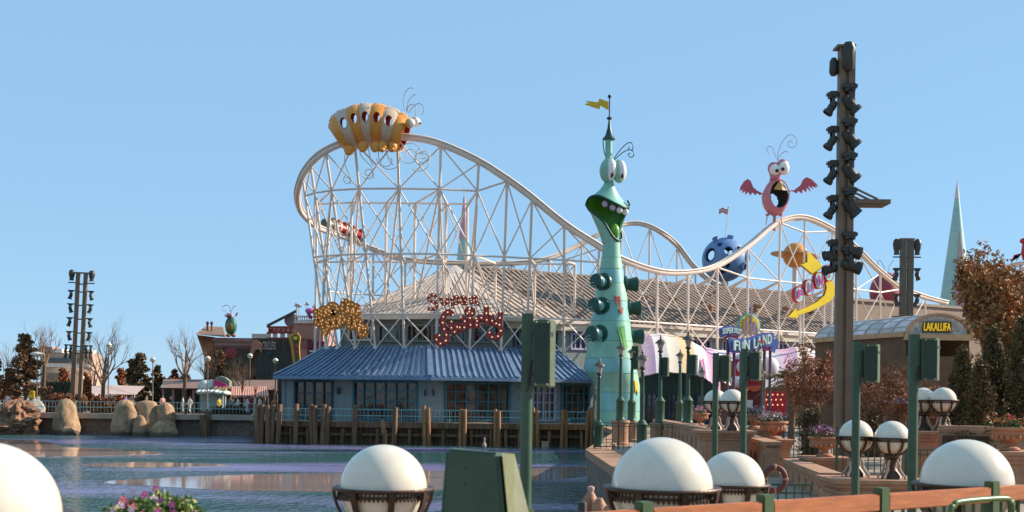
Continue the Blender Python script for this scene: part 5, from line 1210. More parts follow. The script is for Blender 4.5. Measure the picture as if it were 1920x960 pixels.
# --- globe lamp: opal globe in a bronze cradle
def globe_lamp(label, x, y, zc, R, detail, group='opal globe lamps', foot=.55):
    r0 = thing('globe_lamp', label, 'lamp', (x, y, zc - R - foot * R / .35), group); c = V3((x, y, zc)); k = R / .35; n = 72 if detail else 28
    m_ = MB(); m_.ell(c, R, R, R, n, n // 2 + 4); obj('globe', m_, globe_white, r0, smooth=True)
    zr = -.012 * k
    m_ = MB(); m_.lathe([(R * 1.00, zr), (R * 1.16, zr), (R * 1.17, zr + .014 * k), (R * 1.15, zr + .024 * k), (R * 1.0, zr + .02 * k)], c, n, caps=False); rim = obj('rim', m_, bronze, r0, smooth=30)
    m_ = MB(); m_.lathe([(R * 1.025, zr - .012 * k), (R * 1.04, zr - .012 * k), (R * 1.04, zr), (R * 1.025, zr)], c, n, caps=False); m_.lathe([(R * 1.02, zr - .05 * k), (R * 1.035, zr - .05 * k), (R * 1.035, zr - .03 * k), (R * 1.02, zr - .03 * k)], c, n, caps=False); obj('trim_band', m_, bronze, rim, smooth=30)
    m_ = MB(); nt_ = 66 if detail else 30
    for q in range(nt_):
        a = 2 * PI * (q + .5) / nt_; d = V3((math.cos(a), math.sin(a), 0)); t = V3((-d.y, d.x, 0)); w = PI * R / nt_
        p = c + d * (R * 1.03) + V3((0, 0, zr))
        m_.bar(p, p + V3((0, 0, -.04 * k)), w * .5, .012 * k, up=d)
        m_.prism([p + t * (w * .8) + V3((0, 0, -.048 * k)), p - t * (w * .8) + V3((0, 0, -.048 * k)), p - t * (w * .45) + V3((0, 0, -.066 * k)), p + V3((0, 0, -.076 * k)), p + t * (w * .45) + V3((0, 0, -.066 * k))], d * (.012 * k))
    obj('scallop_trim', m_, bronze, rim)['kind'] = 'stuff'
    for q in range(8):
        a = 2 * PI * (q + .5) / 8 - .12; d = V3((math.cos(a), math.sin(a), 0)); t = V3((-d.y, d.x, 0)); rings = []
        for j in range(15):
            f = j / 14; th = -.03 - f * 1.41; rr = R * (1.14 - .10 * f); p = c + d * (rr * math.cos(th)) + V3((0, 0, rr * math.sin(th) * 1.03)); nn = d * math.cos(th) + V3((0, 0, math.sin(th)))
            w, h = .03 * k, .022 * k; rings.append([p + t * w / 2 * 1.6 + nn * h / 2, p - t * w / 2 * 1.6 + nn * h / 2, p - t * w / 2 * 1.6 - nn * h / 2, p + t * w / 2 * 1.6 - nn * h / 2])
        m_ = MB(); m_.loft(rings); obj('rib', m_, bronze, r0, smooth=40)
    zb = -R * 1.08
    m_ = MB(); m_.lathe([(.03 * k, zb + .05 * k), (.15 * k, zb + .03 * k), (.16 * k, zb - .02 * k), (.09 * k, zb - .08 * k), (.075 * k, zb - .2 * k), (.11 * k, zb - .28 * k), (.2 * k, zb - .40 * k), (.22 * k, -R - foot * k)], c, 24); obj('stem', m_, bronze, r0, smooth=35)
    for q in range(4):
        a = PI / 4 + PI / 2 * q; d = V3((math.cos(a), math.sin(a), 0)); pts = [c + d * (rr * k) + V3((0, 0, zb + zz * k)) for rr, zz in ((.10, -.08), (.16, -.16), (.17, -.26), (.24, -.36), (.3, -.42), (.29, -.47))]
        m_ = MB(); m_.tube(crv(pts, 4), [.028 * k] * 21, 8); obj('scroll_foot', m_, M('stone_scroll', (.55, .40, .31), .8), r0, smooth=True)
    return r0
globes = [(1241, 918, 8.35, .36, 'largest near globe lamp right of the centre', 1), (1372, 910, 12.9, .36, 'near globe lamp half behind the largest one', 1), (719, 918, 9.7, .36, 'near globe lamp in front of the lake, left of the green cabinet', 1), (1812, 911, 9.4, .36, 'near globe lamp behind the orange rail at right', 1), (-31, 972, 5.7, .36, 'globe lamp cut by the left edge of the picture', 1)]
for px, py, D, R, lb, dt in globes:
    rim_z = Z(px, py, D); zc = rim_z + .012 * R / .35; g = globe_lamp(lb, X(px, D, py), D, zc, R, True, 'large near globe lamps')
    base = zc - R - .55 * R / .35
    if px != 1372: pedestal('terrace pedestal below ' + lb.split(',')[0], X(px, D, py), D, 2.29 if D < 12 else LANDZ, base, .55, group='terrace lamp pedestals')
    else: pedestal('terrace pedestal below ' + lb.split(',')[0], X(px, D, py), D, LANDZ, base, .7, group='terrace lamp pedestals')
small = [(1605, 819, 25.0, 'left globe of the pair before the brown mast', 1), (1673, 822, 24.5, 'right globe of the pair before the brown mast', 1), (1342, 753, 35.5, 'left globe of the small pair on the far pedestal', 0), (1373, 753, 34.5, 'right globe of the small pair on the far pedestal', 0), (1731, 751, 33.2, 'left globe of the pair by the dark conifers', 0), (1769, 751, 32.6, 'right globe of the pair by the dark conifers', 0)]
pos = []
for px, py, D, lb, dt in small:
    R = .355; zc = Z(px, py, D) + .01; x = X(px, D, py); globe_lamp(lb, x, D, zc, R, dt, 'small globe pairs on stone pedestals', .5); pos.append((x, D, zc - R - .5))
for (a, b), lb in (((0, 1), 'broad stepped pedestal carrying the globe pair before the mast'), ((2, 3), 'broad pedestal carrying the small far globe pair'), ((4, 5), 'broad pedestal carrying the globe pair by the conifers')):
    A, B = pos[a], pos[b]; cxm, cym = (A[0] + B[0]) / 2, (A[1] + B[1]) / 2; ztop = min(A[2], B[2]); w = abs(A[0] - B[0]) + 1.1
    r0 = pedestal(lb, cxm, cym, LANDZ, ztop, w, 1.3, group='broad globe pedestals')
# linking balustrade walls
def lowwall(label, a, b, zt, w=.5):
    r0 = thing('balustrade_wall', label, 'wall', (a[0], a[1], LANDZ)); A, B = V3((*a, 0)), V3((*b, 0)); d = (B - A).normalized(); n = V3((d.y, -d.x, 0)); L_ = (B - A).length
    m_ = MB(); m_.bar(A + V3((0, 0, (LANDZ + zt) / 2 - .05)), B + V3((0, 0, (LANDZ + zt) / 2 - .05)), w * .8, zt - LANDZ - .1); obj('body', m_, sandstone, r0)
    m_ = MB(); m_.bar(A + V3((0, 0, zt - .06)), B + V3((0, 0, zt - .06)), w, .12); m_.bar(A + V3((0, 0, zt - .15)), B + V3((0, 0, zt - .15)), w * .9, .06); obj('coping', m_, sandstone, r0)
    k = int(L_ / 1.0)
    for j in range(k):
        p = A + d * ((j + .5) * L_ / k)
        for s_ in (-1, 1): m_ = MB(); q = p + n * (s_ * w * .42); m_.bar(q - d * .33 + V3((0, 0, (LANDZ + zt) / 2 - .1)), q + d * .33 + V3((0, 0, (LANDZ + zt) / 2 - .1)), .05, max(.2, zt - LANDZ - .55)); obj('raised_panel', m_, sandstone, r0)
    return r0
lowwall('stone balustrade linking the leftmost urn and small globes', (X(1235, 52), 52), (X(1360, 36), 36), Z(1330, 800, 40))
lowwall('stone balustrade running between the two middle urns', (X(1385, 42), 42), (X(1450, 33), 33), Z(1425, 800, 40) - .25)
lowwall('sloping path wall below the globe pair', (X(1470, 33), 32), (X(1560, 26), 26), 2.25)
lowwall('low stone wall before the dark conifers', (X(1760, 31), 31), (X(1990, 30), 30), Z(1850, 800, 30))
# iron fences
def iron_fence(label, pts, h, pick=.13):
    r0 = thing('iron_fence', label, 'fence', pts[0], 'dark green iron fences')
    for a, b in zip(pts, pts[1:]):
        a, b = V3(a), V3(b); L_ = (b - a).length; hv = V3((0, 0, h)); k = max(2, int(L_ / pick))
        for f in (.12, .88, 1.0): m_ = MB(); m_.bar(a + hv * f, b + hv * f, .035, .03); obj('rail', m_, dark_green, r0)
        for j in range(k + 1): p = a.lerp(b, j / k); m_ = MB(); m_.bar(p, p + hv * (1.0 if j % 8 else 1.12), .022 if j % 8 else .06); obj('picket' if j % 8 else 'post', m_, dark_green, r0)
    return r0
iron_fence('iron fence with pickets before the red bulb panel', [(X(1470, 38), 38, LANDZ), (X(1560, 37), 37, LANDZ)], 1.25, .17)
iron_fence('iron gate with lifebuoy below the square pedestal', [(X(1415, 19), 19, LANDZ - .3), (X(1522, 19), 19, LANDZ - .3)], 1.12, .12)
iron_fence('iron fence at the quay corner by the lamp posts', [(3.3, 46.6, LANDZ + .1), (X(1160, 46.4), 46.3, LANDZ + .1), (X(1262, 45), 45, LANDZ + .1)], 1.05, .22)
iron_fence('iron fence behind the globe pair before the mast', [(X(1570, 30), 30, LANDZ), (X(1700, 30), 30, LANDZ)], 1.35, .16)
iron_fence('iron fence below the dark conifers', [(X(1700, 28.6), 28.6, LANDZ), (X(1860, 28.6), 28.6, LANDZ)], 1.0, .16)
lbu = thing('lifebuoy', 'dark red lifebuoy ring hung on the iron gate', 'lifebuoy', P(1453, 898, 18.9)); c = P(1453, 898, 18.88)
m_ = MB(); m_.tube([c + XV * (.17 * math.cos(a)) + ZV * (.19 * math.sin(a)) for a in [2 * PI * i / 24 for i in range(24)]], .045, 8, closed=True); obj('ring', m_, M('buoy_red', (.15, .04, .035), .6), lbu, smooth=True)
for a in (0, PI / 2, PI, 1.5 * PI): m_ = MB(); p = c + XV * (.17 * math.cos(a)) + ZV * (.19 * math.sin(a)); m_.ell(p, .05, .05, .05, 8, 6); obj('band', m_, terracotta, lbu)

# --- Victorian lamp posts
lamp_glass = M('lamp_glass', (.55, .45, .38), .2, var=.2, spec=.6)
def lamp_post(label, px, topy, basey, D, drum):
    x, zb, zt = X(px, D, basey), Z(px, basey, D), Z(px, topy, D); h = zt - zb; b = V3((x, D, zb)); k = h / 3.6
    r0 = thing('lamp_post', label, 'lamp post', b if not drum else (x, D, LANDZ), 'dark green lamp posts on the quay')
    m_ = MB(); m_.lathe([(.20, 0), (.22, .05), (.2, .1), (.19, .14), (.19, .85), (.22, .9), (.16, .98), (.085, 1.08), (.075, 2.2), (.06, 2.75), (.085, 2.8), (.06, 2.86), (.055, 2.9)], (0, 0, 0), 14); m_.v = [(p[0] * k + x, p[1] * k + D, p[2] * k + zb) for p in m_.v]; obj('post', m_, dark_green, r0, smooth=35)
    def lz(q): return zb + q * k
    m_ = MB(); m_.lathe([(.05 * k, lz(2.88)), (.13 * k, lz(2.93)), (.09 * k, lz(3.0)), (.05 * k, lz(3.02))], (x, D, 0), 12); hd_ = obj('lantern_base', m_, black_iron, r0, smooth=40)
    m_ = MB(); m_.lathe([(.075 * k, lz(3.0)), (.15 * k, lz(3.28)), (.02, lz(3.28))], (x, D, 0), 8, caps=False); obj('lantern_glass', m_, lamp_glass, hd_)
    m_ = MB(); m_.lathe([(.02 * k, lz(3.27)), (.24 * k, lz(3.27)), (.22 * k, lz(3.31)), (.12 * k, lz(3.40)), (.05 * k, lz(3.45)), (.03 * k, lz(3.5)), (.045 * k, lz(3.53)), (.01, lz(3.62))], (x, D, 0), 16); obj('lantern_cap', m_, M('lamp_cap', (.12, .10, .075), .45, metal=.2), hd_, smooth=40)
    if drum:
        m_ = MB(); m_.lathe([(.42 * drum, LANDZ), (.42 * drum, LANDZ + .1), (.37 * drum, LANDZ + .16), (.37 * drum, zb - .22), (.42 * drum, zb - .14), (.44 * drum, zb - .06), (.42 * drum, zb)], (x, D, 0), 24); obj('stone_drum', m_, sandstone, r0, smooth=35)
    return r0
def speaker_box(parent, c, w, h, d, rz=0.0, name='speaker'):
    """column loudspeaker with a chamfered lit side"""
    c = V3(c); m_ = MB(); o = [(-.5, -.5), (.22, -.5), (.5, -.2), (.5, .4), (.4, .5), (-.5, .5)]
    cr, sr = math.cos(rz), math.sin(rz)
    m_.prism([c + V3((x * w * cr - y * d * sr, x * w * sr + y * d * cr, -h / 2)) for x, y in o], (0, 0, h)); sp_ = obj(name, m_, M('speaker_green', (.095, .13, .07), .5, var=.15, vs=5), parent)
    bm = bmesh.new(); bm.from_mesh(sp_.data); bmesh.ops.bevel(bm, geom=bm.edges[:], offset=.012, segments=2, affect='EDGES'); bm.to_mesh(sp_.data); bm.free()
    m_ = MB(); m_.prism([c + V3((x * w * cr - y * d * sr, x * w * sr + y * d * cr, -h * .45)) for x, y in ((-.47, -.515), (.18, -.515), (.18, -.505), (-.47, -.505))], (0, 0, h * .9)); obj('grille', m_, M('grille_green', (.03, .06, .045), .7, var=.3, vs=60), sp_)
    m_ = MB(); m_.box(c + V3((w * .30, -d * .52, h * .28)), (w * .16, .01, h * .07)); obj('label_plate', m_, M('plate_grey', (.35, .34, .28), .5), sp_)
    m_ = MB(); m_.tube(crv([c + V3((-w * .52, -.03, -h * .1)), c + V3((-w * .68, -.08, -h * .24)), c + V3((-w * .72, -.06, -h * .48)), c + V3((-w * .85, -.02, -h * .62))], 5), .012, 6); obj('cable', m_, black_iron, sp_)
    for sx_ in (-.4, .12):
        for sz_ in (-.46, .46): m_ = MB(); m_.ell(c + V3((sx_ * w, -d * .515, sz_ * h)), .012, .008, .012, 6, 4); obj('bolt', m_, MATS['plate_grey'], sp_)
    m_ = MB(); m_.box(c + V3((-w * .62, 0, h * .3)), (w * .3, .04, .05)); m_.box(c + V3((-w * .62, 0, -h * .3)), (w * .3, .04, .05)); m_.box(c + V3((-w * .58, 0, 0)), (w * .1, .03, h * .64)); obj('bracket', m_, black_iron, sp_)
    return sp_
lps = [(1122, 671, 838, 46.8, 0, 'leftmost quay lamp post by the water corner'), (1163, 640, 788, 53, 1, 'lamp post on a stone drum before the green tower'), (1184, 648, 790, 57, 1, 'lamp post with side speaker behind the tower base'), (1203, 657, 842, 43, 0, 'short lamp post standing on the quay right of the tower'), (1237, 629, 793, 49, 1, 'tall drum lamp post with speaker before the striped tent'), (1274, 655, 790, 57, 1, 'slim lamp post between the two speaker lamp posts'), (1289, 621, 794, 46, 1, 'tallest quay lamp post with speaker beside the flower urn'), (1316, 688, 800, 66, 0, 'distant lamp post above the leftmost flower urn')]
for px, ty, by, D, dr, lb in lps:
    r0 = lamp_post(lb, px, ty, by, D, dr)
    if px in (1184, 1237, 1289):
        cx_, cy_, hh = {1184: (1193, 671, 44), 1237: (1248, 688, 36), 1289: (1300, 684, 38)}[px]; U_ = D / F; speaker_box(r0, P(cx_, cy_, D), 13 * U_ if px < 1280 else 16 * U_, hh * U_, .3)
for px, ty, D, lb in ((1506, 652, 74, 'far lamp post with round head by the pale canopy'), (1428, 690, 62, 'far green post behind the candy kiosk')): lamp_post(lb, px, ty, 790, D, 0)
# --- speaker poles: (pole px, pole width px, top y, D, box px range, box y range)
def speaker_pole(label, px, w, ty, D, bx0, bx1, by0, by1, zb):
    U_ = D / F; x = X(px, D, 700); r0 = thing('speaker_pole', label, 'speaker pole', (x, D, zb), 'dark green speaker poles'); zt = Z(px, ty, D)
    m_ = MB(); m_.tube([(x, D, zb), (x, D, Z(px, by1 + 8, D))], w * U_ / 2, 14); m_.box((x, D, (zt + Z(px, by1 + 8, D)) / 2), (w * U_ * .98, w * U_ * .8, zt - Z(px, by1 + 8, D))); m_.lathe([(w * U_ * .8, zb), (w * U_ * .8, zb + .05), (w * U_ * .5, zb + .1)], (x, D, 0), 14); obj('pole', m_, dark_green, r0, smooth=35)
    speaker_box(r0, P((bx0 + bx1) / 2, (by0 + by1) / 2, D), (bx1 - bx0) * U_, (by1 - by0) * U_, .34)
    return r0
speaker_pole('nearest speaker pole before the restaurant roof', 988, 22, 588, 12.4, 1000, 1041, 601, 726, 2.29)
speaker_pole('speaker pole crossing the small globe pair', 1342, 11, 662, 31, 1350, 1370, 666, 716, LANDZ)
speaker_pole('speaker pole below the entrance sign right end', 1395, 12.5, 654, 27, 1404, 1427, 659, 714, LANDZ)
speaker_pole('speaker pole standing before the brown mast', 1606, 15, 640, 20, 1618, 1648, 646, 718, LANDZ)
speaker_pole('rightmost speaker pole beside the vaulted pavilion', 1713, 18, 627, 17.5, 1724, 1759, 635, 714, LANDZ)
# pier stub that carries the nearest pole
# ================================================================== FOREGROUND TERRACE
cab = thing('speaker_cabinet', 'big dark green slanted cabinet close to the camera', 'cabinet', (X(905, 5.2), 5.2, 2.29))
D_ = 5.2; U_ = D_ / F; x0, x1, x2, x3 = X(829, D_, 950), X(986, D_, 950), X(839, D_, 840), X(952, D_, 845); zt = Z(900, 842, D_); zb = zt - .62
m_ = MB()
f = [V3((x0 - .03, D_, zb)), V3((X(936, D_, 950) + .05, D_, zb)), V3((X(934, D_, 852), D_, zt - .015)), V3((X(837, D_, 842), D_, zt))]
b_ = [V3((x0, D_ + .36, zb)), V3((x1 + .10, D_ + .22, zb)), V3((X(962, D_, 852), D_ + .22, zt - .03)), V3((X(840, D_, 842), D_ + .36, zt - .01))]
m_.add(f + b_, [(0, 1, 2, 3), (7, 6, 5, 4), (0, 4, 5, 1), (1, 5, 6, 2), (2, 6, 7, 3), (3, 7, 4, 0)])
o = obj('housing', m_, M('cabinet_green', (.045, .085, .055), .5, var=.12, vs=8), cab)
bm = bmesh.new(); bm.from_mesh(o.data); bmesh.ops.bevel(bm, geom=bm.edges[:], offset=.014, segments=3, affect='EDGES'); bm.to_mesh(o.data); bm.free()
for p in o.data.polygons: p.use_smooth = False
m_ = MB(); m_.add([p.lerp(q, .08) + V3((.012, -.012, 0)) for p, q in ((f[1], b_[1]), (b_[1], f[1]), (b_[2], f[2]), (f[2], b_[2]))], [(0, 1, 2, 3)]); obj('side_grille', m_, M('cabinet_olive', (.16, .17, .085), .5, var=.15, vs=20), cab)
m_ = MB(); m_.box(((x0 + x1) / 2, D_ + .16, (2.29 + zb) / 2), (.2, .2, zb - 2.29)); m_.box(((x0 + x1) / 2, D_ + .16, 2.31), (.34, .34, .04)); obj('stand', m_, dark_green, cab)
for py in (878, 908): m_ = MB(); m_.ell(P(872, py, D_) + V3((0, -.004, 0)), .005, .004, .005, 8, 6); obj('screw', m_, black_iron, cab)

# fence with orange timber rail
fn = thing('terrace_fence', 'green steel fence with orange timber top rail at lower right', 'fence', (2.2, 7.7, 2.29))
fx0, fx1 = V3((X(1210, 6.7, 950), 6.7, 0)), V3((X(1862, 8.75, 900), 8.75, 0)); fd = (fx1 - fx0).normalized()
def on_line(px):
    lo, hi = -3.0, 8.0
    for _ in range(50):
        m0 = (lo + hi) / 2; p = fx0 + fd * m0
        if 960 + p.x / p.y * F < px: lo = m0
        else: hi = m0
    return fx0 + fd * lo
ZF = 3.30; rail_or = M('rail_orange_timber', (.50, .16, .055), .5, var=.2, vs=4, bump=.15, bs=30, stretch=(1, 1, 8), grime=.15); post_green = M('fence_green', (.07, .115, .045), .45, var=.12, vs=6)
pp = [on_line(px) for px in (985, 1210, 1437, 1655, 1862, 2075, 2290)]
fnn = V3((fd.y, -fd.x, 0))
for p in pp:
    m_ = MB(); m_.box(p + V3((0, 0, (2.29 + ZF) / 2)), (.095, .075, ZF - 2.29), math.atan2(fd.y, fd.x)); o = obj('post', m_, post_green, fn)
    bm = bmesh.new(); bm.from_mesh(o.data); bmesh.ops.bevel(bm, geom=bm.edges[:], offset=.006, segments=2, affect='EDGES'); bm.to_mesh(o.data); bm.free()
for a, b in zip(pp, pp[1:]):
    m_ = MB(); m_.bar(a + fd * .049 + V3((0, 0, ZF - .10)) , b - fd * .049 + V3((0, 0, ZF - .10)), .06, .115); o = obj('top_rail', m_, rail_or, fn)
    bm = bmesh.new(); bm.from_mesh(o.data); bmesh.ops.bevel(bm, geom=bm.edges[:], offset=.008, segments=2, affect='EDGES'); bm.to_mesh(o.data); bm.free()
    m_ = MB(); m_.bar(a + V3((0, 0, 2.42)), b + V3((0, 0, 2.42)), .03, .04); obj('bottom_rail', m_, post_green, fn)
    L_ = (b - a).length; k = int(L_ / .115)
    for j in range(1, k): p = a.lerp(b, j / k); m_ = MB(); m_.bar(p + V3((0, 0, 2.42)), p + V3((0, 0, ZF - .157)), .016, .03); obj('picket', m_, post_green, fn)
for i, (pa, pb) in enumerate(((1700, 1817), (1898, 2040))):
    hp_ = thing('hoop_barrier', ['green tubular hoop barrier under the timber rail', 'green tubular hoop barrier at the right edge'][i], 'barrier', on_line(pa) + fnn * .35 + V3((0, 0, 2.29)), 'green hoop barriers')
    a, b = on_line(pa) + fnn * .35, on_line(pb) + fnn * .35; d = (b - a).normalized(); zt = Z(1760, 940, 7.9)
    m_ = MB(); m_.tube(crv([a + V3((0, 0, 2.29)), a + V3((0, 0, zt - .12)), a + d * .04 + V3((0, 0, zt - .03)), a + d * .12 + V3((0, 0, zt)), b - d * .12 + V3((0, 0, zt)), b - d * .04 + V3((0, 0, zt - .03)), b + V3((0, 0, zt - .12)), b + V3((0, 0, 2.29))], 6), .019, 10); obj('hoop', m_, M('hoop_green', (.09, .17, .045), .4, var=.1), hp_, smooth=True)
# fire-hose bollards by the quay
hb = thing('capped_bollard', 'row of rusty dome-topped bollards behind the near globe', 'bollard', P(1110, 1010, 14.2))
hm = M('bollard_rust', (.42, .20, .12), .6, var=.25, vs=8, bump=.2)
for px, ty, r, D in ((1107, 922, 14, 14.2), (1124, 934, 14, 13.9), (1140, 948, 13, 13.5)):
    U_ = D / F; p = P(px, ty, D); m_ = MB(); m_.lathe([(.4 * r * U_, .0), (r * U_, -.09), (r * U_ * 1.15, -.2), (r * U_ * .95, -.36), (r * U_ * 1.05, -.42), (r * U_ * 1.05, -.95)], p, 16); obj('dome', m_, hm, hb, smooth=35)
m_ = MB(); c = P(1108, 916, 14.2); m_.lathe([(.02, .03), (.04, .02), (.045, 0), (.03, -.05), (.05, -.06), (.05, -.1)], c, 12); obj('knob', m_, M('knob_pink', (.5, .32, .28), .5), hb, smooth=40)
bo2 = thing('round_bollard', 'short dark round bollard left of the rusty ones', 'bollard', P(1092, 1010, 14)); m_ = MB(); p = P(1092, 940, 14); m_.lathe([(.03, 0), (.05, -.012), (.055, -.03), (.055, -.8)], p, 16); obj('post', m_, black_iron, bo2, smooth=35)
# flowering bush at lower left
fb = thing('flower_planter', 'bush of pink flowers with fresh green leaves at lower left', 'plant', (X(288, 5.4), 5.4, 2.29)); rnd = random.Random(5)
cc = P(288, 975, 5.4); cs = []
for _ in range(46):
    a = rnd.uniform(0, 2 * PI); r = rnd.uniform(0, 1) ** .5; cs.append((cc.x + .22 * r * math.cos(a), cc.y + .2 * r * math.sin(a), cc.z + .085 * (1 - r * r) + rnd.uniform(-.06, .03), .045))
leaves('foliage', cs, 2600, .016, 1, M('bush_leaf', (.13, .22, .04), .5, var=.45, vs=30), fb, 61)
leaves('pale_leaves', cs, 900, .014, 1.05, M('bush_leaf_pale', (.32, .36, .10), .5, var=.3, vs=30), fb, 62)
for k in range(34):
    a = rnd.uniform(0, 2 * PI); r = rnd.uniform(0, 1) ** .5; p = V3((cc.x + .22 * r * math.cos(a), cc.y + .2 * r * math.sin(a) - .02, cc.z + .10 * (1 - r * r) + rnd.uniform(0, .055)))
    m_ = MB(); t0 = rnd.uniform(0, PI); ax_ = V3((rnd.uniform(-.6, .6), -1, rnd.uniform(0, .9))).normalized(); u_ = ax_.orthogonal().normalized(); w_ = ax_.cross(u_)
    for q in range(5):
        an = t0 + 2 * PI * q / 5; d = u_ * math.cos(an) + w_ * math.sin(an); e = ax_.cross(d); s_ = .015
        m_.add([p, p + d * s_ * .7 + e * s_ * .55 + ax_ * .004, p + d * s_ * 1.35 + ax_ * .001, p + d * s_ * .7 - e * s_ * .55 + ax_ * .004], [(0, 1, 2, 3)])
    m_.ell(p + ax_ * .003, .004, .004, .004, 6, 4); o = obj('blossom', m_, [fl_pink, fl_white, fl_pink, M('petal_coral', (.65, .16, .2), .6, var=.2, vs=20)][k % 4], fb, recalc=False)
m_ = MB(); m_.lathe([(.2, 2.29), (.22, 2.32), (.26, 2.6), (cc.z - 2.29 > .5 and .27 or .27, cc.z - .12), (.3, cc.z - .08), (.3, cc.z - .04), (.05, cc.z - .06)], (cc.x, cc.y, 0), 28); obj('pot', m_, terracotta, fb, smooth=35)
# ================================================================== ROCKS AT THE FAR SHORE
from mathutils import noise as mnoise
def rock(name, label, px0, px1, ty, D, depth, seed, mat=boulder_mat, rough=.10, top=.5, fine=0.045, parent=None, zb=-.6, lean=0):
    U_ = D / F; cx_ = X((px0 + px1) / 2, D, 780); w = (px1 - px0) / 2 * U_; zt = Z((px0 + px1) / 2, ty, D); h = zt - zb; vs, n, m = [], 40, 28; m_ = MB(); rings = []
    for j in range(m + 1):
        f = j / m; R = []
        prof_ = (1 - max(0, (f - top) / (1 - top)) ** 3.2) ** .5 * (.86 + .18 * math.sin(PI * min(1, f * 1.1 + .15)))
        for k in range(n):
            a = 2 * PI * k / n; d = V3((math.cos(a), math.sin(a), f * 2.2)); q = 1 + rough * mnoise.noise(d * 1.3 + V3((seed * 7.3, 0, 0))) * 2 + fine * mnoise.fractal(d * 3.2 + V3((seed * 3.1, 5, 0)), .7, 2.2, 5)
            R.append(V3((cx_ + lean * f + w * max(.02, prof_) * q * math.cos(a), D + depth * max(.02, prof_) * q * math.sin(a), zb + h * f * (1 + .04 * q))))
        rings.append(R)
    m_.loft(rings); o = obj(name, m_, mat, parent, smooth=True if fine < .1 else 25)
    if label: tag(o, label, 'rock', 'rocks along the far shore')
    return o
crag_mat = M('crag_stone', (.27, .135, .075), .9, var=.6, vs=1.6, bump=.8, bs=5, col2=(.10, .065, .045))
rock('crag', 'rugged red-brown crag at the left edge of the lake', 2, 66, 752, 100.6, 1.6, 1, crag_mat, .22, .45, .35)
rock('crag', 'low dark crag block beside the red-brown crag', -40, 18, 770, 100.9, 1.2, 9, crag_mat, .22, .5, .35)
rock('boulder', 'tall smooth boulder standing alone before the shore wall', 102, 148, 750, 100.4, 1.0, 2, rough=.13, top=.5, lean=-.1)
rock('boulder', 'tallest boulder at the left of the boulder group', 213, 258, 752, 100.3, 1.0, 3, rough=.14, top=.62)
rock('boulder', 'broad middle boulder of the boulder group', 246, 303, 753, 101.0, 1.0, 4, rough=.16, top=.72)
rock('boulder', 'rounded right boulder of the boulder group', 290, 328, 757, 101.1, .9, 5, rough=.14, top=.66)
rock('boulder', 'small boulder in front of the boulder group', 248, 278, 780, 99.6, .6, 6, top=.3)
rock('boulder', 'low round boulder at the right foot of the group', 281, 335, 790, 99.5, .8, 7, top=.25)
rock('boulder', 'pale boulder on the bank behind the crag', 48, 83, 750, 104.2, .8, 8, M('pale_rock', (.55, .5, .46), .8, var=.15), top=.4, zb=1.5)

# ================================================================== TREES
def limb(mb, p, d, L, r, depth, rnd, spread=.5, tips=None, up=.12, kids=(2, 4), n0=6, shrink=.68):
    pts = [V3(p)]; rs = [r]; d = V3(d).normalized(); k = 4
    for i in range(k):
        d = (d + V3((rnd.uniform(-1, 1), rnd.uniform(-1, 1), rnd.uniform(-1, 1))) * .16 + V3((0, 0, up))).normalized()
        pts.append(pts[-1] + d * (L / k)); rs.append(r * (1 - .45 * (i + 1) / k))
    mb.tube(pts, rs, max(3, n0), caps=False)
    if tips is not None and depth <= 1: tips.append(pts[-1]); tips.append(pts[2])
    if depth <= 0: return
    for j in range(rnd.randint(*kids)):
        f = rnd.uniform(.45, 1.0) if j else 1.0; i = min(k, max(1, int(f * k))); q = pts[i]
        a = rnd.uniform(0, 2 * PI); o = d.orthogonal().normalized(); o2 = d.cross(o); nd_ = (d + (o * math.cos(a) + o2 * math.sin(a)) * rnd.uniform(.5, 1.1) * spread * 1.5).normalized()
        limb(mb, q, nd_, L * shrink * rnd.uniform(.8, 1.15), rs[i] * .68, depth - 1, rnd, spread, tips, up, kids, max(3, n0 - 1), shrink)
def bare_tree(label, px, basey, topy, D, seed, spread=.5, mat=tree_bark, depth=5, group='bare winter trees', trunk=.28, leaf=None, nl=0, ls=.1, zb=LANDZ, name='bare_tree', kids=(2, 4), r=None):
    rnd = random.Random(seed); x = X(px, D, 740); H_ = Z(px, topy, D) - zb; r0 = thing(name, label, 'tree', (x, D, zb), group); tips = []
    tr = MB(); pts = [V3((x, D, zb - .1)), V3((x + rnd.uniform(-.1, .1), D, zb + H_ * trunk * .5)), V3((x + rnd.uniform(-.15, .15), D, zb + H_ * trunk))]; rr = r or H_ * .022
    tr.tube(pts, [rr * 1.25, rr, rr * .85], 9); obj('trunk', tr, mat, r0, smooth=40)
    br = MB()
    for j in range(5):
        a = 2 * PI * j / 5 + rnd.uniform(-.4, .4); sp_ = spread * (1.25 if j else .2); limb(br, pts[-1] - V3((0, 0, rnd.uniform(0, .12) * H_ * trunk)), (math.cos(a) * sp_, math.sin(a) * sp_, 1), H_ * (1 - trunk) * (.42 if not leaf else .31), rr * .6, depth - 1, rnd, spread, tips, kids=kids)
    obj('branches', br, twig_pale if mat is tree_bark else mat, r0)
    if leaf:
        rnd.shuffle(tips); leaves('crown', [(*t, ls * 4) for t in tips[:400]], nl, ls, 1.0, leaf, r0, seed)
    return r0
bare_tree('bare tree right of the far light mast', 193, 750, 588, 108, 11, .55, depth=5)
bare_tree('bare tree with straight trunk before the brown pavilion', 346, 752, 600, 107, 12, .6, depth=5, trunk=.42)
bare_tree('thin bare tree rising behind the pine', 82, 745, 592, 118, 13, .5, depth=5, trunk=.5)
bare_tree('small bare tree before the dark sign building', 452, 735, 655, 112, 14, .75, depth=5)
bare_tree('bare tree behind the light mast at left', 172, 745, 640, 125, 17, .7, depth=5)
bare_tree('bare tree against the tavern wall', 400, 720, 632, 122, 16, .6, depth=4)
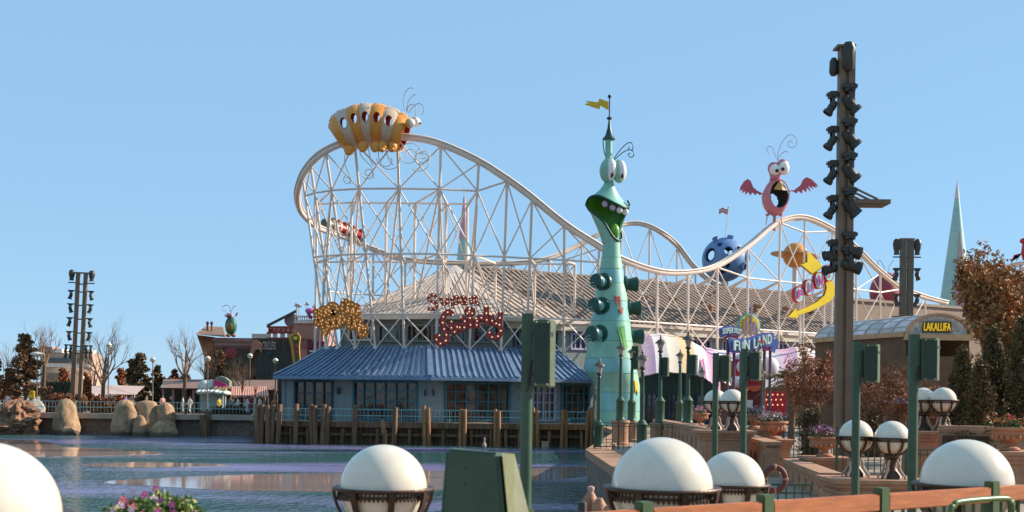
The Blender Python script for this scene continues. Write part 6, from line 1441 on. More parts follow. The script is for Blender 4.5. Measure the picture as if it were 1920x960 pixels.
bare_tree('faint bare tree at the left picture edge', 12, 740, 628, 128, 15, .5, depth=5)
needle = M('pine_needles', (.12, .085, .035), .8, var=.6, vs=2.2, col2=(.24, .10, .045)); rust_leaf = M('rust_leaves', (.38, .14, .06), .8, var=.5, vs=3)
def pine(label, px, topy, D, wpx, seed, mat, layers=14, n=5200, size=.15, zb=LANDZ, name='pine_tree', cat='tree', group='evergreens on the far shore', bare=.22):
    rnd = random.Random(seed); x = X(px, D, 740); H_ = Z(px, topy, D) - zb; R = wpx / 2 * D / F; r0 = thing(name, label, cat, (x, D, zb), group)
    m_ = MB(); m_.tube([(x, D, zb - .1), (x + .1, D, zb + H_ * .5), (x, D, zb + H_ * .97)], [H_ * .022, H_ * .015, .02], 8); obj('trunk', m_, tree_bark, r0, smooth=40)
    cs = []; br = MB()
    for j in range(layers):
        f = bare + (1 - bare) * j / layers; rad = R * (1.05 - .95 * ((f - bare) / (1 - bare)) ** 1.15)
        for q in range(rnd.randint(5, 8)):
            a = rnd.uniform(0, 2 * PI); rr = rad * rnd.uniform(.45, 1.05); z = zb + H_ * f + rnd.uniform(-.1, .25) * H_ / layers
            tip = V3((x + rr * math.cos(a), D + rr * math.sin(a), z + rr * .12)); br.tube([(x, D, z - rr * .12), tip], [.05, .015], 4)
            for w in range(4): u = rnd.uniform(.35, 1.05); cs.append((x + (tip.x - x) * u, D + (tip.y - D) * u, z + rr * .12 * u + rnd.uniform(-.1, .1), R * rnd.uniform(.12, .2)))
    cs.append((x, D, zb + H_ * .97, R * .14)); obj('branches', br, tree_bark, r0)
    leaves('crown', cs, n, size, 1, mat, r0, seed, .7)
    return r0
pine('dark clumpy pine on the far left shore', 47, 626, 109, 92, 31, needle, n=7000, size=.16)
pine('rust-coloured conifer cut by the left picture edge', -14, 645, 108, 60, 32, rust_leaf, n=4200, size=.16)
pine('low olive shrub tree behind the boulder group', 262, 662, 120, 60, 33, M('olive_leaves', (.16, .11, .045), .8, var=.5, vs=2), 15, 5200, .2, name='shrub_tree', bare=.1)
pine('dark shrub tree beside the tavern wall', 412, 655, 124, 52, 34, needle, 13, 3600, .2, name='shrub_tree', bare=.1)
pine('reddish shrub tree left of the olive shrub', 226, 690, 116, 46, 35, rust_leaf, 12, 3000, .17, name='shrub_tree', bare=.1)
for i_, (px_, ty_, D_, w_, mt_, lb_) in enumerate(((118, 690, 121, 46, rust_leaf, 'rust bush tree left of the light mast'), (160, 698, 119, 40, rust_leaf, 'rust bush tree right of the light mast'), (246, 672, 126, 54, needle, 'brown evergreen behind the stall tent'), (296, 684, 124, 52, MATS['olive_leaves'], 'olive bush tree at the pavilion roof end'), (326, 692, 126, 44, rust_leaf, 'rust bush tree above the pavilion roof'), (20, 690, 116, 60, rust_leaf, 'rust bush tree under the dark pine'), (478, 705, 121, 30, rust_leaf, 'small rust bush tree before the dark sign building'))):
    pine(lb_, px_, ty_, D_, w_, 80 + i_, mt_, 12, 3200, .19, name='bush_tree', group='bushy trees on the far shore', bare=.05)
def hedge(label, px0, px1, y0, y1, D, mat, seed, n=2600, size=.11, dep=.8, cat='hedge', group='hedges', zb=LANDZ):
    x0, x1 = X(px0, D), X(px1, D); z1 = Z((px0 + px1) / 2, y0, D); r0 = thing('hedge', label, cat, ((x0 + x1) / 2, D, zb), group); rnd = random.Random(seed)
    cs = [(rnd.uniform(x0, x1), D + rnd.uniform(-dep, dep), rnd.uniform(zb + .1, z1 - .12), .32) for _ in range(60)]; leaves('foliage', cs, n, size, 1, mat, r0, seed)
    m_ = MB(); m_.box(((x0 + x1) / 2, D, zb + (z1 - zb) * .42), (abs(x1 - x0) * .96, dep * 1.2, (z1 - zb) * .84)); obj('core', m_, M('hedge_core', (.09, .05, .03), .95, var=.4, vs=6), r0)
hedge('rust-red clipped hedge left of the light mast', 88, 134, 737, 752, 106, rust_leaf, 41)
hedge('rust-red clipped hedge under the bare tree', 172, 214, 743, 754, 106, rust_leaf, 42)
hedge('low dark hedge along the far promenade', 400, 470, 762, 770, 104.5, M('hedge_dark', (.10, .07, .03), .8, var=.4), 43, 1500)
hedge('rust hedge line in front of the brown pavilion roof', 310, 400, 700, 720, 122, rust_leaf, 44, 3000, .16)

# right-hand trees
brown_leaf = M('brown_leaves', (.46, .20, .075), .75, var=.55, vs=3.0, col2=(.12, .10, .035)); red_leaf = M('copper_leaves', (.42, .18, .09), .75, var=.45, vs=4)
cyp = M('cypress_leaves', (.12, .10, .04), .85, var=.55, vs=1.2, stretch=(1, 1, .25), col2=(.10, .055, .025))
bare_tree('tall tree with brown and green leaves at the right edge', 1884, 780, 395, 44, 61, .30, depth=5, leaf=brown_leaf, nl=21000, ls=.095, group='leafy trees at right', trunk=.2, name='leafy_tree', r=.13)
bare_tree('brown leafy tree cut by the right picture edge', 1930, 780, 490, 42, 52, .45, depth=5, leaf=brown_leaf, nl=14000, ls=.09, group='leafy trees at right', trunk=.2, name='leafy_tree', r=.12)
bare_tree('copper leafed sapling left of the brown mast', 1535, 790, 600, 46, 53, .3, depth=5, leaf=red_leaf, nl=5200, ls=.06, group='copper saplings', trunk=.18, name='sapling', r=.05)
bare_tree('copper leafed sapling beside the palm', 1506, 790, 655, 50, 54, .42, depth=5, leaf=red_leaf, nl=3600, ls=.06, group='copper saplings', trunk=.18, name='sapling', r=.05)
bare_tree('copper sapling between the two near speaker poles', 1665, 780, 640, 40, 55, .3, depth=5, leaf=red_leaf, nl=2600, ls=.05, group='copper saplings', trunk=.15, name='sapling', r=.045)
bare_tree('copper sapling right of the rightmost speaker pole', 1776, 780, 690, 38, 56, .3, depth=5, leaf=red_leaf, nl=2600, ls=.05, group='copper saplings', trunk=.15, name='sapling', r=.045)
bare_tree('copper sapling right behind the brown mast', 1625, 780, 640, 47, 57, .4, depth=5, leaf=red_leaf, nl=3000, ls=.055, group='copper saplings', trunk=.15, name='sapling', r=.045)
bare_tree('copper sapling left of the nearest globe pair', 1582, 790, 660, 40, 59, .4, depth=5, leaf=red_leaf, nl=3000, ls=.055, group='copper saplings', trunk=.15, name='sapling', r=.045)
bare_tree('copper sapling before the pavilion corner', 1700, 785, 690, 55, 60, .5, depth=5, leaf=red_leaf, nl=3600, ls=.06, group='copper saplings', trunk=.12, name='sapling', r=.05)
bare_tree('copper sapling in front of the pavilion wall', 1650, 780, 665, 52, 58, .45, depth=5, leaf=red_leaf, nl=3200, ls=.055, group='copper saplings', trunk=.15, name='sapling', r=.045)
def cypress(label, px, topy, D, wpx, seed, n=9000):
    rnd = random.Random(seed); x = X(px, D); zb = LANDZ; H_ = Z(px, topy, D) - zb; R = wpx / 2 * D / F; r0 = thing('cypress', label, 'tree', (x, D, zb), 'dark cypresses at right')
    m_ = MB(); m_.tube([(x, D, zb - .1), (x, D, zb + H_ * .9)], [.09, .02], 7); obj('trunk', m_, tree_bark, r0)
    cs = []
    for _ in range(240):
        f = rnd.uniform(0, 1); a = rnd.uniform(0, 2 * PI); rr = R * (1 - f ** 2.6) ** .6 * rnd.uniform(.4, 1); cs.append((x + rr * math.cos(a), D + rr * math.sin(a), zb + .1 + H_ * .94 * f, R * .24))
    leaves('crown', cs, n, .055, 1, cyp, r0, seed, 1.9)
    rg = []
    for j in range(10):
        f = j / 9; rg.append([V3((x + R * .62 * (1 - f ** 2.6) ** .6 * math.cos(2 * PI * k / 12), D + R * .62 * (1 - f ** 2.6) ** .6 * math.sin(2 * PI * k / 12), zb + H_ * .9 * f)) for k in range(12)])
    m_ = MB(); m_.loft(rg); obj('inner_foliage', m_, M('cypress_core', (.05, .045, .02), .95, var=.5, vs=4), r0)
cypress('dark cypress just right of the globe pair', 1806, 650, 35, 72, 71); cypress('tall dark cypress second from the right edge', 1862, 612, 36, 84, 72); cypress('dark cypress at the right picture edge', 1918, 590, 35, 80, 73); cypress('short dark cypress between the two taller ones', 1838, 675, 33.5, 66, 74)
hedge('low clipped hedge below the cypresses', 1770, 1900, 800, 830, 30.6, M('hedge_brown', (.14, .09, .035), .8, var=.5, vs=8), 75, 5200, .04, .35)
hedge('dark green shrub below the brown mast', 1508, 1532, 760, 795, 44, cyp, 76, 1800, .06, .4); hedge('dark green shrub between the speaker poles', 1626, 1652, 745, 790, 45, cyp, 77, 1800, .06, .4)
# palm
pm_ = thing('palm_tree', 'short drooping palm right of the red bulb panel', 'palm', (X(1484, 60), 60, LANDZ)); c = P(1481, 712, 60)
m_ = MB(); m_.tube([(X(1484, 60), 60, LANDZ - .1), (X(1486, 60), 60, (LANDZ + c.z) / 2), c], [.2, .16, .14], 10); obj('trunk', m_, tree_bark, pm_, smooth=40)
frm = M('palm_frond', (.13, .12, .04), .65, var=.4, vs=5, col2=(.07, .09, .03)); rnd = random.Random(4)
for q in range(24):
    a = 2 * PI * q / 24 + rnd.uniform(-.15, .15); el = rnd.uniform(-.1, 1.2); L_ = rnd.uniform(1.3, 1.8); d = V3((math.cos(a) * math.cos(el), math.sin(a) * math.cos(el), math.sin(el))); pts = [c + d * (L_ * i / 8) + V3((0, 0, -.9 * (i / 8) ** 2 * L_ * .6)) for i in range(9)]
    m_ = MB(); sdv = d.cross(ZV).normalized()
    for i in range(1, 9):
        for k in range(3):
            p = pts[i - 1].lerp(pts[i], k / 3)
            for s_ in (-1, 1):
                e = p + sdv * (s_ * .34 * math.sin(PI * min(.95, .15 + i / 9))) + d * .16 + V3((0, 0, -.14)); m_.add([p, p + d * .05, e], [(0, 1, 2)])
    m_.tube(pts, .018, 4); obj('frond', m_, frm, pm_, recalc=False)
um = thing('small_parasol', 'small mauve striped parasol behind the globe pair', 'parasol', (X(1672, 40), 40, LANDZ)); 
for k in range(10):
    a0, a1 = 2 * PI * k / 10, 2 * PI * (k + 1) / 10; t = P(1684, 742, 40); m_ = MB(); m_.add([t, t + V3((.55 * math.cos(a0), .55 * math.sin(a0), -.28)), t + V3((.55 * math.cos(a1), .55 * math.sin(a1), -.28))], [(0, 1, 2)]); obj('panel', m_, M('parasol_mauve', (.28, .12, .15), .7) if k % 2 else M('parasol_pale', (.5, .35, .33), .7), um, recalc=False)
m_ = MB(); m_.tube([(t.x, t.y, LANDZ), t], .025, 6); obj('pole', m_, black_iron, um); um.location = um.location

# ================================================================== FAR LEFT BUILDINGS
def bbox(mb, px0, px1, y0, y1, D, dep):
    a, b = P(px0, y1, D), P(px1, y0, D); mb.box(((a.x + b.x) / 2, D + dep / 2, (a.z + b.z) / 2), (b.x - a.x, dep, b.z - a.z)); return mb
def block(name, label, cat, px0, px1, y0, D, dep, mat, group=None):
    a, b = X(px0, D, y0), X(px1, D, y0); zt = Z((px0 + px1) / 2, y0, D); r0 = thing(name, label, cat, ((a + b) / 2, D, LANDZ), group)
    m_ = MB(); m_.box(((a + b) / 2, D + dep / 2, (zt + LANDZ) / 2), (b - a, dep, zt - LANDZ)); obj('wall', m_, mat, r0); return r0
def part(par, name, mat, *rects):
    for r in rects: m_ = MB(); bbox(m_, *r); obj(name, m_, mat, par)
tav_wall = M('tavern_wall', (.30, .15, .085), .8, var=.25, vs=.6, grime=.35); dkg = M('mural_green', (.06, .075, .035), .7, var=.6, vs=.8, col2=(.10, .03, .04))
tv = block('tavern', 'brown tavern with hipped roof and striped pink cornice far left', 'building', 400, 480, 640, 127, 14, tav_wall)
part(tv, 'cornice', M('cornice_rose', (.38, .22, .19), .6, var=.1), (398, 480, 634, 640, 126.6, .5), (402, 478, 640, 648, 126.8, .3)); part(tv, 'cornice_band', M('cornice_dark', (.22, .09, .08), .6), (402, 478, 648, 653, 126.85, .2))
part(tv, 'mural', dkg, (408, 476, 655, 690, 126.9, .1)); m_ = MB(); m_.ell(P(433, 662, 126.8), .7, .08, .6, 16, 10); obj('mural_bloom', m_, M('bloom_rose', (.35, .06, .06), .6), tv)
m_ = MB(); e = [P(366, 627, 126), P(422, 632, 126), P(426, 632, 134), P(372, 627, 134)]; rt = [P(386, 611, 129), P(418, 613, 130)]
m_.add(e + rt, [(0, 1, 5, 4), (1, 2, 5), (2, 3, 4, 5), (3, 0, 4)]); obj('hip_roof', m_, M('tavern_roof', (.26, .16, .12), .7, var=.15), tv)
part(tv, 'gable_wall', tav_wall, (382, 402, 634, 755, 127.5, 8)); m_ = MB(); m_.prism([P(369, 628, 127), P(402, 632, 127), P(402, 690, 127), P(388, 690, 127), P(380, 660, 127)], (0, .4, 0)); obj('bracket_wall', m_, M('tavern_timber', (.36, .15, .07), .8, var=.35, vs=1.5), tv)
for px in (389, 397): m_ = MB(); m_.tube([P(px, 622, 128), P(px, 609, 128)], .09, 8); m_.ell(P(px, 606, 128), .18, .18, .22, 10, 6); obj('roof_finial', m_, M('finial_brown', (.14, .07, .05), .6), tv)
cw = block('plank_shop', 'dark grey plank shop with narrow white lettering', 'building', 480, 546, 634, 126, 12, M('dark_plank', (.085, .085, .075), .75, var=.3, vs=1.5, stretch=(3, 3, .2)))
part(cw, 'parapet', cream, (472, 500, 626, 634, 125.8, 1.2)); text('lettering', 'CRULLERS', 15 * 126 / F, .1, P(505, 648, 125.85), M('letter_pale', (.6, .55, .5), .5), cw, width=25 * 126 / F)
m_ = MB(); m_.prism([P(472, 640, 125.6), P(482, 636, 125.6), P(491, 646, 125.6), P(491, 664, 125.6), P(486, 655, 125.6), P(478, 656, 125.6), P(474, 668, 125.6), P(468, 668, 125.6)], (0, .4, 0)); obj('arch_trim', m_, M('arch_coral', (.5, .22, .15), .7), cw)
m_ = MB(); m_.prism([P(498, 660, 125.8), P(512, 660, 125.8), P(505, 668, 125.8)], (0, .1, 0)); obj('teal_wedge', m_, M('wedge_teal', (.03, .10, .12), .6), cw)
mk = thing('market_sign', 'red lettering on a white truss above the dark shop', 'sign', P(528, 634, 124)); mw = M('truss_white', (.75, .66, .6), .5)
for a, b in (((500, 613), (556, 613)), ((500, 624), (556, 624)), ((500, 634), (552, 634))): m_ = MB(); m_.bar(P(*a, 124), P(*b, 124), .16); obj('truss_bar', m_, M('truss_red', (.3, .06, .04), .6), mk)
m_ = MB(); m_.bar(P(501, 611, 123.8), P(556, 583, 123.8), .26); obj('sloping_pole', m_, M('pole_dark', (.09, .05, .05), .6), mk)
for x in (504, 516, 530, 543): m_ = MB(); m_.box(P(x, 629, 124.2), (9 * 124 / F, .12, 9 * 124 / F)); obj('truss_panel', m_, mw, mk)
text('lettering', 'MARKET', 10 * 124 / F, .1, P(530, 618.5, 123.85), M('letter_red', (.5, .05, .03), .5), mk, width=54 * 124 / F, bold=.02); part(mk, 'letter_back', mw, (503, 557, 613.5, 623.5, 124.0, .05))
m_ = MB(); m_.lathe([(.02, 0), (13 * 124 / F, 0), (13 * 124 / F, .3), (.02, .3)], P(547, 601, 124.4), 24, rot=Matrix.Rotation(PI / 2, 3, 'X')); obj('round_board', m_, M('board_mauve', (.22, .17, .18), .7), mk)
pk = block('pink_tower', 'pink rendered tower with white roof balustrade and magenta balcony', 'building', 551, 606, 606, 120, 9, M('tower_pink', (.47, .23, .19), .75, var=.1, vs=.5, grime=.2))
part(pk, 'roof_rail', mw, (551, 592, 592, 594, 119.8, .3), (551, 592, 603, 606, 119.8, .3))
for k in range(9): m_ = MB(); m_.lathe([(.06, 0), (.13, .12), (.05, .3), (.1, .5)], P(554 + k * 4.3, 603.5, 119.9), 8); obj('baluster', m_, mw, pk)
part(pk, 'balcony', M('balcony_magenta', (.20, .02, .05), .6, var=.3), (577, 608, 640, 652, 119.6, .4), (579, 607, 668, 680, 119.5, .5), (576, 583, 636, 690, 119.7, .3)); part(pk, 'balcony_slab', cream, (580, 612, 657, 660, 119.3, .7))
part(pk, 'awning', M('awning_orange', (.5, .2, .04), .7, var=.4, vs=3), (574, 606, 681, 694, 119.2, .6)); m_ = MB(); m_.tube(spiral(P(571, 642, 119.8), XV, ZV, .45, .45, .6, .7, 16), .1, 6); obj('crescent', m_, M('crescent_rose', (.35, .15, .13), .7), pk)
for px, ty in ((556, 570), (561, 572), (576, 568), (590, 573)):
    m_ = MB(); m_.tube([P(px, 594, 120.5), P(px, ty + 2, 120.5)], .05, 6)
    m_.ell(P(px, ty, 120.5), .14, .14, .14, 8, 6); m_.ell(P(px - 3, ty + 3, 120.5), .1, .1, .1, 8, 6); m_.ell(P(px + 3, ty + 3, 120.5), .1, .1, .1, 8, 6); m_.bar(P(px - 3, ty + 4, 120.5), P(px + 3, ty + 4, 120.5), .04); obj('roof_lamp', m_, M('lamp_grey', (.5, .45, .45), .5), pk)
m_ = MB(); m_.prism([P(572, 578, 119.3), P(586, 594, 119.3), P(584, 599, 119.3), P(579, 596, 119.3)], (0, .3, 0)); obj('banner', m_, M('banner_plum', (.2, .04, .1), .6), pk); m_ = MB(); m_.ell(P(581, 583, 119.4), .5, .3, .3, 10, 6); obj('bloom', m_, M('bloom_magenta', (.6, .12, .4), .6), pk)
sgn = thing('totem_sign', 'tapering olive totem sign with yellow sun disc and red spots', 'sign', P(554, 690, 112)); tq = M('totem_green', (.10, .13, .04), .6, var=.2); ty_ = M('totem_orange', (.62, .33, .05), .6)
m_ = MB(); m_.prism([P(541, 632, 112), P(546, 625, 112), P(558, 624, 112), P(563, 632, 112), P(561, 650, 112), P(563, 690, 112), P(551, 690, 112), P(545, 650, 112)], (0, .3, 0)); tb = obj('board', m_, ty_, sgn)
m_ = MB(); m_.prism([P(549, 640, 111.9), P(560, 640, 111.9), P(562, 690, 111.9), P(555, 690, 111.9)], (0, .08, 0)); obj('inlay', m_, tq, tb)
rx = Matrix.Rotation(PI / 2, 3, 'X')
m_ = MB(); m_.lathe([(.02, 0), (.36, 0), (.36, .1), (.02, .1)], P(554, 634, 111.85), 20, rot=rx); obj('sun_ring', m_, tq, tb); m_ = MB(); m_.lathe([(.02, 0), (.18, 0), (.18, .1), (.02, .1)], P(554, 634, 111.7), 16, rot=rx); obj('sun_disc', m_, crest_y, tb)
for y in (649, 660): m_ = MB(); m_.lathe([(.02, 0), (.14, 0), (.14, .1), (.02, .1)], P(556, y, 111.8), 12, sy=1.4, rot=rx); obj('spot', m_, M('spot_red', (.45, .04, .1), .5), tb)
m_ = MB(); m_.box((P(556, 690, 112.15).x, 112.15, (LANDZ + P(556, 690, 112).z) / 2), (.5, .25, P(556, 690, 112).z - LANDZ)); obj('post', m_, tq, sgn)
# owl-like creature on the tavern roof
ow = thing('roof_creature', 'round green creature with orange belly and ears on the tavern roof', 'sculpture', P(433, 633, 126.5)); c = P(433, 611, 126.5); OU = 126.5 / F
m_ = MB(); m_.ell(c, 11 * OU, 9 * OU, 18 * OU, 24, 16); obj('body', m_, M('creature_green', (.05, .16, .12), .5, var=.3, vs=1.5), ow, smooth=True)
m_ = MB(); m_.ell(c + V3((-.05, -.14, -.1)), 8.5 * OU, 8 * OU, 12 * OU, 20, 12); obj('belly', m_, M('creature_belly', (.25, .16, .03), .5, var=.25, vs=2), ow, smooth=True)
for px, py in ((428, 591), (433, 592)): m_ = MB(); m_.ell(P(px, py, 126.3), .22, .2, .3, 10, 8); ey = obj('eye', m_, M('creature_eye', (.5, .28, .35), .5), ow, smooth=True); m_ = MB(); m_.ell(P(px, py + 2, 126.1), .09, .06, .1, 8, 6); obj('pupil', m_, eye_black, ey)
for pl in ([(424, 595), (420, 590), (422, 590), (426, 594)], [(440, 593), (444, 586), (446, 586), (443, 592)]): m_ = MB(); m_.prism([P(a, b, 126.5) for a, b in pl], (0, .2, 0)); obj('ear', m_, M('ear_plum', (.18, .03, .08), .6), ow)
for px in (428, 438): m_ = MB(); m_.ell(P(px, 629, 126.3), .28, .35, .18, 10, 6); obj('foot', m_, M('creature_foot', (.3, .14, .05), .6), ow, smooth=True)
for pts in ([(432, 586), (431, 576), (424, 572), (417, 576), (418, 582), (424, 583)], [(434, 586), (436, 578), (441, 573), (443, 576)]): m_ = MB(); m_.tube(crv([P(a, b, 126.5) for a, b in pts], 6), .035, 5); obj('antenna', m_, wire, ow)

# long brown pavilion, white stall tent, dark gate, distant pale blocks
lpv = thing('promenade_pavilion', 'long low pavilion with sloping mauve-brown roof on the promenade', 'pavilion', (X(410, 116), 116, LANDZ)); rfm = M('mauve_roof', (.27, .165, .14), .7, var=.12, vs=.8, grime=.2)
m_ = MB(); m_.add([P(303, 727, 114), P(520, 731, 114), P(520, 712, 118), P(306, 711, 118)], [(0, 1, 2, 3)]); m_.add([p + V3((0, 0, -.12)) for p in (P(303, 727, 114), P(520, 731, 114), P(520, 712, 118), P(306, 711, 118))], [(3, 2, 1, 0)]); obj('roof', m_, rfm, lpv)
for k in range(12): m_ = MB(); px = 306 + k * 19; x = X(px, 114.3); m_.box((x, 114.3, (LANDZ + Z(px, 728, 114.3)) / 2), (.22, .22, Z(px, 728, 114.3) - LANDZ)); obj('column', m_, rfm, lpv)
part(lpv, 'back_wall', M('pavilion_dark', (.10, .085, .075), .8, var=.4, vs=1), (306, 520, 729, 768, 118, .3))
st = thing('stall_tent', 'pale pink sloped tent roof behind the boulder group', 'tent', (X(225, 112), 112, LANDZ)); m_ = MB(); m_.add([P(172, 738, 110), P(255, 740, 110), P(272, 724, 114), P(205, 722, 114), P(172, 724, 114)], [(0, 1, 2, 3, 4)]); obj('roof', m_, M('tent_roof_pink', (.58, .44, .42), .7, var=.1), st, recalc=False)
for px in (174, 212, 252): m_ = MB(); x = X(px, 110.2); m_.box((x, 110.2, (LANDZ + Z(px, 739, 110.2)) / 2), (.1, .1, Z(px, 739, 110.2) - LANDZ)); obj('pole', m_, cream, st)
gt = thing('timber_gate', 'dark green plank gate behind the rust hedge', 'gate', (X(112, 114), 114, LANDZ))
for k in range(12): m_ = MB(); px = 86 + k * 4.3; bbox(m_, px, px + 3.9, 716 + (k % 4 == 0) * -2, 762, 114, .15); obj('plank', m_, M('gate_green', (.045, .06, .04), .7, var=.2), gt)
for k in range(3): m_ = MB(); m_.bar(P(88 + k * 17, 745, 113.9), P(102 + k * 17, 718, 113.9), .12); obj('brace', m_, MATS['gate_green'], gt)
pb = block('pale_block', 'distant pale building with a rose wing behind the light mast', 'building', 76, 172, 662, 190, 5, M('pale_render', (.50, .36, .29), .8, var=.2, vs=.2))
part(pb, 'upper_block', M('rose_render', (.42, .24, .22), .8), (76, 98, 650, 661, 189.8, 3)); part(pb, 'upper_block', M('white_render', (.72, .68, .66), .7), (98, 116, 654, 661, 189.8, 3), (140, 168, 656, 663, 189.8, 3)); part(pb, 'white_band', MATS['white_render'], (78, 168, 682, 688, 189.6, .4)); part(pb, 'window_strip', glass, (82, 160, 672, 678, 189.7, .3))
dm = thing('domed_hall', 'brown domed hall roof behind the timber gate', 'building', (X(128, 150), 150, LANDZ)); m_ = MB(); m_.lathe([(48 * 150 / F, LANDZ), (48 * 150 / F, Z(128, 712, 150)), (44 * 150 / F, Z(128, 700, 150)), (30 * 150 / F, Z(128, 692, 150)), (8 * 150 / F, Z(128, 687, 150)), (.05, Z(128, 686, 150))], (X(128, 150), 150, 0), 28); obj('drum', m_, M('dome_brown', (.30, .19, .13), .8, var=.2), dm, smooth=35)
# clam kiosk and striped stalls
ck = thing('shell_kiosk', 'pale blue kiosk crowned by a white and green open shell', 'kiosk', (X(398, 107), 107, LANDZ)); kb = M('kiosk_blue', (.24, .33, .34), .6, var=.15); kwh = M('kiosk_icing', (.55, .63, .66), .6, var=.1)
part(ck, 'booth', kb, (374, 410, 735, 770, 107, 2.2)); m_ = MB(); bbox(m_, 420, 423, 735, 770, 107, .2); obj('post', m_, kwh, ck)
for px in (376, 384, 392, 400, 408, 416, 424): m_ = MB(); m_.ell(P(px, 735 if px < 412 else 737, 107), .34, 1.2, .24, 12, 8); obj('icing_lobe', m_, kwh, ck, smooth=True)
m_ = MB(); m_.ell(P(386, 723, 107.5), .75, .7, .5, 16, 10); m_.ell(P(397, 720, 107.5), .3, .5, .42, 12, 8); obj('shell_half', m_, kwh, ck, smooth=True)
m_ = MB(); m_.prism([P(404, 708, 107.3), P(412, 705, 107.3), P(422, 708, 107.3), P(430, 715, 107.3), P(430, 725, 107.3), P(424, 722, 107.3), P(405, 713, 107.3)], (0, .9, 0)); obj('shell_lid', m_, M('shell_green', (.22, .27, .22), .6, var=.2), ck)
m_ = MB(); m_.prism([P(402, 712, 107), P(424, 721, 107), P(423, 726, 107), P(419, 723, 107), P(416, 727, 107), P(412, 723, 107), P(409, 727, 107), P(406, 722, 107), P(401, 725, 107)], (0, .3, 0)); obj('fringe', m_, M('fringe_magenta', (.45, .02, .14), .6), ck)
part(ck, 'counter', crest_y, (409, 424, 729, 731, 106.8, .3))
for i, (p0, p1, pt, lb) in enumerate(((431, 455, 443, 'left striped stall roof of the red and white row'), (452, 479, 467, 'middle striped stall roof of the red and white row'), (478, 505, 492, 'right striped stall roof of the red and white row'))):
    s0 = thing('striped_stall', lb, 'stall', (X(pt, 108), 108, LANDZ), 'red and white striped stalls'); n = 11; ap = P(pt, 724, 109.2)
    for k in range(n):
        a, b = P(p0 + (p1 - p0) * k / n, 741, 107.5), P(p0 + (p1 - p0) * (k + 1) / n, 741, 107.5); t0, t1 = ap + V3((-.45 + .9 * k / n, 0, 0)), ap + V3((-.45 + .9 * (k + 1) / n, 0, 0)); m_ = MB(); m_.add([a, b, t1, t0], [(0, 1, 2, 3)]); m_.add([a, b, b - V3((0, 0, .2)), a - V3((0, 0, .2))], [(0, 1, 2, 3)]); obj('stripe', m_, M('stall_red', (.55, .08, .04), .6) if k % 2 == 0 else M('stall_white', (.72, .6, .5), .6), s0, recalc=False)
    for px in (p0 + 1.5, p1 - 1.5): m_ = MB(); x = X(px, 107.6); m_.box((x, 107.6, (LANDZ + Z(px, 742, 107.6)) / 2), (.09, .09, Z(px, 742, 107.6) - LANDZ)); obj('post', m_, cream, s0)
    part(s0, 'counter', M('stall_counter', (.22, .12, .08), .7, var=.2), (p0 + 2, p1 - 2, 757, 768, 108.5, .4))
yb = thing('yellow_board', 'small yellow rounded board on a foot behind the crag', 'sign', (X(60, 105), 105, LANDZ)); m_ = MB(); m_.prism([P(54, 746, 105), P(55, 735, 105), P(58, 732, 105), P(63, 733, 105), P(64, 746, 105)], (0, .3, 0)); obj('board', m_, M('board_yellow', (.78, .5, .02), .5), yb); m_ = MB(); m_.lathe([(.02, 0), (.1, 0), (.1, .06), (.02, .06)], P(59, 737, 104.95), 10, rot=rx); obj('spot', m_, M('spot_orange', (.5, .2, .03), .5), yb); m_ = MB(); x = X(59, 105.15); m_.box((x, 105.15, (LANDZ + Z(59, 745, 105)) / 2), (.3, .25, Z(59, 745, 105) - LANDZ)); obj('foot', m_, mast_br, yb)
# globe-headed promenade lamps
for px, ty, D, lb in ((69, 662, 105, 'promenade lamp with shallow white head beside the pine'), (203, 645, 106, 'promenade lamp before the bare tree at left'), (286, 672, 105, 'promenade lamp above the boulder group'), (389, 670, 105, 'promenade lamp before the shell kiosk'), (468, 665, 110, 'promenade lamp before the dark sign building'), (516, 674, 104, 'promenade lamp beside the blue roof corner'), (153, 706, 112, 'short promenade lamp right of the light mast')):
    x, zt = X(px, D), Z(px, ty, D); r0 = thing('promenade_lamp', lb, 'lamp post', (x, D, LANDZ), 'promenade lamps'); m_ = MB(); m_.lathe([(.12, LANDZ), (.12, LANDZ + .5), (.06, LANDZ + .6), (.045, zt - .4), (.09, zt - .38)], (x, D, 0), 10); obj('post', m_, mast_br, r0, smooth=35)
    m_ = MB()
    if px == 69: m_.lathe([(.05, zt - .36), (.5, zt - .2), (.62, zt - .05), (.5, zt + .02), (.05, zt + .1)], (x, D, 0), 16)
    else: m_.ell(V3((x, D, zt - .12)), .25, .25, .25, 16, 12)
    obj('globe', m_, globe_white, r0, smooth=True); m_ = MB(); m_.lathe([(.05, zt - .4), (.26, zt - .16), (.27, zt - .12)], (x, D, 0), 14, caps=False); obj('cradle', m_, bronze, r0)
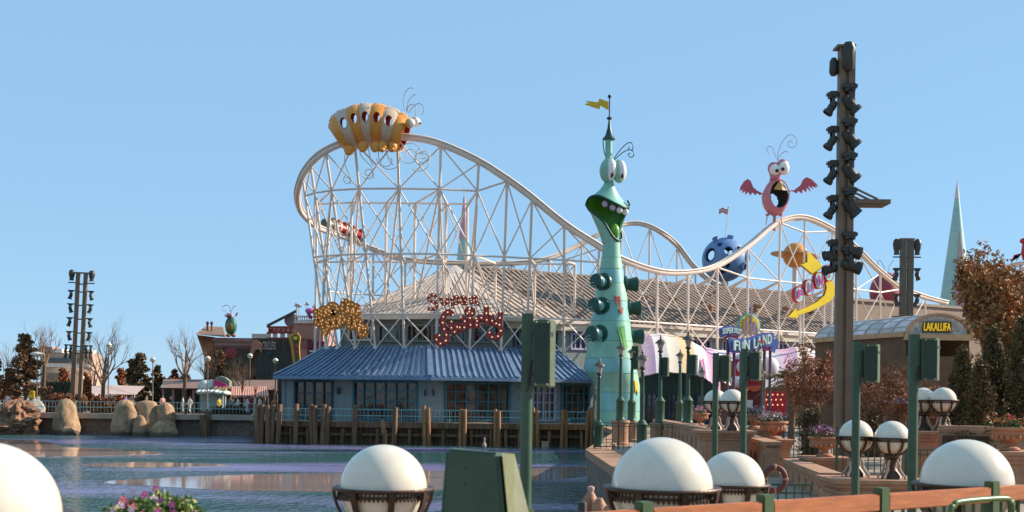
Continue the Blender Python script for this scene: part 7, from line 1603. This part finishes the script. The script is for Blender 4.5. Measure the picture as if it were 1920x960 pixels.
# water details: marker post and float
wp = thing('marker_post', 'leaning wooden marker post standing in the lake before the pilings', 'post', P(720, 840, 78)); m_ = MB(); m_.tube([P(719, 812, 80), P(718, 790, 80), P(717, 787, 80)], [.14, .12, .05], 8); m_.tube([P(724, 850, 80), P(724, 806, 80)], .06, 6); m_.tube([P(721, 850, 80), P(720, 808, 80)], .05, 6); obj('post', m_, wood_pile_b, wp, smooth=40)
wbk = thing('wooden_crate', 'pale box under the pier at its right end', 'crate', P(1022, 838, 88)); m_ = MB(); m_.box(P(1022, 834, 88), (.5, .4, .45)); m_.box(P(1022, 828, 88), (.56, .46, .05)); obj('box', m_, M('crate_pale', (.5, .34, .25), .8), wbk)
br_ = thing('water_bird', 'small bird sitting on the water behind the green cabinet', 'bird', P(908, 842, 84)); m_ = MB(); p = P(908, 840, 84); rg = [(0, .0), (.12, .05), (.16, .18), (.12, .32), (.06, .42), (.05, .55), (.07, .64), (.05, .72), (.01, .75)]; m_.lathe([(max(.01, a), b) for a, b in rg], p, 12, sx=1.0, sy=1.5); m_.tube([p + V3((.05, 0, .66)), p + V3((.2, 0, .6))], [.03, .005], 6); obj('body', m_, M('bird_grey', (.4, .33, .3), .8), br_, smooth=True)

# ================================================================== PEOPLE
def person_mesh(pose):
    w = pose
    J = {'pel': (0, 0, .95), 'abd': (0, 0, 1.15), 'che': (0, -.01, 1.36), 'nec': (0, -.01, 1.52), 'hed': (0, -.02, 1.60), 'top': (0, -.01, 1.72),
         'hl': (.10, 0, .90), 'kl': (.11, -.10 * w, .50), 'al': (.11, .12 * w, .08), 'tl': (.12, .12 * w - .16, .03), 'hr': (-.10, 0, .90), 'kr': (-.11, .06 * w, .50), 'ar': (-.11, -.02 + .24 * w, .09), 'tr': (-.12, -.18 + .24 * w, .03),
         'sl': (.19, 0, 1.42), 'el': (.26, .04 + .1 * w, 1.15), 'wl': (.25, -.10 - .05 * w, .92), 'fl': (.25, -.13, .82), 'sr': (-.19, 0, 1.42), 'er': (-.26, .04 - .05 * w, 1.15), 'wr': (-.25, -.08 - .2 * w, .95), 'fr': (-.24, -.12 - .24 * w, .86)}
    E = [('pel', 'abd'), ('abd', 'che'), ('che', 'nec'), ('nec', 'hed'), ('hed', 'top'), ('pel', 'hl'), ('hl', 'kl'), ('kl', 'al'), ('al', 'tl'), ('pel', 'hr'), ('hr', 'kr'), ('kr', 'ar'), ('ar', 'tr'), ('che', 'sl'), ('sl', 'el'), ('el', 'wl'), ('wl', 'fl'), ('che', 'sr'), ('sr', 'er'), ('er', 'wr'), ('wr', 'fr')]
    R = {'pel': .15, 'abd': .145, 'che': .165, 'nec': .055, 'hed': .095, 'top': .07, 'hl': .10, 'kl': .065, 'al': .045, 'tl': .04, 'hr': .10, 'kr': .065, 'ar': .045, 'tr': .04, 'sl': .075, 'el': .055, 'wl': .04, 'fl': .035, 'sr': .075, 'er': .055, 'wr': .04, 'fr': .035}
    ks = list(J); me = bpy.data.meshes.new('p'); me.from_pydata([J[k] for k in ks], [(ks.index(a), ks.index(b)) for a, b in E], []); o = bpy.data.objects.new('p', me); COL.objects.link(o)
    md = o.modifiers.new('s', 'SKIN'); md.use_smooth_shade = True
    for i, k in enumerate(ks): sv_ = me.skin_vertices[0].data[i]; sv_.radius = (R[k], R[k] * (.75 if k in ('pel', 'abd', 'che') else 1)); sv_.use_root = (k == 'pel')
    o.modifiers.new('u', 'SUBSURF').levels = 1
    bpy.context.view_layer.update(); out = bpy.data.meshes.new_from_object(o.evaluated_get(bpy.context.evaluated_depsgraph_get())); bpy.data.objects.remove(o); return out
protos = [person_mesh(0.0), person_mesh(1.0)]
skin = M('skin', (.45, .26, .18), .6); hair = M('hair_dark', (.02, .015, .012), .6); trousers = [M('trousers_dark', (.03, .03, .04), .8), M('trousers_blue', (.06, .08, .15), .8), M('trousers_tan', (.28, .2, .14), .8)]
coats = {'white': (.72, .68, .66), 'black': (.025, .025, .03), 'red': (.45, .03, .03), 'blue': (.06, .10, .35), 'yellow': (.65, .42, .03), 'pink': (.6, .3, .32), 'grey': (.2, .2, .21), 'orange': (.55, .2, .05), 'tan': (.4, .28, .18)}
ppl = [(343, 104.0, 'white', 1.35, 'person in a long white coat before the bare tree trunk', 2), (356, 104.2, 'white', 1.3, 'second person in a white coat, right of the bare trunk', 2), (305, 104.5, 'pink', 1.1, 'person in a pink coat right of the boulder group', 1), (228, 106, 'red', 1.0, 'person in a red jacket behind the tallest boulder', 0), (236, 106.5, 'blue', 1.0, 'person in a blue jacket beside the red one', 0), (247, 105.5, 'tan', 1.1, 'person in a tan coat above the middle boulder', 0), (256, 106, 'black', 1.1, 'person in black above the middle boulder', 1), (246, 107.5, 'white', 1.0, 'person in white standing behind the tan coat', 1),
       (158, 107, 'orange', 1.0, 'person in orange at the foot of the light mast', 0), (207, 106.5, 'white', 1.1, 'person in white below the bare tree', 0), (200, 107, 'black', 1.1, 'person in black below the bare tree', 1), (186, 107.5, 'grey', 1.0, 'person in grey left of the bare tree group', 0), (411, 105, 'yellow', 1.0, 'person in yellow at the shell kiosk counter', 0), (446, 104.6, 'white', 1.1, 'person in a white coat before the left striped stall', 1), (460, 104.4, 'pink', 1.1, 'person in pink before the middle striped stall', 0), (464, 103.6, 'white', 1.3, 'person in a long white coat at the railing end', 1), (469, 104.4, 'red', 1.0, 'person in red near the railing end', 1), (487, 105.2, 'white', 1.0, 'person in white under the right striped stall', 0), (515, 104.5, 'orange', 1.0, 'person in orange beside the blue roof corner', 0), (118, 108, 'white', 1.0, 'person in white behind the rust hedge', 0), (124, 108.3, 'black', 1.0, 'person in black behind the rust hedge', 0), (15, 108, 'white', 1.0, 'person in white under the pine at far left', 0), (275, 106, 'grey', 1.0, 'person in grey behind the middle boulder', 1), (320, 106, 'black', 1.0, 'person in black right of the boulder group', 0), (432, 106, 'grey', 1.0, 'person in grey between kiosk and striped stalls', 1)]
for i, (px, D, ct, coat, lb, tr_) in enumerate(ppl):
    me = protos[i % 2].copy(); me.materials.clear()
    for m in (trousers[tr_], M('coat_' + ct, coats[ct], .8, var=.1), skin, hair): me.materials.append(m)
    hem = {1.35: .35, 1.3: .4, 1.1: .72, 1.0: .88}[coat]; idx = []
    for p in me.polygons:
        c = p.center; hand = c.z < .93 and abs(c.x) > .2
        idx.append(2 if hand else 0 if c.z < hem else 1 if c.z < 1.49 else (3 if c.z > 1.64 or c.y > .02 else 2))
    me.polygons.foreach_set('material_index', idx)
    o = bpy.data.objects.new('person', me); COL.objects.link(o); o.location = (X(px, D), D, LANDZ + .03); o.rotation_euler = (0, 0, random.uniform(-1.6, 1.6)); s_ = random.uniform(.94, 1.04); o.scale = (s_, s_, s_)
    tag(o, lb, 'person', 'visitors on the far promenade')
    hm_ = MB(); hm_.ell((0, .015, 1.675), .095, .105, .09, 12, 8); h_ = obj('hair', hm_, hair, None, smooth=True, origin=(0, 0, 0)); h_.parent = o; h_.location = (0, 0, 0)
